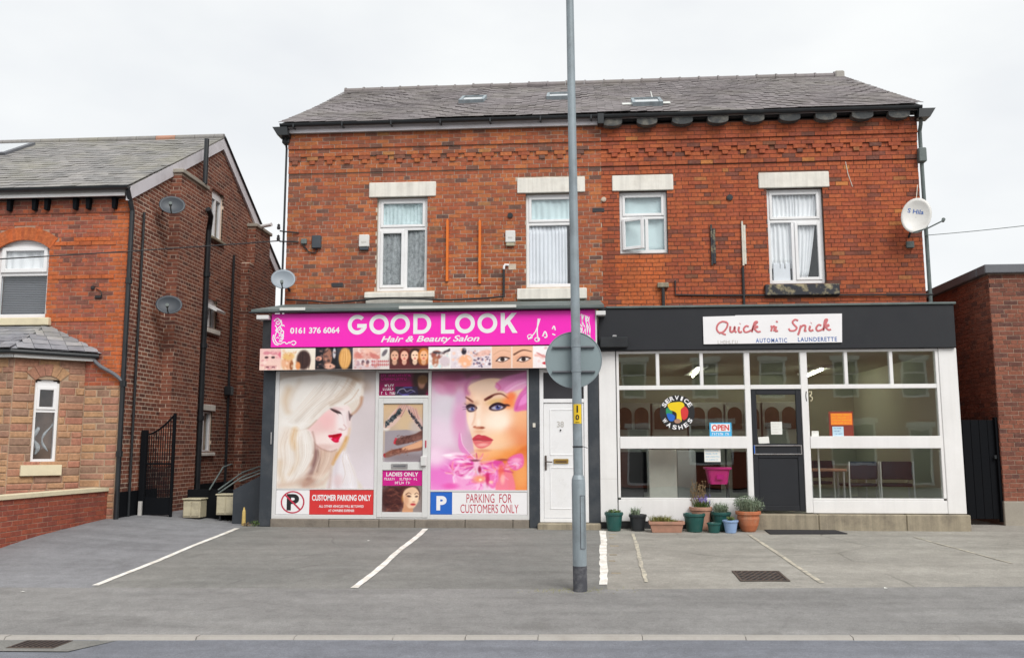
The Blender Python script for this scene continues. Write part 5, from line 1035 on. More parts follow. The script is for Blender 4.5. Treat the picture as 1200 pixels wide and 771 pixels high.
def paint_hands():
    # units as in a 493-wide enlargement of the 64 pixel wide door pane
    c = Cv(194, 255, 0.5); gg = random.Random(3); c.vgrad(0, 0, 388, 510, (208, 178, 142), (178, 172, 176)); E = lambda x, y, rx, ry, col, so=1.2, al=.8, rt=0.0: c.ell(x, y, rx, ry, col, so, al, rt)
    E(230, 170, 110, 90, (212, 186, 152), 1.3, .8); c.poly([(15, 235), (215, 225), (388, 240), (388, 520), (15, 520)], (160, 152, 158), 8, 1, False); E(330, 200, 70, 60, (196, 184, 180), 1.2, .8); E(20, 210, 40, 24, (236, 232, 230), 1.1, .8)
    # two hands meeting at the top
    c.poly([(0, 190), (30, 140), (90, 70), (150, 20), (200, 0), (225, 20), (200, 80), (150, 140), (90, 195), (20, 215)], (214, 186, 176), 8); c.poly([(215, 30), (250, 10), (300, 40), (350, 100), (388, 170), (388, 250), (340, 200), (280, 130)], (208, 178, 170), 8)
    for k_ in range(4): x = 140 + k_ * 22; c.stroke([(x - 40, 90 + k_ * 6), (x - 10, 50 + k_ * 4), (x + 14, 6)], 17, 11, (206, 160, 146), 7, .9); c.stroke([(x - 34, 94 + k_ * 6), (x - 2, 50 + k_ * 4), (x + 22, 8)], 4, 3, (130, 92, 86), 5, .7)
    for k_ in range(4): x = 240 + k_ * 26; c.stroke([(x + 30, 90 + k_ * 14), (x + 12, 50 + k_ * 8), (x, 14 + k_ * 8)], 15, 10, (206, 160, 150), 7, .9); c.stroke([(x + 22, 90 + k_ * 14), (x + 4, 50 + k_ * 8), (x - 8, 16 + k_ * 8)], 4, 3, (130, 92, 90), 5, .7)
    for i in range(70):
        t = gg.random(); x, y = 20 + t * 150, 180 - t * 130 + gg.uniform(-24, 24); E(x, y, gg.uniform(6, 15), gg.uniform(5, 10), gg.choice([(38, 52, 60), (60, 74, 80), (30, 40, 48)]), .6, .8, gg.uniform(0, 3))
        if i % 2: E(x + gg.uniform(-8, 8), y + gg.uniform(-6, 6), 5, 4, (196, 190, 190), .7, .8)
        t = gg.random(); x, y = 246 + t * 136, 60 + t * 160 + gg.uniform(-15, 15); E(x, y, gg.uniform(5, 12), gg.uniform(4, 9), gg.choice([(44, 44, 52), (66, 62, 70), (36, 34, 42)]), .6, .8, gg.uniform(0, 3))
        if i % 2: E(x + gg.uniform(-6, 6), y + gg.uniform(-6, 6), 4, 4, (198, 186, 186), .7, .8)
    # feet below, one dark with pattern, one with a lighter leg
    c.poly([(110, 330), (150, 300), (230, 280), (310, 262), (388, 232), (388, 300), (300, 330), (200, 352), (130, 362)], (112, 78, 72), 12); c.poly([(10, 440), (80, 405), (180, 385), (290, 350), (388, 318), (388, 400), (280, 420), (160, 440), (60, 468), (16, 466)], (142, 96, 82), 12); c.poly([(190, 385), (290, 350), (388, 318), (388, 372), (290, 398), (210, 408)], (226, 176, 142), 14, .9); E(330, 300, 60, 16, (148, 106, 96), 1.3, .7, -.25)
    for i in range(50): E(gg.uniform(140, 350), gg.uniform(275, 345), 9, 4, gg.choice([(76, 48, 46), (140, 100, 92)]), .8, .6, -.3); E(gg.uniform(60, 240), gg.uniform(390, 450), 9, 4, gg.choice([(96, 58, 50), (172, 122, 104)]), .8, .6, -.3)
    for x, y in ((118, 318), (112, 332), (112, 346), (124, 304)): E(x, y, 12, 6, (206, 40, 58), .7, .95)
    for x, y in ((14, 440), (10, 452), (18, 464)): E(x, y, 10, 6, (176, 44, 52), .7, .9)
    E(240, 470, 180, 34, (132, 120, 124), 1.3, .6); c.blur(1); return c.image('salon_henna', 1.1, 160, 1.0, 3)
def paint_ladies():
    c = Cv(190, 100, 0.5); gg = random.Random(5); c.vgrad(0, 0, 380, 200, (132, 118, 116), (150, 140, 138)); E = lambda x, y, rx, ry, col, so=1.2, al=.8, rt=0.0: c.ell(x, y, rx, ry, col, so, al, rt)
    E(100, 100, 130, 110, (70, 36, 34), .8, .95); E(230, 20, 90, 40, (76, 40, 36), 1.0, .9)
    for i in range(46):
        y = gg.uniform(0, 200); x = gg.uniform(0, 120); c.stroke([(x, y), (x + 30, y + gg.uniform(-26, 26)), (x + 60, y + gg.uniform(-20, 20)), (x + 95, y + gg.uniform(-26, 26))], gg.uniform(5, 12), 3, gg.choice([(44, 22, 24), (110, 62, 54), (146, 92, 76), (84, 44, 40), (60, 30, 30)]), 9, .6)
    c.poly([(196, 60), (228, 24), (290, 8), (340, 30), (352, 80), (338, 126), (300, 168), (252, 172), (214, 140), (200, 100)], (236, 200, 168), 12); c.poly([(214, 130), (252, 168), (292, 170), (284, 205), (196, 205), (200, 160)], (206, 156, 122), 14); E(300, 90, 44, 40, (248, 220, 190), 1.4, .9); E(226, 110, 26, 40, (214, 164, 132), 1.4, .8); E(262, 40, 50, 20, (226, 190, 160), 1.4, .7)
    c.stroke([(226, 66), (250, 52), (276, 62)], 7, 3, (88, 52, 44), 6, .9); c.stroke([(310, 62), (328, 52), (346, 62)], 6, 3, (88, 52, 44), 6, .9); E(254, 78, 20, 7, (70, 46, 44), 1.0, .9, .1); E(326, 80, 14, 6, (70, 46, 44), 1.0, .9, -.1); E(298, 106, 9, 20, (250, 226, 200), 1.3, .8); E(300, 120, 14, 5, (176, 122, 98), 1.2, .7); E(294, 140, 24, 8, (176, 40, 54), .9, .95); E(296, 146, 14, 4, (220, 100, 104), 1.1, .8); E(190, 96, 12, 30, (214, 160, 96), 1.2, .7); c.stroke([(196, 30), (180, 90), (196, 160)], 14, 10, (92, 50, 44), 14, .8); c.stroke([(330, 14), (356, 50), (352, 100)], 10, 6, (70, 36, 34), 12, .8)
    c.blur(1); return c.image('salon_ladies', 1.05, 150, 1.05, 3)

def faint_print(x0, x1, z0, z1, y, mat, parent, seed):
    """a line of print too small to read in the photograph: short uneven marks"""
    g = random.Random(seed); mb = MB(); x = x0; h = z1 - z0
    while x < x1 - h * .3:
        w_ = h * g.uniform(.35, .7)
        if g.random() > .14:
            mb.face([(x, y, z0), (x + h * .16, y, z0), (x + h * .16, y, z1), (x, y, z1)])
            q = g.choice((0.0, 0.42, 0.82)); mb.face([(x + h * .165, y, z0 + h * q), (x + w_, y, z0 + h * q), (x + w_, y, z0 + h * (q + .18)), (x + h * .165, y, z0 + h * (q + .18))])
            if g.random() > .5: mb.face([(x + w_ + .0002, y, z0 + h * .1), (x + w_ + h * .14, y, z0 + h * .1), (x + w_ + h * .14, y, z1 - h * .1), (x + w_ + .0002, y, z1 - h * .1)])
        x += w_ + h * .28
    return mb.build('lettering', M[mat], parent)

# ================================================================== hair salon shopfront
SY = -1.2
SA = thing('salon_shopfront', (-2.6, SY, 0), 'hair salon shopfront with charcoal piers and grey framed windows under the pink sign', 'shopfront')
for a, b in ((-5.40, -5.19), (-0.86, -0.69), (0.115, 0.295)):
    MB().bbox(a, b, SY - 0.03, SY + 0.12, 0.0, 3.5, 0.008).build('pier', M['charcoal_pier'], SA)
# plinth and step
g = random.Random(6); x = -5.19
while x < -0.87:
    L = min(g.uniform(0.6, 1.1), -0.86 - x); MB().bbox(x, x + L - 0.006, SY - 0.06, SY + 0.1, -0.12, 0.125 + g.uniform(-.006, .004), 0.012).build('plinth_block', M['plinth_dark'], SA); x += L
MB().bbox(-0.72, 0.30, SY - 0.20, SY + 0.1, -0.1, 0.085, 0.015).build('door_step', M['plinth_stone'], SA)
# frames
mb = MB()
def vb(a, b, z0, z1, y0=SY - 0.02, y1=SY + 0.06): mb.bbox(a, b, y0, y1, z0, z1, 0.005)
vb(-5.188, -5.12, 0.127, 2.60); vb(-3.455, -3.40, 0.127, 2.60); vb(-2.555, -2.505, 0.127, 2.60); vb(-0.895, -0.862, 0.127, 2.60)
vb(-5.12, -3.455, 0.127, 0.195); vb(-5.12, -3.455, 0.605, 0.625); vb(-2.505, -0.895, 0.127, 0.205); vb(-2.505, -0.895, 0.575, 0.605); vb(-5.12, -3.455, 2.585, 2.60); vb(-2.505, -0.895, 2.585, 2.60)
vb(-3.40, -2.555, 2.125, 2.17); vb(-3.40, -2.555, 2.555, 2.60); vb(-3.40, -2.555, 0.127, 0.15)
mb.build('frame', M['alu_grey'], SA)
for a, b in ((-5.12, -3.455), (-2.505, -0.895)):
    MB().box(a, b, SY + 0.03, SY + 0.04, 0.13, 2.6).build('window_backing', M['alu_grey'], SA)
# salon door
d = MB(); bars(d, -3.40, -2.555, SY - 0.03, SY + 0.03, 0.155, 2.12, 0.085); d.bbox(-3.315, -2.64, SY - 0.027, SY + 0.028, 0.93, 1.06, 0.004); dr = d.build('door', M['alu_grey'], SA)
MB().box(-3.315, -2.64, SY + 0.0, SY + 0.02, 0.24, 2.03).build('door_panel', M['alu_grey'], dr)
s = MB(); s.bbox(-3.165, -2.885, SY - 0.038, SY - 0.026, 0.955, 1.035, 0.004); s.build('letter_slot', M['steel'], dr); MB().box(-3.13, -2.92, SY - 0.041, SY - 0.0385, 0.985, 1.01).build('slot_flap', M['grey_coping'], dr)
MB().bbox(-2.665, -2.57, SY - 0.08, SY - 0.03, 1.00, 1.16, 0.01).build('handle', M['alu_grey'], dr); MB().bbox(-2.595, -2.575, SY - 0.045, SY - 0.03, 1.30, 1.42, 0.004).build('lock', M['darkred_print'], dr)
# number 38 door
d = MB(); bars(d, -0.688, 0.112, SY - 0.02, SY + 0.06, 0.09, 2.605, 0.065); d.bbox(-0.623, 0.047, SY - 0.018, SY + 0.06, 2.035, 2.10, 0.005); fr38 = d.build('door_frame', M['white_upvc'], SA)
MB().box(-0.623, 0.047, SY + 0.03, SY + 0.04, 2.10, 2.54).build('fanlight', M['appliance_dark'], SA)
d = MB(); d.bbox(-0.62, 0.044, SY + 0.0, SY + 0.045, 0.16, 2.03, 0.006); dr = d.build('door', M['white_upvc'], SA); dr['label'] = 'white front door with brass letter plate'
mb = MB()
for z0, z1 in ((0.30, 0.98), (1.17, 1.93)): bars(mb, -0.52, -0.055, SY - 0.008, SY + 0.002, z0, z1, 0.02, 0.004)
mb.build('moulding', M['white_upvc'], dr)
MB().bbox(-0.46, -0.215, SY - 0.022, SY - 0.001, 1.04, 1.115, 0.006).build('letter_plate', M['brass'], dr); MB().box(-0.43, -0.245, SY - 0.026, SY - 0.0225, 1.06, 1.08).build('letter_flap', M['wood_brown'], dr)
hd = MB(); hd.bbox(-0.605, -0.572, SY - 0.015, SY - 0.001, 0.93, 1.17, 0.006); hd.tube([(-0.59, SY - 0.01, 1.07), (-0.59, SY - 0.05, 1.07), (-0.48, SY - 0.055, 1.065)], 0.010, 8); hd.build('handle', M['iron'], dr)
text('number', '38', -0.40, -0.285, 1.63, 1.73, SY - 0.004, 'faded_grey', dr, bold=0.02); MB().tube([(-0.34, SY - 0.02, 1.585), (-0.34, SY, 1.585)], 0.013, 10).build('spyhole', M['black_print'], dr)
MB().box(0.02, 0.06, SY - 0.026, SY - 0.022, 1.95, 2.03).build('label_plate', M['paper_white'], SA) if False else None
MB().bbox(-0.80, -0.755, SY - 0.045, SY - 0.03, 1.63, 1.70, 0.004).build('door_bell', M['duct_white'], SA)
MB().bbox(-5.235, -5.215, SY - 0.05, SY - 0.03, 1.36, 1.56, 0.004).build('shutter_lock', M['steel'], SA)
# lean-to roof and cornice over the sign
mb = MB()
mb.mesh8([(-5.56, -1.485, 3.585), (0.40, -1.485, 3.585), (0.36, -0.002, 3.86), (-5.46, -0.002, 3.86), (-5.56, -1.485, 3.625), (0.40, -1.485, 3.625), (0.36, -0.002, 3.945), (-5.46, -0.002, 3.945)])
rf = mb.build('lean_to_roof', M['lead_flashing'], SA)
for a, b in ((-5.06, -4.62), (-3.02, -1.05)): MB().bbox(a, b, -1.508, -1.487, 3.595, 3.645, 0.004).build('flashing_strip', M['lead_light'], rf)
MB().bbox(-5.60, 0.44, -1.51, -1.425, 3.562, 3.583, 0.004).build('cornice', M['black_gutter'], SA)
for a, b in ((-5.46, -5.25), (0.262, 0.42)): MB().bbox(a, b, -1.50, -1.18, 3.455, 3.525, 0.005).build('soffit_end', M['alu_grey'], SA)
MB().box(-5.39, 0.29, -1.36, SY - 0.035, 2.605, 3.525).build('fascia_box', M['black_paint'], SA)
MB().box(-5.38, 0.29, SY + 0.13, -0.01, 0.0, 3.55).build('shop_body', M['room_dark'], SA)

# ---- the pink sign
PS = thing('shop_sign', (-2.5, -1.42, 2.99), 'bright pink shop sign with large white lettering above the salon', 'sign')
MB().bbox(-5.225, 0.25, -1.415, -1.37, 2.985, 3.556, 0.004).build('board', M['magenta_sign'], PS); MB().bbox(0.2505, 0.275, -1.415, -1.37, 2.985, 3.555, 0.003).build('edge_trim', M['alu_grey'], PS)
yS = -1.4165
def ring_sector(mb, cx, cz, ro, ri, a0, a1, y, n=28, sx=1.0):
    A, B = arc(0, 0, ro, a0, a1, n), arc(0, 0, ri, a0, a1, n)
    for i in range(n): mb.face([(cx + A[i][0] * sx, y, cz + A[i][1]), (cx + A[i + 1][0] * sx, y, cz + A[i + 1][1]), (cx + B[i + 1][0] * sx, y, cz + B[i + 1][1]), (cx + B[i][0] * sx, y, cz + B[i][1])])
def poly_f(mb, P, y): mb.face([(p[0], y, p[1]) for p in P])
zb, zt = 3.185, 3.522; zc, ro = (zb + zt) / 2, (zt - zb) / 2; ri = ro - 0.069
mb = MB()
px2x = lambda px: -3.912 + (px - 407) * (2.87 / 199.0)
def O(px0, px1): cx = (px2x(px0) + px2x(px1)) / 2; ring_sector(mb, cx, zc, ro, ri, 0, 360, yS, 40, (px2x(px1) - px2x(px0)) / 2 / ro)
cx = (px2x(407.5) + px2x(430)) / 2; sx = (px2x(430) - px2x(407.5)) / 2 / ro
ring_sector(mb, cx, zc, ro, ri, 46, 326, yS, 34, sx)
poly_f(mb, [(cx + 0.0, zc - 0.055), (cx + ro * sx, zc - 0.055), (cx + ro * sx, zc + 0.012), (cx + 0.0, zc + 0.012)], yS - 0.001); poly_f(mb, [(cx + ro * sx - 0.066, zc - 0.125), (cx + ro * sx * 0.83, zc - 0.1), (cx + ro * sx, zc - 0.0545), (cx + ro * sx - 0.066, zc - 0.0545)], yS - 0.0005)
O(433, 456); O(458, 481)
xa, xb = px2x(485), px2x(506)
poly_f(mb, [(xa, zb), (xa + 0.069, zb), (xa + 0.069, zt), (xa, zt)], yS); n = 20
A = [(xa + 0.069, zt)] + [(xb - ro * 0.95 + ro * 0.95 * math.cos(R(q)), zc + ro * math.sin(R(q))) for q in np.linspace(90, -90, n)] + [(xa + 0.069, zb)]
B = [(xa + 0.069, zt - 0.066)] + [(xb - ro * 0.95 + (ro * 0.95 - 0.069) * math.cos(R(q)), zc + (ro - 0.066) * math.sin(R(q))) for q in np.linspace(90, -90, n)] + [(xa + 0.069, zb + 0.066)]
for i in range(len(A) - 1): poly_f(mb, [A[i], B[i], B[i + 1], A[i + 1]], yS)
mb.build('lettering', M['white_print'], PS); mb = MB()
xa, xb = px2x(517.5), px2x(533)
poly_f(mb, [(xa, zb), (xa + 0.069, zb), (xa + 0.069, zt), (xa, zt)], yS); poly_f(mb, [(xa + 0.0695, zb), (xb, zb), (xb, zb + 0.066), (xa + 0.0695, zb + 0.066)], yS)
O(534, 557); O(560, 583)
xa, xb = px2x(587), px2x(606.5)
poly_f(mb, [(xa, zb), (xa + 0.069, zb), (xa + 0.069, zt), (xa, zt)], yS); poly_f(mb, [(xa + 0.0695, zc - 0.065), (xa + 0.11, zc - 0.02), (xb - 0.012, zt), (xb - 0.095, zt), (xa + 0.0695, zc + 0.045)], yS); poly_f(mb, [(xa + 0.1105, zc - 0.0195), (xa + 0.155, zc + 0.035), (xb, zb), (xb - 0.085, zb)][::-1], yS - 0.0008)
mb.build('lettering', M['white_print'], PS)
text('lettering', '0161 376 6064', -4.895, -4.045, 3.212, 3.318, yS, 'white_print', PS, bold=0.03)
text('lettering', 'Hair & Beauty Salon', -3.335, -1.67, 3.02, 3.155, yS, 'white_print', PS, bold=0.022, shear=0.32)
# ornaments: a flowing floral head at the left, scissors and hair swirls at the right
gg = random.Random(2); mb = MB()
W_ = lambda L: [(-5.21 + p[0], p[1]) for p in L]
swirls = [[(.03, 3.43), (.09, 3.475), (.14, 3.42), (.10, 3.37), (.06, 3.40)], [(.15, 3.45), (.16, 3.37), (.10, 3.30), (.07, 3.22), (.05, 3.14), (.09, 3.06), (.16, 3.035)], [(.13, 3.34), (.17, 3.27), (.13, 3.22), (.09, 3.26)], [(.03, 3.20), (.02, 3.12), (.06, 3.04), (.12, 3.02)], [(.16, 3.04), (.22, 3.07), (.26, 3.04), (.31, 3.075)], [(.31, 3.05), (.38, 3.09), (.42, 3.055), (.38, 3.02), (.35, 3.04)], [(.18, 3.10), (.20, 3.24), (.16, 3.28)], [(.05, 3.36), (.08, 3.31), (.06, 3.26)], [(.12, 3.18), (.16, 3.21), (.19, 3.19)]]
strokes(mb, [W_(s_) for s_ in swirls], 0, 0, 1, 1, yS, 0.010)
for i in range(16): strokes(mb, [[(-5.2 + gg.uniform(.02, .2), gg.uniform(3.05, 3.45)), (-5.2 + gg.uniform(.02, .2), gg.uniform(3.05, 3.45))]][:0], 0, 0, 1, 1, yS, 0.006)
for i in range(14):
    x, z = -5.21 + gg.uniform(.03, .18), gg.uniform(3.05, 3.46); strokes(mb, [[(x, z), (x + .025, z + .02), (x + .04, z - .004)]], 0, 0, 1, 1, yS, 0.008)
mb.build('floral_ornament', M['white_print'], PS)
mb = MB(); sx0 = -0.86
for s_ in ([(.0, 3.07), (.12, 3.20), (.20, 3.42)], [(.17, 3.05), (.15, 3.20), (.17, 3.42)]): strokes(mb, [[(sx0 + p[0], p[1]) for p in s_]], 0, 0, 1, 1, yS, 0.011)
for cx_, cz_ in ((sx0 + .03, 3.12), (sx0 + .15, 3.07)): strokes(mb, [[(cx_ + .04 * math.cos(q), cz_ + .033 * math.sin(q)) for q in np.linspace(0, 6.3, 9)]], 0, 0, 1, 1, yS, 0.008)
for s_ in ([(.24, 3.12), (.28, 3.20), (.31, 3.12), (.27, 3.10)], [(.40, 3.24), (.43, 3.29), (.45, 3.22)], [(.40, 3.16), (.45, 3.14)]): strokes(mb, [[(sx0 + p[0], p[1]) for p in s_]], 0, 0, 1, 1, yS, 0.012)
for i in range(13):
    x = -0.10 + i * 0.021; strokes(mb, [[(x, 3.49 - abs(i - 6) * .008), (x + gg.uniform(-.03, .01), 3.36), (x + gg.uniform(-.01, .05), 3.24), (x + gg.uniform(-.04, .04), 3.10 + gg.uniform(0, .06))]], 0, 0, 1, 1, yS, 0.0065)
strokes(mb, [[(.10, 3.12), (.13, 3.06), (.17, 3.09), (.13, 3.13)], [(.11, 3.44), (.14, 3.40), (.11, 3.36)]], 0, 0, 1, 1, yS, 0.008)
mb.build('scissors_ornament', M['white_print'], PS)
o = image_panel('photo_strip', -5.405, 0.24, 2.598, 2.962, -1.42, 0.05, paint_strip(), None, 0.4, (-2.5, -1.42, 2.6)); tag(o, 'long strip of hair and beauty photos under the pink sign', 'banner')
# ---- posters and notices
o = image_panel('window_poster', -5.118, -3.458, 0.628, 2.582, SY - 0.004, 0.006, paint_blonde(), None, 0.3, (-4.29, SY, 0.63)); tag(o, 'window poster of a blonde woman looking down with red lips', 'poster')
o = image_panel('window_poster', -2.502, -0.898, 0.608, 2.582, SY - 0.004, 0.006, paint_pink(), None, 0.3, (-1.7, SY, 0.61)); tag(o, 'window poster of a made-up face among pink flowers', 'poster')
o = image_panel('transom_poster', -3.398, -2.558, 2.172, 2.553, SY + 0.0, 0.006, paint_transom(), None, 0.3, (-2.98, SY, 2.17)); tag(o, 'dark magenta panel with woman and price lettering above the salon door', 'poster')
tp = o; faint_print(-3.36, -2.85, 2.49, 2.53, SY - 0.003, 'magenta_print', tp, 1); faint_print(-3.36, -2.92, 2.43, 2.47, SY - 0.003, 'magenta_print', tp, 2); faint_print(-3.30, -3.13, 2.32, 2.36, SY - 0.003, 'white_print', tp, 3); faint_print(-3.36, -3.13, 2.26, 2.30, SY - 0.003, 'white_print', tp, 4); faint_print(-3.36, -3.13, 2.19, 2.235, SY - 0.003, 'white_print', tp, 7)
o = image_panel('door_poster', -3.312, -2.643, 1.065, 2.025, SY - 0.004, 0.006, paint_hands(), None, 0.3, (-2.98, SY, 1.07)); tag(o, 'poster of henna painted hands and feet on the salon door', 'poster')
LP = thing('door_notice', (-2.98, SY, 0.25), 'magenta LADIES ONLY notice with a curled hair portrait low on the salon door', 'sign')
image_panel('portrait', -3.312, -2.643, 0.245, 0.672, SY - 0.006, 0.006, paint_ladies(), LP, 0.35); MB().bbox(-3.312, -2.643, SY - 0.007, SY - 0.001, 0.674, 0.925, 0.001).build('panel', M['magenta_print'], LP)
text('lettering', 'LADIES ONLY', -3.25, -2.71, 0.83, 0.895, SY - 0.0085, 'white_print', LP, bold=0.02); faint_print(-3.28, -2.68, 0.765, 0.805, SY - 0.0085, 'white_print', LP, 5); faint_print(-3.10, -2.85, 0.70, 0.745, SY - 0.0085, 'white_print', LP, 6)
# parking notices
PK = thing('parking_notice', (-4.27, SY, 0.2), 'red CUSTOMER PARKING ONLY notice with crossed out P under the blonde poster', 'sign')
MB().bbox(-5.115, -4.545, SY - 0.012, SY - 0.003, 0.20, 0.602, 0.002).build('white_panel', M['white_print'], PK); MB().bbox(-4.544, -3.46, SY - 0.012, SY - 0.003, 0.20, 0.602, 0.002).build('red_panel', M['red_print'], PK)
text('lettering', 'P', -4.93, -4.72, 0.265, 0.535, SY - 0.0135, 'black_print', PK, bold=0.04)
mb = MB(); ring_sector(mb, -4.83, 0.40, 0.185, 0.163, 0, 360, SY - 0.0145, 36, 1.1); mb.face([(-4.975, SY - .015, 0.515), (-4.955, SY - .015, 0.535), (-4.685, SY - .015, 0.285), (-4.705, SY - .015, 0.265)][::-1]); mb.build('prohibition_ring', M['darkred_print'], PK)
text('lettering', 'CUSTOMER PARKING ONLY', -4.50, -3.50, 0.425, 0.525, SY - 0.0135, 'white_print', PK, bold=0.035); text('lettering', 'ALL OTHER VEHICLES WILL BE TOWED', -4.38, -3.62, 0.315, 0.355, SY - 0.0135, 'white_print', PK, bold=0.02); text('lettering', 'AT OWNERS EXPENSE', -4.22, -3.78, 0.245, 0.285, SY - 0.0135, 'white_print', PK, bold=0.02)
PF = thing('parking_notice', (-1.7, SY, 0.2), 'white PARKING FOR CUSTOMERS ONLY notice with blue P under the flower poster', 'sign')
MB().bbox(-2.50, -2.14, SY - 0.012, SY - 0.003, 0.21, 0.572, 0.002).build('blue_panel', M['blue_print'], PF); MB().bbox(-2.139, -0.90, SY - 0.012, SY - 0.003, 0.21, 0.572, 0.002).build('white_panel', M['white_print'], PF)
text('lettering', 'P', -2.40, -2.23, 0.275, 0.51, SY - 0.0135, 'white_print', PF, bold=0.05); text('lettering', 'PARKING  FOR', -1.90, -1.15, 0.40, 0.545, SY - 0.0135, 'darkred_print', PF, bold=0.0); text('lettering', 'CUSTOMERS ONLY', -2.0, -1.04, 0.235, 0.375, SY - 0.0135, 'darkred_print', PF, bold=0.0)

# ================================================================== launderette shopfront
LA = thing('launderette_shopfront', (3.2, SY, 0), 'white framed launderette shopfront with black fascia and large windows', 'shopfront')
MB().bbox(0.30, 0.575, SY - 0.04, SY + 0.15, 0.10, 2.885, 0.008).build('pier', M['white_paint'], LA)
MB().bbox(5.765, 6.05, SY - 0.04, SY + 0.2, 0.252, 2.885, 0.008).build('pier', M['white_paint'], LA)
MB().box(0.302, 0.573, SY - 0.0415, SY - 0.0405, 0.792, 0.796).build('panel_joint', M['faded_grey'], LA)
mb = MB()
def vb(a, b, z0, z1, y0=SY - 0.03, y1=SY + 0.06): mb.bbox(a, b, y0, y1, z0, z1, 0.005)
vb(0.59, 0.632, 0.49, 2.84); vb(2.675, 2.765, 0.12, 2.84); vb(3.575, 3.685, 0.26, 2.84); vb(5.715, 5.762, 0.49, 2.84)
vb(0.59, 5.762, 2.84, 2.884, SY - 0.028)
for a, b in ((0.632, 2.675), (3.685, 5.715)):
    vb(a, b, 2.24, 2.31, SY - 0.027); vb(a, b, 1.28, 1.476, SY - 0.045); vb(a, b, 0.455, 0.49, SY - 0.034)
vb(2.765, 3.575, 2.24, 2.31, SY - 0.027)
for x in (1.27, 1.985, 4.305, 5.02): vb(x - 0.028, x + 0.028, 2.31, 2.84, SY - 0.026)
mb.build('frame', M['white_paint'], LA)
MB().bbox(0.59, 2.675, SY - 0.035, SY + 0.06, 0.115, 0.455, 0.006).build('stall_riser', M['white_paint'], LA); MB().bbox(3.685, 5.763, SY - 0.035, SY + 0.06, 0.255, 0.455, 0.006).build('stall_riser', M['white_paint'], LA)
MB().box(0.30, 2.75, SY - 0.02, SY + 0.1, -0.1, 0.115).build('base_board', M['black_paint'], LA)
MB().bbox(0.577, 0.5885, SY - 0.02, SY + 0.05, 0.12, 2.88, 0.002).build('edge_seal', M['black_paint'], LA)
top = [(0.632, 1.242), (1.298, 1.957), (2.013, 2.675), (2.765, 3.575), (3.685, 4.277), (4.333, 4.992), (5.048, 5.715)]
for a, b in top: pane(a, b, 2.31, 2.84, SY + 0.01, LA, 'glass_shop')
for a, b in ((0.632, 2.675), (3.685, 5.715)): pane(a, b, 1.476, 2.24, SY + 0.01, LA, 'glass_shop'); pane(a, b, 0.49, 1.28, SY + 0.01, LA, 'glass_shop')
# door
d = MB(); bars(d, 2.77, 3.57, SY - 0.01, SY + 0.04, 0.285, 2.235, 0.085); d.bbox(2.855, 3.485, SY - 0.008, SY + 0.04, 1.13, 1.36, 0.004); dr = d.build('door', M['charcoal_paint'], LA)
MB().bbox(2.855, 3.485, SY + 0.005, SY + 0.03, 0.37, 1.13, 0.004).build('door_panel', M['charcoal_paint'], dr); pane(2.855, 3.485, 1.36, 2.15, SY + 0.012, dr, 'glass_shop')
mb = MB(); bars(mb, 2.79, 3.55, SY - 0.028, SY - 0.012, 1.18, 1.335, 0.018, 0.003); mb.build('push_bar', M['steel'], dr); MB().bbox(2.785, 2.80, SY - 0.034, SY - 0.029, 1.20, 1.33, 0.002).build('bar_end', M['blue_print'], dr)
# stone step
x = 2.76; g = random.Random(8)
for L in (0.98, 1.35, 0.98): MB().bbox(x, x + L - 0.006, SY - 0.14, SY + 0.1, -0.1, 0.245, 0.014).build('step_block', M['plinth_stone'], LA); x += L
# fascia
MB().bbox(0.302, 6.03, SY - 0.10, SY + 0.1, 2.888, 3.585, 0.006).build('fascia', M['charcoal_paint'], LA)
MB().bbox(0.43, 6.06, SY - 0.13, SY + 0.05, 3.587, 3.625, 0.008).build('coping', M['lead_flashing'], LA)
MB().box(0.42, 6.03, SY + 0.055, 0.0, 3.48, 3.60).build('flat_roof', M['lead_flashing'], LA)
MB().box(6.02, 6.05, SY + 0.205, 8.5, 0.0, 3.58).build('side_wall', M['brick_gable'], LA)
t = thing('flood_light', (0.5, SY - 0.1, 2.95), 'black box lamp at the left end of the black fascia', 'lamp'); MB().bbox(0.33, 0.78, SY - 0.22, SY - 0.1, 2.93, 3.10, 0.012).build('housing', M['black_gutter'], t); MB().bbox(0.53, 0.60, SY - 0.20, SY - 0.1, 3.102, 3.135, 0.008).build('bracket', M['steel'], t)
t = thing('security_light', (6.12, -0.9, 3.27), 'small pale lamp on the side wall right of the black fascia', 'lamp'); MB().bbox(6.06, 6.14, -0.95, -0.80, 3.26, 3.37, 0.01).build('housing', M['dish_white'], t); MB().bbox(6.045, 6.062, -0.92, -0.83, 3.29, 3.34, 0.004).build('bracket', M['steel'], t)
# sign
QS = thing('shop_sign', (3.15, SY - 0.12, 2.965), 'white launderette sign with faded red script and blue capitals on the black fascia', 'sign')
MB().prism([(2.02, 2.975), (4.235, 2.985), (4.255, 3.455), (2.55, 3.447), (2.535, 3.437), (2.02, 3.43)], SY - 0.125, SY - 0.102).build('board', M['white_print'], QS)
yq = SY - 0.1265
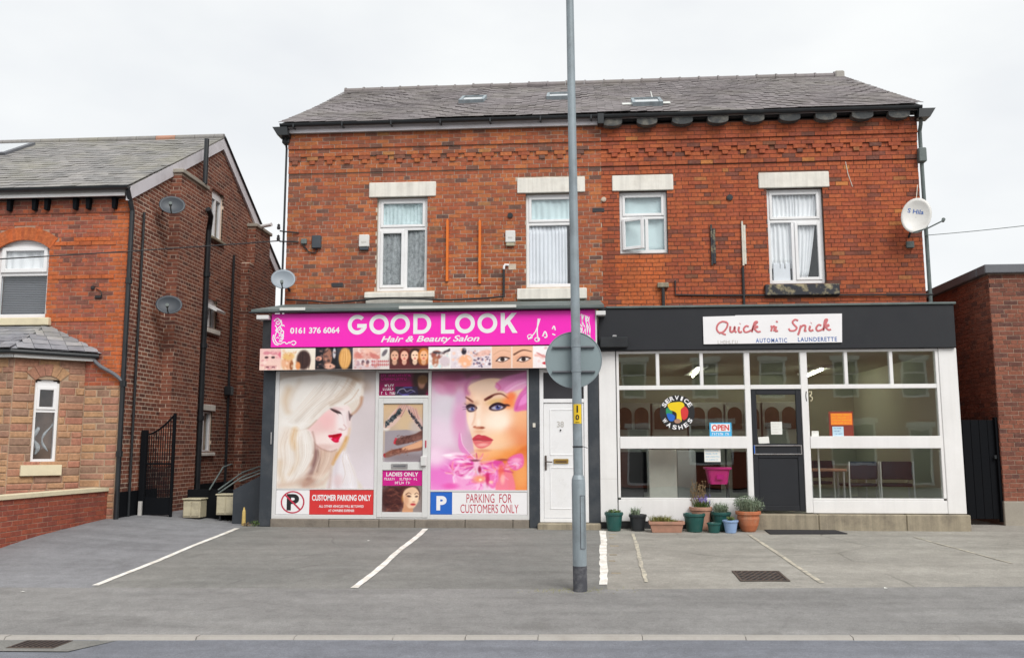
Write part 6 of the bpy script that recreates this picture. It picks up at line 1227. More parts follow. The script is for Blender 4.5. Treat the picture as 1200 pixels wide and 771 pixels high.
# script strokes in sign pixels (1200x325 picture of 170x46 photo px): x right, y up
def sg(P): return [((p[0]) / 1200.0 * 2.325 + 1.985, 3.51 - p[1] / 325.0 * 0.63) for p in P]
script = [[(215, 90), (180, 85), (145, 105), (130, 145), (150, 178), (185, 172), (215, 135), (222, 100), (200, 88)], [(150, 188), (165, 178), (185, 190), (205, 196)],
 [(245, 125), (242, 160), (250, 175), (270, 165), (282, 130), (280, 165), (295, 178)], [(318, 130), (312, 160), (320, 178), (340, 172)], [(325, 105), (328, 103)], [(398, 130), (375, 125), (355, 150), (365, 176), (395, 172), (415, 160)],
 [(420, 170), (445, 120), (470, 92), (450, 95), (432, 140), (422, 178)], [(430, 150), (460, 128), (470, 135), (445, 148), (470, 175), (495, 172)],
 [(578, 130), (590, 135), (582, 172)], [(586, 150), (605, 128), (612, 140), (605, 172)], [(625, 130), (618, 170), (638, 168)], [(635, 85), (630, 97)],
 [(808, 85), (785, 75), (762, 95), (775, 120), (795, 145), (775, 168), (740, 168), (728, 150)], [(830, 125), (815, 175), (802, 206)], [(822, 150), (845, 126), (866, 128), (864, 152), (858, 172), (874, 170)],
 [(906, 130), (898, 160), (908, 172), (930, 164)], [(914, 106), (917, 104)], [(998, 128), (975, 122), (955, 148), (965, 172), (995, 165), (1010, 155)], [(1012, 165), (1035, 110), (1048, 78), (1030, 85), (1020, 130), (1012, 172)], [(1020, 145), (1050, 122), (1058, 130), (1035, 142), (1055, 165), (1075, 160)]]
for lo_, hi_ in ((0, 540), (540, 700), (700, 1200)):
    mb = MB()
    for s_ in script:
        if lo_ <= s_[0][0] < hi_: mb.tube([(p[0], yq, p[1]) for p in catmull(sg(s_), 5)] if len(s_) > 2 else [(p[0], yq, p[1]) for p in sg(s_)], 0.0175, 6, flat=(YN, 0.3))
    mb.build('script_lettering', M['faded_red'], QS)
q = sg([(452, 268), (710, 225)]); text('lettering', 'AUTOMATIC', q[0][0], q[1][0], q[0][1], q[1][1] - .01, yq, 'faded_blue', QS, bold=0.02, space=1.25)
q = sg([(800, 262), (1120, 220)]); text('lettering', 'LAUNDERETTE', q[0][0], q[1][0], q[0][1], q[1][1] - .01, yq, 'faded_blue', QS, bold=0.02, space=1.2)
q = sg([(135, 275), (312, 245)]); faint_print(q[0][0], q[1][0], q[0][1], q[1][1], yq, 'faded_grey', QS, 9)
# ---- interior: part of the shopfront's building
rm = MB(); RX0, RX1, RYB, RZ0, RZ1 = 0.36, 6.0, 4.2, 0.24, 2.88
rm.face([(RX0, SY + .15, RZ0), (RX1, SY + .15, RZ0), (RX1, RYB, RZ0), (RX0, RYB, RZ0)], m=1); rm.face([(RX0, SY + .15, RZ1), (RX0, RYB, RZ1), (RX1, RYB, RZ1), (RX1, SY + .15, RZ1)], m=2)
rm.face([(RX0, RYB, RZ0), (RX1, RYB, RZ0), (RX1, RYB, RZ1), (RX0, RYB, RZ1)]); rm.face([(RX0, SY + .15, RZ0), (RX0, RYB, RZ0), (RX0, RYB, RZ1), (RX0, SY + .15, RZ1)]); rm.face([(RX1, SY + .15, RZ0), (RX1, SY + .15, RZ1), (RX1, RYB, RZ1), (RX1, RYB, RZ0)])
rm.build('interior', [M['plaster_green'], M['lino'], M['ceiling_white']], LA)
# tumble dryers with arched brown fronts along the back wall
for i in range(5):
    x = 0.75 + i * 0.78; t = thing('tumble_dryer', (x + .36, 3.5, 0.24), f'{["first", "second", "third", "fourth", "fifth"][i]} tumble dryer from the left at the back of the launderette', 'dryer', 'dryers in the launderette')
    MB().bbox(x, x + .74, 3.45, 4.15, 0.24, 2.25, 0.01).build('cabinet', M['appliance'], t); 
    for q_ in (.04, .40):
        MB().prism([(x + q_ - .02, 1.66), (x + q_ + .32, 1.66)] + arc(x + q_ + .15, 2.0, 0.17, 0, 180, 12), 3.432, 3.449).build('door_surround', M['appliance'], t); MB().prism([(x + q_, 1.68), (x + q_ + .30, 1.68)] + arc(x + q_ + .15, 2.0, 0.15, 0, 180, 12), 3.42, 3.431).build('door', M['wood_brown'], t); MB().bbox(x + .1, x + .64, 3.43, 3.449, 0.35, 1.2, 0.01).build('lower_panel', M['appliance_dark'], t)
for i in range(3):
    y = 0.6 + i * 0.85; t = thing('washing_machine', (0.75, y, 0.24), f'white washing machine against the left wall of the launderette, {["nearest the window", "in the middle", "farthest from the window"][i]}', 'washer', 'washing machines')
    MB().bbox(0.40, 1.1, y, y + .8, 0.24, 1.3, 0.015).build('cabinet', M['appliance'], t); MB().tube([(1.1, y + .4, 0.8), (1.14, y + .4, 0.8)], 0.2, 18).build('door', M['steel'], t); MB().bbox(1.1, 1.106, y + .05, y + .75, 1.12, 1.26, 0.002).build('control_panel', M['appliance_dark'], t)
o = MB().bbox(1.12, 1.585, SY + 0.35, SY + 0.39, 0.26, 1.26, 0.01).build('partition_panel', M['faded_grey'], None, (1.35, SY + .37, .26)); tag(o, 'pale grey panel standing inside the left lower launderette window', 'panel')
o = MB().bbox(1.62, 1.95, SY + 0.75, SY + 1.1, 0.26, 1.25, 0.02).build('tall_machine', M['appliance'], None, (1.78, SY + .9, .26)); tag(o, 'grey machine standing behind the pale panel inside the launderette', 'machine')
o = MB().bbox(0.66, 1.05, SY + 0.6, SY + 1.1, 0.26, 1.22, 0.02).build('dark_cabinet', M['appliance_dark'], None, (0.85, SY + .85, .26)); tag(o, 'dark cabinet at the far left of the launderette window', 'cabinet')
# ceiling tubes
for (a, b, lab) in (((2.27, 1.3, 2.80), (2.40, 3.3, 2.80), 'lit ceiling tube lamp seen through the second top pane'), ((4.70, 1.7, 2.80), (4.84, 3.5, 2.80), 'lit ceiling tube lamp right of the launderette door')):
    t = thing('ceiling_light', a, lab, 'lamp', 'launderette ceiling lights'); a, b = Vector(a), Vector(b)
    MB().box(min(a.x, b.x) - .05, max(a.x, b.x) + .05, min(a.y, b.y) - .05, max(a.y, b.y) + .05, 2.82, 2.87).build('batten', M['white_upvc'], t); MB().tube([tuple(a), tuple(b)], 0.022, 8).build('tube', M['tube_glow'], t)
o = MB().bbox(2.72, 3.30, 1.88, 1.92, 2.44, 2.48, .005).build('hanging_rail', M['white_upvc'], None, (3.0, 1.9, 2.44)); tag(o, 'short white rail hanging inside the launderette left of the door', 'rail')
# pink tub on a trolley
t = thing('laundry_trolley', (2.24, SY + .30, .26), 'pink plastic tub on thin metal legs inside the left launderette window', 'trolley')
mb = MB(); cx, cy = 2.24, SY + .30
def rr(w, d, z, n=6, r_=.06): 
    out = []
    for sx_, sy_, a0 in ((1, -1, -90), (1, 1, 0), (-1, 1, 90), (-1, -1, 180)): out += [(cx + sx_ * (w - r_) + r_ * math.cos(R(a0 + 90 * i / n)), cy + sy_ * (d - r_) + r_ * math.sin(R(a0 + 90 * i / n)), z) for i in range(n + 1)]
    return out
secs = [rr(.15, .12, .70), rr(.185, .15, .93), rr(.215, .18, .945), rr(.215, .18, .975), rr(.19, .155, .97), rr(.15, .12, .73)]; N = len(secs[0])
for s_ in secs: mb.v += s_
for i in range(len(secs) - 1):
    for k_ in range(N): k2 = (k_ + 1) % N; mb.f.append((i * N + k_, i * N + k2, (i + 1) * N + k2, (i + 1) * N + k_)); mb.t.append(.5); mb.m.append(0)
mb.f.append(tuple(range(N))[::-1]); mb.f.append(tuple(range(5 * N, 6 * N))); mb.t += [.5, .5]; mb.m += [0, 0]
mb.build('tub', M['pink_tub'], t, smooth=False)
for sx_ in (-1, 1):
    for sy_ in (-1, 1): MB().tube([(cx + sx_ * .15, cy + sy_ * .12, .72), (cx + sx_ * .17, cy + sy_ * .14, .25)], 0.012, 6).build('leg', M['appliance_dark'], t)
MB().box(2.20, 2.32, cy - .172, cy - .168, .78, .86).build('print', M['magenta_print'], t)
# waiting chairs and table on the right
def chair(x, y, rz, lab):
    t = thing('waiting_chair', (x, y, .24), lab, 'chair', 'metal framed chairs in the launderette'); T = Matrix.Translation((x, y, .24)) @ Matrix.Rotation(rz, 4, 'Z')
    def put(mb, n, mk): mb.v = [tuple(T @ Vector(v)) for v in mb.v]; mb.build(n, M[mk], t)
    put(MB().bbox(-.24, .24, -.22, .22, .40, .45, .015), 'seat', 'chair_blue'); put(MB().bbox(-.24, .24, .20, .24, .52, .82, .015), 'backrest', 'chair_blue')
    for s_ in (-1, 1): put(MB().tube([(s_ * .26, -.22, .0), (s_ * .26, -.22, .62), (s_ * .26, -.16, .66), (s_ * .26, .18, .66), (s_ * .26, .24, .80)], .014, 8), 'arm_frame', 'alu_grey'); put(MB().tube([(s_ * .26, .24, .82), (s_ * .26, .22, .45), (s_ * .26, .26, .0)], .014, 8), 'leg', 'alu_grey')
    put(MB().tube([(-.26, -.22, .40), (.26, -.22, .40)], .012, 8), 'front_rail', 'alu_grey')
chair(4.72, SY + 1.05, R(190), 'blue seat metal framed chair in the middle of the right launderette window'); chair(5.32, SY + 1.0, R(172), 'blue seat metal framed chair nearest the right wall of the launderette'); chair(4.2, SY + 1.9, R(200), 'chair standing behind the table in the launderette window')
t = thing('small_table', (4.05, SY + .75, .24), 'small wooden table beside the chairs in the right launderette window', 'table'); MB().bbox(3.80, 4.40, SY + .55, SY + 1.0, .90, .94, .008).build('top', M['terracotta_pale'], t)
for x in (3.84, 4.36):
    for y in (SY + .6, SY + .95): MB().tube([(x, y, .24), (x, y, .9)], .018, 8).build('leg', M['steel'], t)
o = MB().tube([(3.86, SY + .2, .26), (3.86, SY + .2, 1.28)], .016, 8).build('door_post', M['white_upvc'], None, (3.86, SY + .2, .26)); tag(o, 'thin white upright bar just inside the right lower launderette window', 'post')
# ---- things on the glass
yg = SY + 0.006
SW = thing('window_sticker', (1.58, yg, 1.60), 'round black SERVICE WASHES sticker with coloured clothes on the launderette window', 'sticker')
cx, cz, rr_ = 1.575, 1.865, 0.285
mb = MB(); ring_sector(mb, cx, cz, rr_, 0.20, 0, 360, yg, 40); mb.face([(cx + .20 * math.cos(R(q)), yg, cz + .20 * math.sin(R(q))) for q in range(0, 360, 10)]); mb.build('disc', M['black_print'], SW)
def arc_text(body, r_, a0, a1, h, flip):
    m_ = MB(); n_ = len(body)
    for i, ch in enumerate(body):
        a_ = R(a0 + (a1 - a0) * i / (n_ - 1)); w_ = h * (0.45 if ch == 'I' else 0.95); q = text_mb(ch, -w_ / 2, w_ / 2, -h / 2, h / 2, 0, bold=0.03); rot = a_ - math.pi / 2 if not flip else a_ + math.pi / 2
        b_ = len(m_.v); m_.v += [(cx + r_ * math.cos(a_) + v[0] * math.cos(rot) - v[2] * math.sin(rot), yg - .0015, cz + r_ * math.sin(a_) + v[0] * math.sin(rot) + v[2] * math.cos(rot)) for v in q.v]; m_.f += [tuple(b_ + k_ for k_ in f) for f in q.f]; m_.t += q.t; m_.m += q.m
    return m_
arc_text('SERVICE', 0.243, 148, 32, 0.072, False).build('lettering', M['white_print'], SW); arc_text('WASHES', 0.243, 213, 327, 0.072, True).build('lettering', M['white_print'], SW)
def blob(P, mk, dy): MB().face([(cx + p[0], yg - .0015 - dy, cz + p[1]) for p in catmull(P, 5, True)]).build('garment', M[mk], SW)
blob([(.04, .09), (.13, .10), (.18, .03), (.16, -.08), (.10, -.12), (.06, -.06)], 'red_print', 0); blob([(-.18, .06), (-.13, .08), (-.08, .02), (-.10, -.05), (-.17, -.04)], 'green_print', .0005); blob([(-.17, -.02), (-.09, -.02), (-.04, -.06), (-.06, -.13), (-.13, -.13)], 'blue_print', .001)
blob([(-.15, .14), (-.04, .17), (.08, .17), (.12, .11), (.06, .05), (.06, -.04), (.07, -.13), (.03, -.16), (-.01, -.12), (-.01, -.02), (-.05, .02), (-.12, .05)], 'yellow_print', .0015); blob([(-.05, -.13), (0, -.10), (.06, -.13), (.03, -.17), (-.03, -.17)], 'terracotta_pale', .002)
OP = thing('open_sign', (2.27, yg, 1.478), 'light blue window sign reading OPEN in red on the launderette window', 'sign')
MB().bbox(2.09, 2.445, yg - .004, yg - .001, 1.478, 1.70, .001).build('board', M['sky_print'], OP); MB().box(2.115, 2.42, yg - .006, yg - .0045, 1.555, 1.68).build('white_panel', M['white_print'], OP); text('lettering', 'OPEN', 2.13, 2.405, 1.57, 1.665, yg - .0075, 'red_print', OP, bold=.03); faint_print(2.13, 2.40, 1.495, 1.535, yg - .006, 'white_print', OP, 12)
def paper(x0, x1, z0, z1, mk, lab, printed=None, y=yg, seed=1, tilt=0.0):
    t = thing('paper_notice', ((x0 + x1) / 2, y, z0), lab, 'notice'); MB().prism([(x0, z0), (x1, z0 + tilt), (x1 - tilt, z1), (x0 - tilt, z1 - tilt)], y - .003, y - .0015).build('sheet', M[mk], t)
    if printed:
        n = max(2, int((z1 - z0) / .045))
        for i in range(n): zz = z1 - (i + .8) * (z1 - z0) / (n + .4); faint_print(x0 + .02, x1 - .02 - .03 * (i % 2), zz, zz + .016, y - .0045, printed, t, seed + i)
paper(1.995, 2.255, 1.065, 1.275, 'paper_white', 'white handwritten notice hanging below the OPEN sign', 'sky_print', seed=20); paper(3.075, 3.255, 1.505, 1.71, 'paper_white', 'square pale notice in the middle of the launderette door glass', 'faded_grey', SY + .008, 30); paper(2.875, 3.045, 1.355, 1.475, 'paper_white', 'small white card at the lower left of the launderette door glass', None, SY + .008, 1, .012)
paper(4.03, 4.37, 1.655, 1.845, 'paper_orange', 'bright orange notice on the right launderette window', 'yellow_print', yg - .004, 40); paper(4.00, 4.385, 1.478, 1.875, 'paper_red', 'dark red card behind the orange notice', None, yg + .002); paper(4.05, 4.225, 1.478, 1.63, 'paper_blue', 'small pale blue leaflet under the orange notice', 'faded_blue', yg - .004, 50); paper(3.72, 3.83, 1.478, 1.56, 'paper_white', 'small white leaflet at the left corner of the right launderette window', 'faded_grey', yg, 60)
NB = thing('number_sticker', (3.72, SY - .03, 2.05), 'thin number 13 beside the launderette door', 'number'); mb = MB(); strokes(mb, [[(3.655, 2.20), (3.645, 2.12), (3.655, 2.04)]], 0, 0, 1, 1, SY - .033, .007); mb.build('digit', M['black_print'], NB)
mb = MB(); strokes(mb, [[(3.70, 2.19), (3.745, 2.195), (3.74, 2.15), (3.715, 2.13), (3.755, 2.10), (3.745, 2.05), (3.72, 2.055)]], 0, 0, 1, 1, yg - .004, .007); mb.build('digit', M['cream_paint'], NB)

# ================================================================== neighbouring house on the left
HS = thing('brick_house', (-10, 0, 0), 'red brick house on the left with slate gable roof and sandstone bay window', 'house')
HX, HY, HB = -7.94, -1.2, 6.45
frF, frG = frame_front(HY), frame_right(HX)
HL = -13.5
W1 = (-10.36, -9.385, 3.58, 5.0)
wall_core(frF, HL, HX, 0.0, 5.72, [W1], M['mortar_house'], HS)
arch_c, arch_z = -9.8725, 4.93
def bay_hide(z): return (HL, -8.59) if z < 2.86 else (HL, -8.42) if z < 2.94 else (HL, -8.33 - (z - 2.93) / .49 * .98) if z < 3.42 else None
hole_f = [W1, bay_hide, (-8.6, HX + .01, -1, 2.37)]
br = lay(lambda z: HL, lambda z: HX, 2.37, 5.70, hole_f + [lambda z: (arch_c - math.sqrt(max(0, 1.035 ** 2 - (z - 4.18) ** 2)), arch_c + math.sqrt(max(0, 1.035 ** 2 - (z - 4.18) ** 2))) if 4.93 < z < 5.2 else None], 31, 0.0755, header_every=6)
quoin = [b for b in br if (b[0] + b[1]) / 2 > -8.17 or (-9.385 < (b[0] + b[1]) / 2 < -9.2 and 3.5 < b[2] < 4.95)]
band = [b for b in br if b not in quoin and any(abs((b[2] + b[3]) / 2 - z) < 0.04 for z in (4.93, 4.28, 3.53))]
rest = [b for b in br if b not in quoin and b not in band]
vis = lambda b: (Vector(frF((b[0] + b[1]) / 2, 0, b[2])) - CAM).length + (50 if b[0] < -10.3 else 0)
place_bricks('brick_house', rest, frF, HS, 220, sortkey=vis, seed=4); place_bricks('brick_orange', quoin, frF, HS, 80, sortkey=vis, seed=5); place_bricks('brick_orange', band, frF, HS, 0, off=lambda u, z: 0.012, seed=6)
# voussoirs over the upper window
mb = MB(); g = random.Random(3)
for i in range(22):
    a = R(128 - 76 * (i + .5) / 22); r0, r1 = 0.80, 1.03; cz = 4.96 - 0.80 + 0.02; ca, sa = math.cos(a), math.sin(a); hw = 0.0235
    P2 = [(arch_c + r_ * ca + s_ * hw * (r_ / .8) * sa, cz + r_ * sa - s_ * hw * (r_ / .8) * ca) for r_, s_ in ((r0, 1), (r1, 1), (r1, -1), (r0, -1))]
    m2 = MB().prism([P2[3], P2[0], P2[1], P2[2]], HY - 0.012, HY + 0.03, g.random()); m2.build('voussoir', M['brick_orange'], HS, fixn=True)
# front upper window: arched white frame with a slatted blind
x0, x1, z0, z1 = W1; y = HY + 0.07; mb = MB(); bars(mb, x0, x1, y, y + .07, z0, 4.92, .06, wb=.07); mb.bbox(x0 + .06, x1 - .06, y + .004, y + .065, 4.34, 4.40); mb.bbox(x0, x1, y + .004, y + .06, 4.921, 4.998, .004)
wn_ = mb.build('window', M['white_upvc'], HS); s = MB(); bars(s, x0 + .06, x1 - .06, y - .03, y + .03, 4.40, 4.86, .07); s.build('sash', M['white_upvc'], wn_); pane(x0 + .13, x1 - .13, 4.47, 4.79, y + .01, wn_); pane(x0 + .06, x1 - .06, 3.65, 4.34, y + .02, wn_)
MB().bbox(x0 - .12, x1 + .12, HY - 0.10, HY + .1, 3.43, 3.565, .012).build('window_sill', M['cream_paint'], HS)
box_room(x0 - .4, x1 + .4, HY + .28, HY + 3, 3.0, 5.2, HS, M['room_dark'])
bl = thing('venetian_blind', (arch_c, HY + .2, 3.6), 'dark grey slatted blind in the arched window of the left house', 'blind')
for i in range(22): MB().box(x0 + .05, x1 - .05, HY + .17, HY + .20, 3.63 + i * .032, 3.63 + i * .032 + .022).build('slat', M['blind_grey'], bl)
o = curtain('net_curtain', x0 + .03, x1 - .03, 4.38, 4.90, HY + .12, 'curtain_white', 'white net imitating sky reflection at the top of the arched window of the left house', 6, .012)  # pale net added to give the sash its mirrored sky
# small metal bits on the front wall
mb = MB(); mb.bbox(-8.56, -8.50, HY - .05, HY - .005, 4.06, 4.12, .008); mb.bbox(-8.48, -8.36, HY - .04, HY - .005, 3.90, 3.95, .008); mb.tube([(-8.47, HY - .02, 4.07), (-8.38, HY - .03, 4.03), (-8.35, HY - .03, 3.96), (-8.40, HY - .03, 3.93)], .008, 6)
tag(mb.build('wall_hook', M['cable'], None, (-8.45, HY, 3.9)), 'small black metal fitting on the front brickwork of the left house', 'fitting')
# stone: corner pier, canted bay and bay front
def stones(fr, u0, u1, z0, z1, holes, seed, h=(0.10, 0.135), L=(0.2, 0.46), mass=None):
    g = random.Random(seed); z = z0
    while z < z1 - .04:
        hgt = min(g.uniform(*h), z1 - z); zc = z + hgt / 2; u = u0
        if z1 - (z + hgt) < .05: hgt = z1 - z
        hs_ = [(q[0], q[1]) for q in holes if q[2] < zc < q[3]]
        while u < u1 - .01:
            l_ = min(g.uniform(*L), u1 - u)
            if u1 - (u + l_) < .1: l_ = u1 - u
            for a, b in subtract((u, u + l_), hs_):
                if b - a < .04: continue
                m2 = MB(); wh, hh = (b - a) / 2 - .005, hgt / 2 - .005; cu = (a + b) / 2; n = g.uniform(.008, .02); i_ = .02; t = g.random()
                F = [fr(cu - wh + i_, n, zc - hh + i_ * .7), fr(cu + wh - i_, n + g.uniform(-.005, .005), zc - hh + i_ * .7), fr(cu + wh - i_, n + g.uniform(-.005, .005), zc + hh - i_ * .7), fr(cu - wh + i_, n, zc + hh - i_ * .7)]
                B = [fr(cu - wh, 0, zc - hh), fr(cu + wh, 0, zc - hh), fr(cu + wh, 0, zc + hh), fr(cu - wh, 0, zc + hh)]; D = [fr(cu - wh, -.03, zc - hh), fr(cu + wh, -.03, zc - hh), fr(cu + wh, -.03, zc + hh), fr(cu - wh, -.03, zc + hh)]
                m2.v = [tuple(p) for p in F + B + D]; m2.f = [(0, 1, 2, 3)]
                for i in range(4): j = (i + 1) % 4; m2.f.append((i, 4 + i, 4 + j, j)); m2.f.append((4 + i, 8 + i, 8 + j, 4 + j))
                m2.t = [t] * 9; m2.m = [0] * 9
                if mass is None: m2.build('stone', M['sandstone'], HS)
                else: b0 = len(mass.v); mass.v += m2.v; mass.f += [tuple(b0 + i for i in f) for f in m2.f]; mass.t += m2.t; mass.m += m2.m
            u += l_
        z += hgt
A_, B_ = (-8.58, -1.2), (-9.36, -2.0); C_ = (-12.9, -2.0)
frC, frB = frame_seg(B_, A_), frame_seg(C_, B_); LC = math.hypot(A_[0] - B_[0], A_[1] - B_[1]); LB = B_[0] - C_[0]
WB = (LC * .30, LC * .645, 1.075, 2.45)
MB().face([frF(-8.58, .004, 0), frF(HX, .004, 0), frF(HX, .004, 2.37), frF(-8.58, .004, 2.37)]).build('pier_backing', M['mortar_stone'], HS)
wall_core(frC, 0, LC, 0.0, 2.80, [WB], M['mortar_stone'], HS, 'bay_wall', .2); wall_core(frB, 0, LB, 0.0, 2.80, [], M['mortar_stone'], HS, 'bay_wall', .2)
zb0 = 0.05
stones(frF, -8.58, HX, zb0, 2.37, [], 41); stones(frC, 0, LC, zb0, 2.44, [(WB[0] - .0, WB[1] + .0, WB[2], WB[3])], 42); stones(frC, 0, LC, 2.66, 2.80, [], 43); stones(frC, 0, WB[0] - .12, 2.44, 2.66, [], 44); stones(frC, WB[1] + .12, LC, 2.44, 2.66, [], 45)
stones(frB, LB - .9, LB, zb0, 2.80, [], 46); ms = MB(); stones(frB, 0, LB - .9, zb0, 2.80, [], 47, mass=ms); ms.build('stone_mass', M['sandstone'], HS)['kind'] = 'stuff'
cu = (WB[0] + WB[1]) / 2; g = random.Random(12)
for i in range(5):
    a0, a1 = R(138 - 19.2 * i + .0), R(138 - 19.2 * (i + 1) + 1.2); r0, r1, cz = 0.262, 0.46, 2.255; P2 = [(cu + r_ * math.cos(a), cz + r_ * math.sin(a)) for r_, a in ((r0, a0), (r1, a0), (r1, a1), (r0, a1))]
    m2 = MB(); m2.mesh8([frC(p[0], .016, p[1]) for p in P2] + [frC(p[0], -.03, p[1]) for p in P2], g.random()); m2.build('voussoir', M['sandstone'], HS, fixn=True)
# bay window
def seg_bars(fr, u0, u1, z0, z1, n0, n1, w, mb):
    def b6(a, b, c, d, q0=n0, q1=n1): mb.mesh8([fr(a, q1, c), fr(b, q1, c), fr(b, q0, c), fr(a, q0, c), fr(a, q1, d), fr(b, q1, d), fr(b, q0, d), fr(a, q0, d)])
    b6(u0, u0 + w, z0, z1); b6(u1 - w, u1, z0, z1); b6(u0 + w, u1 - w, z0, z0 + w, n0, n1 - .002); b6(u0 + w, u1 - w, z1 - w, z1, n0, n1 - .002); return b6
mb = MB(); b6 = seg_bars(frC, WB[0], WB[1], WB[2], 2.36, -.12, -.04, .045, mb); b6(WB[0] + .045, WB[1] - .045, 1.90, 1.95, -.12, -.045)
b6(WB[0], WB[1], 2.36, 2.395, -.12, -.042); b6(WB[0] + .04, WB[1] - .04, 2.395, 2.42, -.12, -.042); b6(WB[0] + .1, WB[1] - .1, 2.42, 2.445, -.12, -.042)
bw = mb.build('window', M['white_upvc'], HS); mb = MB(); seg_bars(frC, WB[0] + .045, WB[1] - .045, 1.95, 2.32, -.10, -.025, .04, mb); mb.build('sash', M['white_upvc'], bw)
def seg_pane(u0, u1, z0, z1, n): MB().mesh8([frC(u0, n, z0), frC(u1, n, z0), frC(u1, n - .006, z0), frC(u0, n - .006, z0), frC(u0, n, z1), frC(u1, n, z1), frC(u1, n - .006, z1), frC(u0, n - .006, z1)]).build('pane', M['glass_upper'], bw)
seg_pane(WB[0] + .085, WB[1] - .085, 1.99, 2.28, -.07); seg_pane(WB[0] + .045, WB[1] - .045, 1.12, 1.90, -.09)
MB().mesh8([frC(WB[0] - .15, .07, .85), frC(WB[1] + .09, .07, .85), frC(WB[1] + .09, -.1, .85), frC(WB[0] - .15, -.1, .85), frC(WB[0] - .15, .07, 1.02), frC(WB[1] + .09, .07, 1.02), frC(WB[1] + .09, -.1, 1.03), frC(WB[0] - .15, -.1, 1.03)]).build('window_sill', M['cream_paint'], HS)
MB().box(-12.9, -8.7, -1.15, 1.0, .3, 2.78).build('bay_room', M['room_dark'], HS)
# a white curl of netting visible through the bay window
o = MB().tube([frC(WB[0] + .1 + .04 * math.sin(i * .5), -.16, 1.2 + i * .03) for i in range(16)], [.012 + .03 * abs(math.sin(i * .4)) for i in range(16)], 8).build('window_ornament', M['mottled_grey'], None, frC(WB[0] + .1, -.16, 1.2)); tag(o, 'pale curled ornament behind the narrow bay window of the left house', 'ornament')
o = MB().tube([frC(WB[0] + .30 - .10 * math.sin(i * .25), -.17, 1.25 + i * .03) for i in range(18)], [.008 + .014 * abs(math.sin(i * .5)) for i in range(18)], 8).build('window_ornament', M['mottled_grey'], None, frC(WB[0] + .25, -.17, 1.25)); tag(o, 'second pale curl, taller, behind the narrow bay window of the left house', 'ornament')
# bay roof
E1, E2, E3, T1, T2 = Vector((-8.30, -1.21, 2.93)), Vector((-9.30, -2.18, 2.93)), Vector((-12.9, -2.18, 2.93)), Vector((-9.31, -1.21, 3.42)), Vector((-12.9, -1.21, 3.42))
mb = MB().face([E1, T1, E2][::-1]).face([E2, T1, T2, E3][::-1]); mb.face([E1 - Vector((0, 0, .06)), E2 - Vector((0, 0, .06)), E3 - Vector((0, 0, .06)), Vector((-12.9, -1.21, 2.87))]); broof = mb.build('bay_roof', M['slate_bay'], HS)
Uf = (E2 - E3).normalized(); Vf = (T2 - E3); Vf = (Vf - Uf * Vf.dot(Uf)); Lf = Vf.length; slates('slate_bay', E3 + Vector((0, -.02, .004)), Uf, Vf, lambda v: (1.6, (E2 - E3).length - .02), Lf, broof, .155, .26, 60, 5, .006)
Uc = (E1 - E2).normalized(); Vc = (T1 - E2); Vc = (Vc - Uc * Vc.dot(Uc)); Lc = Vc.length; uT = (T1 - E2).dot(Uc); Lu = (E1 - E2).length
slates('slate_bay', E2 + Vector((.012, -.012, .004)), Uc, Vc, lambda v: (uT * v / Lc, Lu + (uT - Lu) * v / Lc), Lc, broof, .155, .26, 60, 6, .006)
def seg_board(P, Q, th, z0, z1, name, mk, par):
    P, Q = Vector(P), Vector(Q); d = (Q - P).normalized(); n = Vector((d.y, -d.x, 0)) * th
    MB().mesh8([(P.x + n.x, P.y + n.y, z0), (Q.x + n.x, Q.y + n.y, z0), (Q.x, Q.y, z0), (P.x, P.y, z0), (P.x + n.x, P.y + n.y, z1), (Q.x + n.x, Q.y + n.y, z1), (Q.x, Q.y, z1), (P.x, P.y, z1)]).build(name, M[mk], par, fixn=True)
f1, f2, f3 = (-8.42, -1.21, 0), (-9.32, -2.09, 0), (-12.9, -2.09, 0)
seg_board(f2, f1, .02, 2.79, 2.87, 'bay_fascia', 'alu_grey', HS); seg_board(f3, f2, .02, 2.79, 2.87, 'bay_fascia', 'alu_grey', HS)
MB().tube([(-12.9, -2.16, 2.885), (-9.32, -2.16, 2.885), (-8.36, -1.22, 2.88)], .042, 8).build('bay_gutter', M['black_gutter'], HS)
MB().tube(catmull([(-8.40, -1.26, 2.80), (-8.28, -1.27, 2.70), (-8.02, -1.27, 2.56), (-7.88, -1.26, 2.44)], 4), .032, 8).build('bay_downpipe', M['grey_coping'], HS)
# gable wall
apY, apZ, evZ = 2.66, 8.02, 5.80
Wh, Wm, Wl = (2.23, 2.85, 5.83, 6.90), (2.20, 2.74, 3.83, 4.50), (2.02, 2.73, 1.20, 2.08)
def gy0(z): return HY if z < evZ else HY + (z - evZ) / (apZ - evZ) * (apY - HY)
def gy1(z): return HB if z < evZ else HB - (z - evZ) / (apZ - evZ) * (HB - apY)
mb = MB(); zs = sorted({0.0, evZ, Wl[2], Wl[3], Wm[2], Wm[3], Wh[2], Wh[3], apZ})
for i in range(len(zs) - 1):
    a, b = zs[i], zs[i + 1]; zc = (a + b) / 2; hs_ = [w for w in (Wh, Wm, Wl) if w[2] < zc < w[3]]; cuts = [lambda z: gy0(z)] + sum([[lambda z, w=w: w[0], lambda z, w=w: w[1]] for w in hs_], []) + [lambda z: gy1(z)]
    for q in range(0, len(cuts), 2): mb.face([(HX, cuts[q](a), a), (HX, cuts[q + 1](a), a), (HX, cuts[q + 1](b), b), (HX, cuts[q](b), b)])
for w in (Wh, Wm, Wl):
    for (ya, za), (yb, zb_) in (((w[0], w[2]), (w[0], w[3])), ((w[1], w[3]), (w[1], w[2])), ((w[0], w[3]), (w[1], w[3])), ((w[1], w[2]), (w[0], w[2]))): mb.face([(HX, ya, za), (HX, yb, zb_), (HX - .25, yb, zb_), (HX - .25, ya, za)])
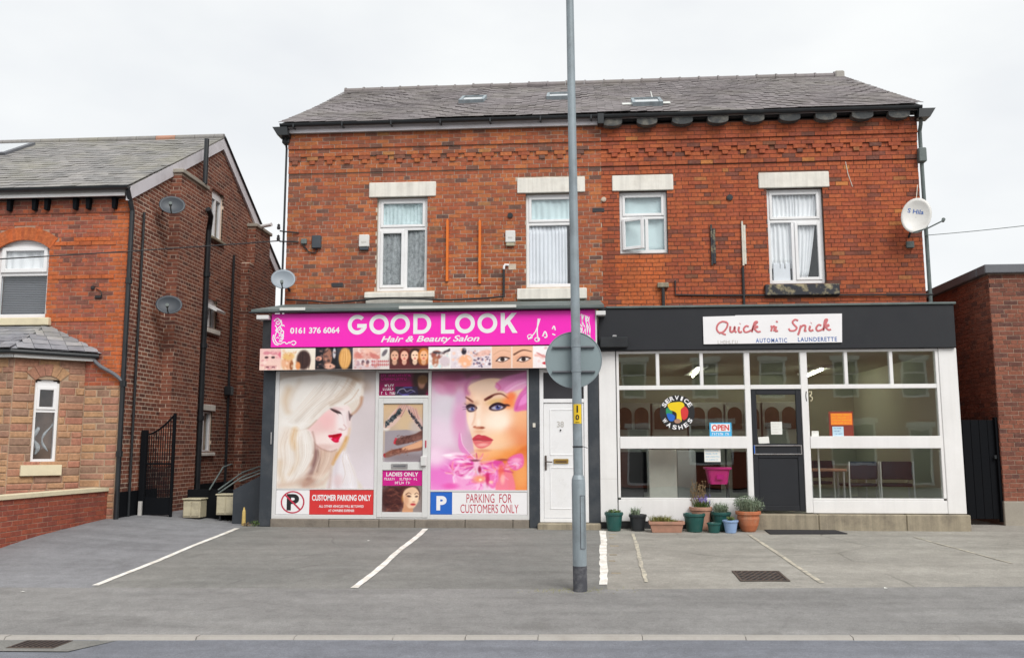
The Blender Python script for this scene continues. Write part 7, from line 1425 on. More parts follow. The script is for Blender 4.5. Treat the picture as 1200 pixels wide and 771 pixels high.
mb.face([(HX, HB, 0), (HX, HB, evZ), (HL, HB, evZ), (HL, HB, 0)]); mb.face([(HL, HY, 0), (HL, HB, 0), (HL, HB, evZ), (HL, apY, apZ), (HL, HY, evZ)])
mb.build('gable_wall', M['mortar_gable'], HS)
CB = [(0.30, 1.48, 6.62, .21), (4.35, 5.35, 6.55, .2)]
sideholes = [Wh, Wm, Wl] + [(c[0], c[1], 0, c[2]) for c in CB]
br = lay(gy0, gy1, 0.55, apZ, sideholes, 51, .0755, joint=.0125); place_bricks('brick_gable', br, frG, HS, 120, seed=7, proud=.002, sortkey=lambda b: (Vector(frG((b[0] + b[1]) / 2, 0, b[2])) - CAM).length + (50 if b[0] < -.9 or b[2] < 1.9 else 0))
MB().box(HX, HX + .02, HY, HB, -.2, .55).build('painted_base', M['gate_black'], HS)
for ci, (a, b, zt_, pr) in enumerate(CB):
    m2 = MB().box(HX, HX + pr, a, b, 0, zt_); m2.build('chimney_breast', M['mortar_gable'], HS)
    place_bricks('brick_gable', lay(lambda z: a, lambda z: b, 0.02, zt_, [], 60 + ci, .0755, joint=.0125), frame_right(HX + pr), HS, 0, seed=8, proud=.002)
    place_bricks('brick_gable', lay(lambda z: 0, lambda z: pr, 0.02, zt_, [], 70 + ci, .0755, joint=.0125), (lambda u, n, z, a=a: (HX + u, a - n, z)), HS, 0, seed=9)
    MB().bbox(HX - .02, HX + pr + .05, a - .05, b + .03, zt_ + .002, zt_ + .08, .01).build('breast_cap', M['concrete'], HS)
MB().box(HX, HX + .19, 4.05, 4.342, 0, 5.62).build('chimney_breast', M['mortar_gable'], HS); place_bricks('brick_gable', lay(lambda z: 4.05, lambda z: 4.342, .02, 5.62, [], 77, .0755, joint=.0125), frame_right(HX + .19), HS, 0, proud=.002); place_bricks('brick_gable', lay(lambda z: 0, lambda z: .19, .02, 5.62, [], 78, .0755, joint=.0125), (lambda u, n, z: (HX + u, 4.05 - n, z)), HS, 0)
# side windows
def side_window(w, x, arched):
    mb = MB(); y0, y1, z0, z1 = w; fw = .05; zt = z1 - (.14 if arched else 0)
    for q in ((y0, y0 + fw, z0, zt), (y1 - fw, y1, z0, zt), (y0 + fw, y1 - fw, z0, z0 + fw), (y0 + fw, y1 - fw, zt - fw, zt), ((y0 + y1) / 2 - .025, (y0 + y1) / 2 + .025, z0 + fw, zt - fw)): mb.box(x - .06, x, q[0], q[1], q[2], q[3])
    if arched:
        yc, rr2 = (y0 + y1) / 2, (y1 - y0) / 2; n = 10; P2 = [(yc - rr2 * math.cos(math.pi * i / n), zt + .14 * math.sin(math.pi * i / n)) for i in range(n + 1)]
        b0 = len(mb.v); mb.v += [(x, p[0], p[1]) for p in P2]; mb.f.append(tuple(range(b0, b0 + n + 1))); mb.t.append(.5); mb.m.append(0)
    o = mb.build('window', M['white_upvc'], HS, fixn=True); MB().box(x - .04, x - .034, y0 + fw, y1 - fw, z0 + fw, zt - fw).build('pane', M['glass_upper'], o); return o
side_window(Wh, HX - .05, True); wm = side_window(Wm, HX - .05, True); side_window(Wl, HX - .04, False)
m2 = MB(); m2.mesh8([(HX - .04, 2.24, 4.30), (HX - .04, 2.70, 4.30), (HX + .20, 2.70, 4.18), (HX + .20, 2.24, 4.18), (HX - .02, 2.24, 4.36), (HX - .02, 2.70, 4.36), (HX + .22, 2.70, 4.22), (HX + .22, 2.24, 4.22)]); m2.build('open_sash', M['white_upvc'], wm, fixn=True)
for w, t_ in ((Wh, .06), (Wm, .1), (Wl, .07)): MB().bbox(HX - .05, HX + .07, w[0] - .06, w[1] + .08, w[2] - t_, w[2] - .002, .008).build('window_sill', M['plinth_stone' if w is Wh else 'white_stone_paint'], HS)
MB().bbox(HX - .02, HX + .03, Wl[0] - .06, Wl[1] + .1, Wl[3], Wl[3] + .13, .008).build('lintel', M['white_stone_paint'], HS)
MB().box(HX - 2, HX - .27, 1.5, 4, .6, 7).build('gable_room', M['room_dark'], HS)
# roof of the house
RYh, RZh, EYh, EZh = 2.64, 8.18, -1.43, 5.86; VX = -7.89
sl2 = math.hypot(RYh - EYh, RZh - EZh); V2 = Vector((0, RYh - EYh, RZh - EZh)) / sl2
mb = MB(); mb.mesh8([(HL, EYh + .03, EZh - .1), (VX - .01, EYh + .03, EZh - .1), (VX - .01, RYh, RZh - .12), (HL, RYh, RZh - .12), (HL, EYh + .02, EZh - .02), (VX - .01, EYh + .02, EZh - .02), (VX - .01, RYh, RZh - .02), (HL, RYh, RZh - .02)]); mb.mesh8([(HL, RYh, RZh - .12), (VX - .01, RYh, RZh - .12), (VX - .01, 6.7, EZh - .1), (HL, 6.7, EZh - .1), (HL, RYh, RZh - .02), (VX - .01, RYh, RZh - .02), (VX - .01, 6.7, EZh - .02), (HL, 6.7, EZh - .02)])
hroof = mb.build('roof', M['slate_house'], HS); slates('slate_house', (0, EYh, EZh), (1, 0, 0), V2, lambda v: (HL, VX), sl2 - .03, hroof, .2, .29, 240, 23, .015)
x = HL; g = random.Random(5)
while x < VX - .05:
    L = min(.45, VX - x); MB().tube([(x + .004, RYh, RZh + .0), (x + L - .004, RYh, RZh + .0)], .08, 12).build('ridge_tile', M['terracotta_pale' if -9.85 < x < -9.3 else 'slate_house'], hroof); x += L
def on_h(x_, v_, n_): return tuple(Vector((x_, EYh, EZh)) + V2 * v_ + Vector((1, 0, 0)).cross(V2) * n_)
def hbox(a, b, c, d, n0, n1): return MB().mesh8([on_h(a, c, n0), on_h(b, c, n0), on_h(b, d, n0), on_h(a, d, n0), on_h(a, c, n1), on_h(b, c, n1), on_h(b, d, n1), on_h(a, d, n1)])
sk = hbox(-13.4, -12.08, 3.15, 4.30, 0.0, .07).build('skylight', M['grey_coping'], hroof); hbox(-13.34, -12.16, 3.22, 4.22, .071, .078).build('skylight_pane', M['skylight_glass'], hroof)
# bargeboards
def barge(ya, za, yb, zb_, w): 
    MB().mesh8([(VX - .06, ya, za - w), (VX + .0, ya, za - w), (VX + .0, yb, zb_ - w), (VX - .06, yb, zb_ - w), (VX - .06, ya, za), (VX, ya, za), (VX, yb, zb_), (VX - .06, yb, zb_)]).build('bargeboard', M['grey_fascia'], HS, fixn=True)
barge(EYh + .08, EZh + .0, RYh, RZh - .035, .24); barge(RYh, RZh - .035, 6.72, EZh - .03, .24)
MB().tube([(VX + .005, RYh, RZh + .0), (VX + .005, 6.72, EZh + .02)], .035, 6).build('verge_edge', M['black_gutter'], HS)
# eaves
MB().bbox(HL, -7.96, EYh + .05, EYh + .075, 5.70, 5.79, .004).build('fascia_board', M['white_paint'], HS); gutter('gutter', HL, -7.86, EYh - .01, 5.855, HS); MB().box(HL, -7.97, EYh + .08, HY, 5.70, 5.72).build('soffit', M['black_paint'], HS)
for x in (-10.45, -10.15, -9.68, -9.45, -8.92, -8.68, -8.2): MB().prism([(x - .028, 5.50), (x + .028, 5.50), (x + .04, 5.698), (x - .04, 5.698)], HY - .10, HY - .008).build('eaves_bracket', M['gate_black'], HS)
MB().box(HL, HX, HY - .02, HY - .0, 5.44, 5.465).build('eaves_string', M['brick_gable'], HS)
# pipes on the house
def pipe(name, P, r_, mk, lab, collars=()):
    t = thing(name, P[-1], lab, 'pipe'); MB().tube(P, r_, 10).build('pipe', M[mk], t)
    for c in collars: MB().lathe([(r_ * 1.02, -.05), (r_ * 1.35, -.05), (r_ * 1.35, .05), (r_ * 1.02, .05)], c, 12).build('collar', M[mk], t)
pipe('downpipe', [(-7.90, -1.40, 5.80), (-7.895, -1.30, 5.62), (-7.875, -1.245, 5.45), (-7.87, -1.245, .05)], .042, 'black_gutter', 'black rainwater pipe down the front corner of the left house', [(-7.87, -1.245, z) for z in (1.2, 2.4, 4.2)])
pipe('thin_pipe', [(-7.895, -0.78, 5.55), (-7.895, -0.78, .05)], .024, 'black_gutter', 'thin black pipe beside the corner rainwater pipe on the left house')
pipe('soil_pipe', [(-7.66, 1.42, 6.20), (-7.68, 1.62, 6.10), (-7.76, 1.77, 5.98), (-7.80, 1.82, 5.85), (-7.80, 1.80, .1)], .055, 'black_gutter', 'thick black soil pipe with a bent top on the gable wall', [(-7.80, 1.81, z) for z in (1.9, 3.4, 4.9)])
pipe('vent_pipe', [(-7.70, 1.30, 7.66), (-7.70, 1.30, 6.70)], .05, 'black_gutter', 'black vent pipe rising past the bargeboard of the left house')
pipe('thin_pipe', [(-7.86, 3.38, 5.65), (-7.86, 3.38, .3)], .03, 'black_gutter', 'slim black pipe farther back on the gable wall', [(-7.86, 3.38, 2.55)])
MB().bbox(-7.93, -7.78, 3.28, 3.48, 2.45, 2.66, .02).build('hopper_head', M['black_gutter'], HS)
o = MB().tube([(-7.94, 4.72, 6.62), (-7.50, 4.55, 6.64), (-7.42, 4.52, 6.645)], .045, 12).build('boiler_flue', M['white_upvc'], None, (-7.7, 4.6, 6.6)); tag(o, 'white flue pipe sticking out near the far end of the gable', 'flue')
for (y, z, lab) in ((-0.02, 5.80, 'upper dark grey satellite dish on the side of the left house'), (0.05, 3.92, 'lower dark grey satellite dish on the side of the left house')):
    dish((-7.62, y - .25, z), .235, .185, (0.42, -1, 0.30), 'dish_grey', lab, (-7.48, y - .62, z - .06), post=(-7.94, y + .02, z - .02), depth=.055)
o = MB().tube(catenary((-13.4, -5.05, 3.62), (-5.58, -0.09, 5.14), .05), .011, 6).build('overhead_wire', M['cable'], None, (-13.4, -5.05, 3.62)); tag(o, 'black overhead wire crossing in front of the left house to the brick building', 'wire')
o = MB().tube(catenary((6.12, -0.05, 5.02), (14, -3, 5.9), .25), .006, 6).build('overhead_wire', M['lead_flashing'], None, (6.12, 0, 5)); tag(o, 'thin pale wire leaving the brick building to the right against the sky', 'wire')

# ================================================================== low garden wall
GW = thing('garden_wall', (-8.1, -2.6, 0), 'low red brick garden wall with cream coping at the left edge', 'wall')
ga, gb = (-8.30, -5.6), (-8.06, -1.22); frW = frame_seg(gb, ga); LW = math.hypot(ga[0] - gb[0], ga[1] - gb[1]); frW = frame_seg(ga, gb)
MB().mesh8([frW(0, 0, -.3), frW(LW, 0, -.1), frW(LW, -.22, -.1), frW(0, -.22, -.3), frW(0, 0, .575), frW(LW, 0, .575), frW(LW, -.22, .575), frW(0, -.22, .575)]).build('core', M['mortar_house'], GW)
place_bricks('brick_garden', lay(lambda z: 0, lambda z: LW, -.105, .575, [], 81, .0755, header_every=0), frW, GW, 150, seed=10)
for i in range(5):
    a, b = LW * i / 5, LW * (i + 1) / 5 - .006; MB().mesh8([frW(a, .035, .578), frW(b, .035, .578), frW(b, -.25, .578), frW(a, -.25, .578), frW(a, .035, .635), frW(b, .035, .635), frW(b, -.25, .635), frW(a, -.25, .635)]).build('coping', M['cream_paint'], GW)

# ================================================================== alley between the house and the salon
GT = thing('iron_gate', (-7.5, -.4, .05), 'black wrought iron gate with rising top rail in the alley', 'gate')
MB().bbox(-7.90, -7.80, -.46, -.36, .0, 1.62, .01).build('gate_post', M['gate_black'], GT)
for i in range(11):
    x = -7.77 + i * .043; MB().tube([(x, -.40, .12), (x, -.40, 1.52 + .36 * (i / 10) ** 1.6)], .0095, 6).build('bar', M['gate_black'], GT)
for z in (.12, 1.0): MB().bbox(-7.80, -7.31, -.415, -.385, z, z + .035, .004).build('rail', M['gate_black'], GT)
MB().tube([(-7.80 + i * .049, -.40, 1.54 + .36 * (i / 10) ** 1.6) for i in range(11)], .018, 6).build('top_rail', M['gate_black'], GT); MB().bbox(-7.33, -7.29, -.43, -.37, .05, 1.92, .006).build('end_stile', M['gate_black'], GT)
for i in range(10): x = -7.75 + i * .043; MB().tube([(x, -.40, .14), (x, -.40, .98)], .007, 6).build('lower_bar', M['gate_black'], GT)
MB().bbox(-7.80, -7.31, -.408, -.392, .14, .42, .003).build('kick_plate', M['gate_black'], GT)
o = MB().bbox(-7.86, -7.80, -.52, -.47, .10, .36, .004).build('electric_tag', M['faded_grey'], None, (-7.83, -.5, .1)); tag(o, 'small pale plate low on the black gate post', 'plate')
def meter_box(x0, x1, y, z0, z1, lab):
    t = thing('meter_box', ((x0 + x1) / 2, y, z0), lab, 'cabinet', 'cream meter boxes'); MB().bbox(x0, x1, y, y + .28, z0, z1, .012).build('cabinet', M['cream_box'], t); MB().bbox(x0 - .015, x1 + .015, y - .025, y + .3, z1 + .001, z1 + .03, .01).build('lid', M['cream_box'], t)
    n = 2
    for i in range(n): a = x0 + .015 + i * (x1 - x0 - .03) / n; MB().bbox(a, a + (x1 - x0 - .03) / n - .012, y - .010, y - .001, z0 + .03, z1 - .03, .004).build('door', M['cream_box'], t)
    for a in (x0 + .04, x1 - .07): MB().box(a, a + .03, y + .05, y + .2, 0.0, z0).build('leg', M['black_paint'], t)
meter_box(-7.08, -6.76, -.42, .07, .38, 'cream twin-door meter box beside the alley gate'); meter_box(-6.48, -6.12, -.40, .12, .46, 'larger cream meter box nearer the salon side of the alley')
o = MB().box(-7.15, -5.45, -.1, .0, -.05, .55).build('dark_low_wall', M['gate_black'], None, (-6.3, -.05, 0)); tag(o, 'low black wall behind the cream meter boxes', 'wall')
MBw = MB().prism([(-6.04, .0), (-5.41, .0), (-5.41, .88), (-5.60, .80), (-6.04, .58)], -.75, -.60); tag(MBw.build('side_wall', M['charcoal_pier'], None, (-5.7, -.7, 0)), 'charcoal painted low wall with sloping top beside the salon', 'wall')
for i, (P, lab) in enumerate((([(-6.70, -.2, .55), (-6.58, .1, .95), (-6.50, .3, 1.0)], 'left metal handrail sloping behind the meter boxes'), ([(-6.52, -.25, .55), (-6.2, .05, .85), (-5.95, .2, .95), (-5.9, .2, .95)], 'middle metal handrail sloping behind the meter boxes'), ([(-6.45, -.4, .50), (-6.1, -.2, .78), (-5.8, -.1, .90)], 'lowest metal handrail sloping behind the meter boxes'), ([(-5.98, -.65, .72), (-5.6, -.65, .86), (-5.42, -.65, .93)], 'metal handrail on top of the charcoal wall beside the salon'))):
    tag(MB().tube(P, .014, 8).build('handrail', M['lead_flashing'], None, P[0]), lab, 'handrail', 'alley handrails')
o = MB().lathe([(.0, .0), (.03, .0), (.034, .02), (.03, .2), (.026, .24), (.015, .27), (.012, .3), (.0, .3)], (-5.72, -1.05, zg(-5.72, -1.05)), 10).build('marker_post', M['yellow_post'], None, (-5.72, -1.05, 0)); tag(o, 'short faded yellow post at the left foot of the salon', 'post')

# ================================================================== brick annexe on the right
AX, AY = 7.05, -0.3
AN = thing('brick_annexe', (9.5, 2, 0), 'plain flat roofed brick building at the right edge with dark grey coping', 'building')
frA = frame_front(AY); AZ = 4.26
MB().box(AX, 14, AY, 7, -.1, AZ).build('wall', M['mortar_annexe'], AN)
place_bricks('brick_annexe', lay(lambda z: AX, lambda z: 13.9, .40, AZ, [], 91, .0755), frA, AN, 300, seed=11)
frL = lambda u, n, z: (AX - n, -u, z)      # left-facing side, u = -Y
place_bricks('brick_annexe', lay(lambda z: -6.9, lambda z: -AY, .40, AZ, [], 92, .0755), frL, AN, 0, seed=12)
MB().bbox(AX - .02, 14, AY - .02, AY + .05, -.1, .40, .01).build('plinth', M['concrete'], AN)
mb = MB(); mb.bbox(AX - .09, 14, AY - .09, AY + .25, AZ + .002, AZ + .155, .012); mb.build('coping', M['grey_coping'], AN); MB().bbox(AX - .09, AX + .25, AY + .255, 7, AZ + .002, AZ + .155, .012).build('coping', M['grey_coping'], AN)
MB().box(AX - .13, AX + .0, 1.0, 1.5, .0, AZ - .02).build('pilaster', M['brick_annexe'], AN) if False else None
SG = thing('side_gate', (6.55, -.2, .05), 'tall black boarded gate between the launderette and the annexe', 'gate')
for i in range(7): x = 6.07 + i * .137; MB().bbox(x, x + .133, -.22, -.18, .10, 1.755, .004).build('board', M['gate_black'], SG)
for z in (.28, 1.05, 1.6): MB().bbox(6.07, 7.03, -.178, -.15, z, z + .09, .005).build('rail', M['gate_black'], SG)
MB().bbox(7.0, 7.045, -.27, -.17, .05, 1.80, .006).build('post', M['gate_black'], SG); MB().bbox(6.95, 6.99, -.275, -.252, 1.10, 1.16, .004).build('latch', M['black_gutter'], SG)

# ================================================================== lamp post and road sign
px_, py_ = -0.03, -5.93; pz = zg(px_, py_)
PO = thing('lamp_post', (px_, py_, pz), 'tall grey galvanised lamp post standing in front of the salon', 'lamp post')
lean = lambda z: px_ - 0.007 * (z - pz)
MB().tube([(lean(pz), py_, pz - .02), (lean(.0), py_, 0.012)], .0785, 20).build('base', M['pole_base'], PO, smooth=False)
MB().tube([(lean(z), py_, z) for z in (.0125, .9, .955, .985, 1.0)], [.0775, .0765, .074, .064, .058], 24).build('lower_shaft', M['galvanised'], PO)
MB().tube([(lean(z), py_, z) for z in (.99, 3.0, 5.0, 8.2)], [.054, .052, .048, .043], 24).build('upper_shaft', M['galvanised'], PO)
mb = MB(); bars(mb, px_ + .008, px_ + .062, py_ - .081, py_ - .0765, .20, .78, .006, .001); mb.build('service_door', M['pole_base'], PO)
mb = MB(); mb.lathe([(.0545, -.008), (.059, -.006), (.059, .006), (.0545, .008)], (lean(1.315), py_, 1.315), 20); mb.tube([(lean(1.315) + .055, py_ - .02, 1.318), (lean(1.315) + .11, py_ - .03, 1.300)], .004, 5); mb.build('cable_tie', M['black_print'], PO)
TGm = thing('number_plate', (lean(1.68), py_ - .056, 1.57), 'small yellow plate with black digits 1 and 0 strapped to the lamp post', 'plate')
mb = MB(); n = 8; P = [(math.sin(a) * .056, -math.cos(a) * .056) for a in np.linspace(R(-46), R(58), n)]; cx_ = lean(1.68)
for i in range(n - 1): mb.face([(cx_ + P[i][0], py_ + P[i][1], 1.573), (cx_ + P[i + 1][0], py_ + P[i + 1][1], 1.573), (cx_ + P[i + 1][0], py_ + P[i + 1][1], 1.79), (cx_ + P[i][0], py_ + P[i][1], 1.79)])
mb.build('plate', M['yellow_plastic'], TGm)
for ch, z0, z1 in (('1', 1.695, 1.775), ('0', 1.605, 1.68)): text('digit', ch, cx_ - .018, cx_ + .022, z0, z1, py_ - .0585, 'black_print', TGm, bold=.03, fit='min')
MB().face([(cx_ - .02, py_ - .0585, 1.585), (cx_ + .024, py_ - .0585, 1.585), (cx_ + .024, py_ - .0585, 1.591), (cx_ - .02, py_ - .0585, 1.591)]).build('rule', M['black_print'], TGm)
dcx, dcz = -0.079, 2.305
RS = thing('road_sign', (dcx, py_ + .07, dcz), 'plain grey back of a round road sign clamped to the lamp post', 'sign')
mb = MB(); mb.tube([(dcx, py_ + .105, dcz), (dcx, py_ + .108, dcz)], [.322, .322], 56); mb.build('disc', M['sign_back'], RS)
mb = MB(); mb.tube([(dcx + .322 * math.cos(a), py_ + .103, dcz + .322 * math.sin(a)) for a in np.linspace(0, 2 * math.pi, 60)], .005, 6, cap=False); mb.build('rim', M['galvanised'], RS)
for z in (dcz + .145, dcz - .138):
    h = math.sqrt(.322 ** 2 - (z - dcz) ** 2) - .045; mb = MB(); mb.bbox(dcx - h, dcx + h, py_ + .072, py_ + .104, z - .010, z + .010, .003); mb.build('channel', M['grey_coping'], RS)
    mb = MB(); mb.lathe([(.052, -.012), (.0575, -.012), (.0575, .012), (.052, .012)], (lean(z), py_, z), 20); mb.bbox(lean(z) - .05, lean(z) + .05, py_ + .05, py_ + .0725, z - .012, z + .012, .003); mb.build('clamp', M['galvanised'], RS)
# moss at the foot of the post
mb = MB(); g = random.Random(14)
for i in range(420):
    a = g.uniform(0, 6.28); r_ = abs(g.gauss(0, .22)) + .07; x, y = px_ - .06 + r_ * math.cos(a) * 1.3, py_ + .02 + r_ * math.sin(a) * .35; s_ = g.uniform(.004, .013); z = zg(x, y) - .002; mb.face([(x - s_, y, z), (x + s_, y - s_, z), (x + s_, y + s_, z + g.uniform(.002, .007))], g.random())
tag(mb.build('moss', M['leaf_yellow'], None, (px_, py_, pz)), 'patch of yellow green moss round the foot of the lamp post', 'moss', kind='stuff')

# ================================================================== drain, mat, gully
z0 = zg(2.08, -5.1)
DR = thing('drain_cover', (2.08, -5.1, z0), 'rectangular iron drain grating set in the forecourt in front of the launderette', 'drain')
def onz(x, y, d): return (x, y, zg(x, y) + d)
def slab(mb, P, d0, d1, t=.5): mb.mesh8([onz(p[0], p[1], d0) for p in P] + [onz(p[0], p[1], d1) for p in P], t)
dx0, dx1, dy0, dy1 = 1.80, 2.36, -5.40, -4.80
m2 = MB(); slab(m2, [(dx0, dy0), (dx1, dy0), (dx1, dy1), (dx0, dy1)], .004, .0055); m2.build('pit_dark', M['black_print'], DR)  # flat black sheet on the ground paints the dark below the bars
m2 = MB()
for P in ([(dx0, dy0), (dx1, dy0), (dx1, dy0 + .03), (dx0, dy0 + .03)], [(dx0, dy1 - .03), (dx1, dy1 - .03), (dx1, dy1), (dx0, dy1)], [(dx0, dy0 + .03), (dx0 + .03, dy0 + .03), (dx0 + .03, dy1 - .03), (dx0, dy1 - .03)], [(dx1 - .03, dy0 + .03), (dx1, dy0 + .03), (dx1, dy1 - .03), (dx1 - .03, dy1 - .03)]): slab(m2, P, .004, .012)
m2.build('frame', M['iron'], DR)
for i in range(-7, 9):    # diagonal bars
    c0 = dx0 + .03 + i * .068; P = []
    ya, yb = dy0 + .032, dy1 - .032; sl_ = .55
    xa, xb = c0, c0 + sl_ * (yb - ya)
    def clipx(x_): return min(max(x_, dx0 + .032), dx1 - .032)
    if xb < dx0 + .05 or xa > dx1 - .05: continue
    if xa < dx0 + .032: ya += (dx0 + .032 - xa) / sl_; xa = dx0 + .032
    if xb > dx1 - .032 - .024: yb -= (xb - (dx1 - .032 - .024)) / sl_; xb = dx1 - .032 - .024
    if yb - ya < .03: continue
    m2 = MB(); slab(m2, [(xa, ya), (xa + .024, ya), (xb + .024, yb), (xb, yb)], .0056, .0115); m2.build('bar', M['iron'], DR)
for i, yy in enumerate((-5.25, -5.1, -4.95)): m2 = MB(); slab(m2, [(dx0 + .032, yy), (dx1 - .032, yy), (dx1 - .032, yy + .02), (dx0 + .032, yy + .02)], .0056, .0105); m2.build('cross_bar', M['iron'], DR)
m2 = MB(); slab(m2, [(2.88, -1.78), (4.06, -1.72), (3.98, -1.36), (2.88, -1.36)], .004, .016); tag(m2.build('door_mat', M['door_mat'], None, (3.4, -1.5, 0)), 'flat black doormat on the ground before the launderette step', 'mat')
GU = thing('road_gully', (-4.8, -8.2, -.43), 'worn iron gully grate in the road at the left of the kerb', 'drain'); rz = lambda x: road_z(x) + .003
MB().mesh8([(-5.05, -8.33, rz(-5) - .004), (-4.62, -8.33, rz(-4.6) - .004), (-4.62, -8.02, rz(-4.6) - .004), (-5.05, -8.02, rz(-5) - .004), (-5.05, -8.33, rz(-5) + .006), (-4.62, -8.33, rz(-4.6) + .006), (-4.62, -8.02, rz(-4.6) + .006), (-5.05, -8.02, rz(-5) + .006)]).build('frame', M['iron'], GU)
for i in range(8): x = -5.02 + i * .052; MB().box(x, x + .02, -8.30, -8.05, rz(x) + .007, rz(x) + .011).build('bar', M['black_print'], GU)
mb = MB(); mb.face([(-5.35, -8.44, rz(-5.2) + .0005), (-4.42, -8.44, rz(-4.4) + .0005), (-4.22, -8.0, rz(-4.3) + .0005), (-5.45, -8.0, rz(-5.4) + .0005)]); tag(mb.build('road_patch', M['asphalt_salon']), kind='structure')

# ================================================================== pots and plants
def blades(mb, c, rx, ry, n, h, lean_, seed, w=.006, droop=.3):
    g = random.Random(seed)
    for i in range(n):
        a, q = g.uniform(0, 6.28), math.sqrt(g.random()); x, y = c[0] + rx * q * math.cos(a), c[1] + ry * q * math.sin(a); hh = h * g.uniform(.55, 1.1); d = g.uniform(0, 6.28); l_ = lean_ * g.uniform(.2, 1.2) * hh
        dx, dy = math.cos(d) * l_ + (x - c[0]) * lean_ * .8, math.sin(d) * l_ + (y - c[1]) * lean_ * .8; px2, py2 = -math.sin(d) * w, math.cos(d) * w; t = g.random()
        m1 = (x + dx * .4, y + dy * .4, c[2] + hh * .6); tp_ = (x + dx, y + dy, c[2] + hh * (1 - droop * g.random()))
        mb.face([(x - px2, y - py2, c[2]), (x + px2, y + py2, c[2]), (m1[0] + px2 * .8, m1[1] + py2 * .8, m1[2]), (m1[0] - px2 * .8, m1[1] - py2 * .8, m1[2])], t); mb.face([(m1[0] - px2 * .8, m1[1] - py2 * .8, m1[2]), (m1[0] + px2 * .8, m1[1] + py2 * .8, m1[2]), tp_], t)
def leaves(mb, c, r3, n, s, seed, shell=.35):
    g = random.Random(seed)
    for i in range(n):
        v = Vector((g.gauss(0, 1), g.gauss(0, 1), g.gauss(0, 1))).normalized(); q = shell + (1 - shell) * g.random() ** .6; p = Vector((c[0] + v.x * r3[0] * q, c[1] + v.y * r3[1] * q, c[2] + v.z * r3[2] * q))
        a = Vector((g.gauss(0, 1), g.gauss(0, 1), g.gauss(0, 1))).normalized(); b = a.cross(v).normalized() if a.cross(v).length > .1 else Vector((1, 0, 0)); ss = s * g.uniform(.6, 1.3)
        mb.face([p - a * ss, p + b * ss * .45, p + a * ss, p - b * ss * .45], g.random())
def round_pot(name, c, rb, rt, h, mat, lab, rim=.018, seg=28):
    t = thing(name, c, lab, 'plant pot'); q = rim
    MB().lathe([(0, 0), (rb * .96, 0), (rb, .01), (rb + (rt - rb) * .86, h * .82), (rt + .001, h * .83), (rt + q * .5, h * .86), (rt + q * .5, h * .985), (rt + q * .3, h), (rt - q * .6, h), (rt - q, h * .93), (rt - q * 1.2, h * .9)], c, seg).build('pot', M[mat], t, smooth=False)
    MB().lathe([(rt - q * .9, h * .9), (rt * .5, h * .93), (0.001, h * .92)], c, seg).build('soil', M['soil'], t); return t
gz = lambda x, y: zg(x, y)
def P3(x, y): return (x, y, gz(x, y))
c = P3(.505, -1.46); t = round_pot('green_pot', c, .105, .14, .29, 'green_pot', 'dark green plastic pot nearest the lamp post, with low seedlings'); mb = MB(); leaves(mb, (c[0], c[1], c[2] + .30), (.13, .13, .035), 160, .018, 1); mb.build('plant', M['leaf_green'], t); mb = MB(); leaves(mb, (c[0], c[1], c[2] + .31), (.12, .12, .04), 40, .012, 2); mb.build('buds', M['leaf_pale'], t)
c = P3(.885, -1.44); t = round_pot('black_pot', c, .105, .135, .255, 'black_gutter', 'black plastic pot second from the lamp post'); mb = MB(); blades(mb, (c[0] - .04, c[1], c[2] + .24), .07, .08, 90, .16, .4, 3, .004); leaves(mb, (c[0] - .05, c[1], c[2] + .27), (.09, .09, .04), 100, .014, 4); mb.build('plant', M['leaf_pale'], t)
# terracotta trough
c = P3(1.32, -1.58); t = thing('planter_trough', c, 'long terracotta trough with grassy plants in the row of pots', 'planter'); mb = MB()
def trough(w, d, z): return [(c[0] - w, c[1] - d, c[2] + z), (c[0] + w, c[1] - d, c[2] + z), (c[0] + w, c[1] + d, c[2] + z), (c[0] - w, c[1] + d, c[2] + z)]
S_ = [trough(.225, .08, 0), trough(.255, .105, .125), trough(.275, .12, .127), trough(.278, .122, .172), trough(.25, .095, .17), trough(.24, .09, .13)]
for q in S_: mb.v += q
for i in range(5):
    for k_ in range(4): k2 = (k_ + 1) % 4; mb.f.append((i * 4 + k_, i * 4 + k2, (i + 1) * 4 + k2, (i + 1) * 4 + k_)); mb.t.append(.5); mb.m.append(0)
mb.f += [(3, 2, 1, 0)]; mb.t.append(.5); mb.m.append(0); mb.build('trough', M['terracotta_pale'], t)
m2 = MB(); m2.face(trough(.245, .09, .145)); m2.build('soil', M['soil'], t); mb = MB()
for i in range(7): blades(mb, (c[0] - .20 + i * .055, c[1], c[2] + .14), .05, .08, 70, .14 if i < 5 else .08, .5, 20 + i, .004)
mb.build('plant', M['leaf_yellow'], t)
c = P3(1.765, -1.52); t = round_pot('green_pot', c, .12, .165, .285, 'green_pot', 'large dark green pot in the middle of the row'); mb = MB(); leaves(mb, (c[0], c[1], c[2] + .26), (.12, .12, .02), 40, .012, 5); mb.build('plant', M['leaf_dark'], t)
c = (1.90, -1.30, gz(1.9, -1.3)); t = round_pot('terracotta_pot', c, .13, .175, .36, 'terracotta_pale', 'pale terracotta pot of purple flowers at the back of the row'); mb = MB(); blades(mb, (c[0] + .02, c[1], c[2] + .34), .12, .1, 240, .15, .5, 6, .003); mb.build('plant', M['leaf_green'], t); mb = MB(); g = random.Random(7)
for i in range(46):
    x, y, z = c[0] + .03 + g.gauss(0, .075), c[1] + g.gauss(0, .06), c[2] + .49 + g.gauss(0, .028)
    for j in range(4): q = z - j * .012; s_ = .009; a = g.uniform(0, 6.28); mb.face([(x - s_ * math.cos(a), y - s_ * math.sin(a), q), (x + s_ * math.cos(a), y + s_ * math.sin(a), q), (x, y, q + .016)], g.random())
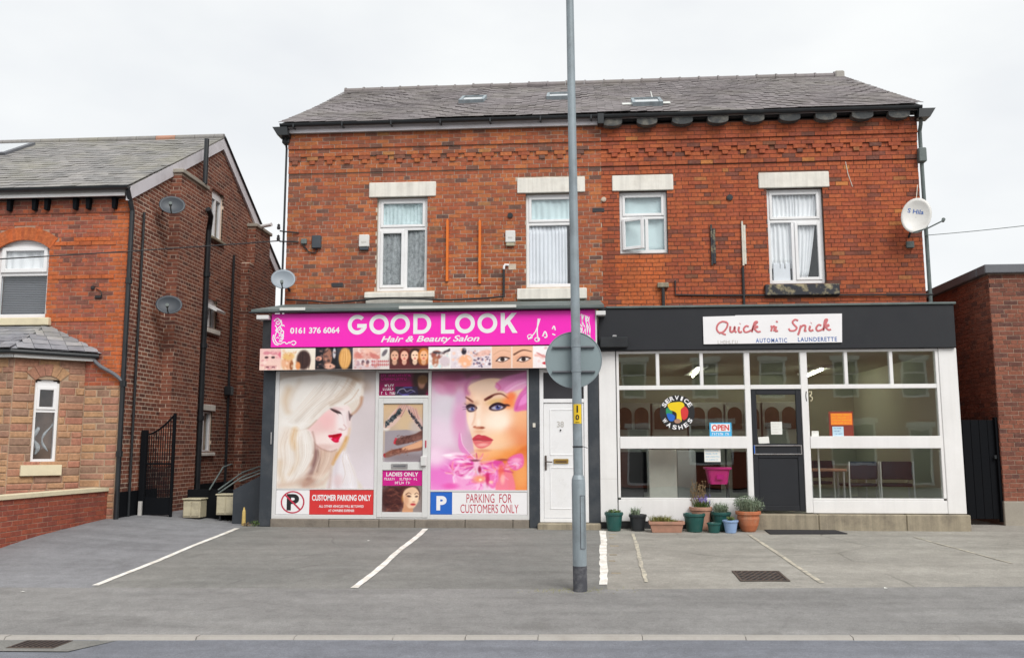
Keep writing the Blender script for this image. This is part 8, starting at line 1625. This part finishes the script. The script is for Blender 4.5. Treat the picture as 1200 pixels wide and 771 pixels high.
mb.build('flowers', M['flower_purple'], t)
o_c = (1.86, -1.27, .36); mb = MB(); g = random.Random(8)
for i in range(34):
    x, y = o_c[0] + g.gauss(0, .05), o_c[1] + g.gauss(0, .03); h = g.uniform(.18, .42); P = [(x, y, o_c[2])]
    for j in range(4): P.append((P[-1][0] + g.gauss(0, .02), P[-1][1] + g.gauss(0, .012), P[-1][2] + h / 4))
    mb.tube(P, .0026, 4, g.random()); 
    for j in range(5): p = P[g.randint(2, 4)]; s_ = .012; mb.face([(p[0] - s_, p[1], p[2]), (p[0] + s_, p[1] + .004, p[2] + .004), (p[0] + g.uniform(-.01, .01), p[1], p[2] + .02)], g.random())
mb.build('dry_stems', M['leaf_dry'], t)
c = P3(2.06, -1.60); t = round_pot('green_pot', c, .085, .105, .15, 'green_pot', 'small low green pot in front of the blue one'); mb = MB(); leaves(mb, (c[0], c[1], c[2] + .14), (.07, .07, .012), 24, .01, 9); mb.build('plant', M['leaf_dark'], t)
c = P3(2.20, -1.38); t = round_pot('green_pot', c, .12, .155, .29, 'green_pot', 'green pot with feathery herbs behind the blue pot'); mb = MB(); leaves(mb, (c[0], c[1], c[2] + .35), (.15, .12, .09), 420, .014, 10, .1); blades(mb, (c[0], c[1], c[2] + .28), .1, .1, 120, .2, .45, 11, .003); mb.build('plant', M['leaf_pale'], t); mb = MB(); leaves(mb, (c[0] + .02, c[1], c[2] + .33), (.13, .11, .07), 200, .013, 12, .1); mb.build('foliage', M['leaf_green'], t)
c = P3(2.31, -1.62); t = round_pot('blue_pot', c, .085, .115, .195, 'blue_pot', 'pale blue glazed pot in front of the row'); mb = MB(); leaves(mb, (c[0], c[1], c[2] + .21), (.08, .08, .04), 60, .02, 13, .1); mb.build('plant', M['leaf_green'], t); mb = MB(); leaves(mb, (c[0], c[1], c[2] + .22), (.06, .06, .045), 26, .022, 14, .1); mb.build('pale_leaves', M['leaf_yellow'], t)
c = P3(2.615, -1.47); t = thing('terracotta_pot', c, 'big round terracotta pot with a grey green lavender bush beside the step', 'plant pot'); MB().lathe([(0, 0), (.10, 0), (.115, .02), (.15, .1), (.172, .2), (.168, .25), (.172, .262), (.196, .268), (.198, .31), (.185, .318), (.16, .315), (.155, .29)], c, 32).build('pot', M['terracotta'], t); MB().lathe([(.16, .29), (.08, .30), (.001, .30)], c, 20).build('soil', M['soil'], t)
mb = MB(); blades(mb, (c[0], c[1], c[2] + .28), .12, .12, 420, .30, .55, 15, .0035, .35); leaves(mb, (c[0] - .02, c[1], c[2] + .42), (.22, .18, .15), 1300, .013, 16, .1); leaves(mb, (c[0] + .16, c[1], c[2] + .40), (.12, .12, .10), 380, .012, 17, .1); leaves(mb, (c[0] - .14, c[1], c[2] + .46), (.10, .1, .1), 260, .012, 18, .1); mb.build('bush', M['leaf_pale'], t)
# weeds and leaves at the salon corner
mb = MB(); cc = (-5.50, -1.22, 0.0); leaves(mb, (cc[0] + .04, cc[1], .05), (.10, .06, .05), 130, .016, 31, .1); tag(mb.build('weeds', M['leaf_green'], None, cc), 'clump of green weeds at the left foot of the salon pier', 'weeds')
mb = MB(); leaves(mb, (cc[0] - .10, cc[1], .03), (.10, .06, .03), 50, .02, 32, .1); tag(mb.build('fallen_leaves', M['leaf_dry'], None, cc), 'small heap of dry brown leaves beside the weeds at the salon corner', 'leaves')
# litter: pale flecks on the asphalt
g = random.Random(77)
for i, (x, y) in enumerate(((-6.35, -6.1), (-3.2, -2.6), (3.3, -5.75))):
    z = zg(x, y) + .004; s_ = .02; mb = MB(); mb.face([(x - s_, y - s_ * .7, z), (x + s_ * .8, y - s_, z + .003), (x + s_, y + s_ * .8, z + .002), (x - s_ * .5, y + s_, z + .006)]); mb.face([(x - s_, y - s_ * .7, z + .0015), (x - s_ * .5, y + s_, z + .0075), (x + s_ * .2, y + s_ * .3, z + .012)])
    tag(mb.build('litter_scrap', M['paper_white'], None, (x, y, z)), ['pale paper scrap lying on the pavement at far left', 'tiny pale scrap in the left parking bay', 'pale scrap on the pavement right of the drain'][i], 'litter')

# ================================================================== greenery behind, and the street behind the camera (seen in the glass)
def tree(name, base, h, crown, n, s, lab, seed, trunk_r=.16, mat='leaf_green'):
    t = thing(name, base, lab, 'tree'); g = random.Random(seed); b = Vector(base); P = [tuple(b + Vector((.15 * math.sin(i), .1 * math.cos(i * 1.7), h * .72 * i / 6))) for i in range(7)]
    mb = MB(); mb.tube(P, [trunk_r * (1 - .11 * i) for i in range(7)], 8); tips = []
    for i in range(11):
        k_ = g.randint(2, 5); p = Vector(P[k_]); a = g.uniform(0, 6.28); e = p + Vector((math.cos(a) * crown[0] * g.uniform(.4, .8), math.sin(a) * crown[1] * g.uniform(.4, .8), h * g.uniform(.12, .3))); mb.tube([tuple(p), tuple(p.lerp(e, .5) + Vector((0, 0, .15))), tuple(e)], [trunk_r * .4, trunk_r * .25, .02], 6); tips.append(e)
    mb.build('trunk', M['bark'], t); mb = MB()
    for i, e in enumerate(tips): leaves(mb, e, (crown[0] * .42, crown[1] * .42, crown[2] * .35), n // len(tips), s, seed * 50 + i, .2)
    mb.build('crown', M[mat], t); return t
tree('garden_tree', (-6.35, 9.5, 0), 4.6, (1.1, 1.1, 1.6), 1800, .07, 'green tree glimpsed between the left house and the brick building', 3, .1)
tree('street_tree', (-9.2, -30, -.4), 17.5, (3.6, 2.8, 6.5), 3600, .12, 'tall tree across the road, mirrored in the leftmost first floor window', 4, .26, 'leaf_dark')
for i in range(5):
    x0 = -14 + i * 6.0; t = thing('terraced_house', (x0 + 3, -26, -.4), f'{["first", "second", "third", "fourth", "fifth"][i]} brick terraced house across the road, mirrored in the launderette glass', 'house', 'houses across the road')
    hw = [(x0 + .9, x0 + 2.0, 3.4, 5.0), (x0 + 3.8, x0 + 4.9, 3.4, 5.0), (x0 + .7, x0 + 2.6, .5, 2.3), (x0 + 4.0, x0 + 4.95, -.35, 2.1)]
    frO = lambda u, n, z: (u, -26 + n, z); wall_core(frO, x0, x0 + 5.98, -.45, 5.8, hw, M['brick_house'], t)
    for k_, h in enumerate(hw):
        mb = MB(); bars(mb, h[0], h[1], -26.08, -26.02, h[2], h[3], .09); mb.box(h[0], h[1], -26.075, -26.03, (h[2] * .35 + h[3] * .65) - .03, (h[2] * .35 + h[3] * .65) + .03); w_ = mb.build('window' if k_ < 3 else 'door', M['white_upvc'], t); MB().box(h[0], h[1], -26.1, -26.09, h[2], h[3]).build('pane' if k_ < 3 else 'panel', M['appliance_dark' if k_ < 3 else 'charcoal_paint'], w_)
        MB().box(h[0] - .1, h[1] + .1, -26.02, -25.93, h[3] + .002, h[3] + .2).build('lintel', M['white_stone_paint'], t)
    MB().mesh8([(x0, -25.7, 5.7), (x0 + 5.98, -25.7, 5.7), (x0 + 5.98, -29.5, 7.7), (x0, -29.5, 7.7), (x0, -25.7, 5.8), (x0 + 5.98, -25.7, 5.8), (x0 + 5.98, -29.5, 7.8), (x0, -29.5, 7.8)]).build('roof', M['slate'], t, fixn=True); MB().box(x0, x0 + 5.98, -33, -26.3, -.45, 5.65).build('body', M['brick_annexe'], t)
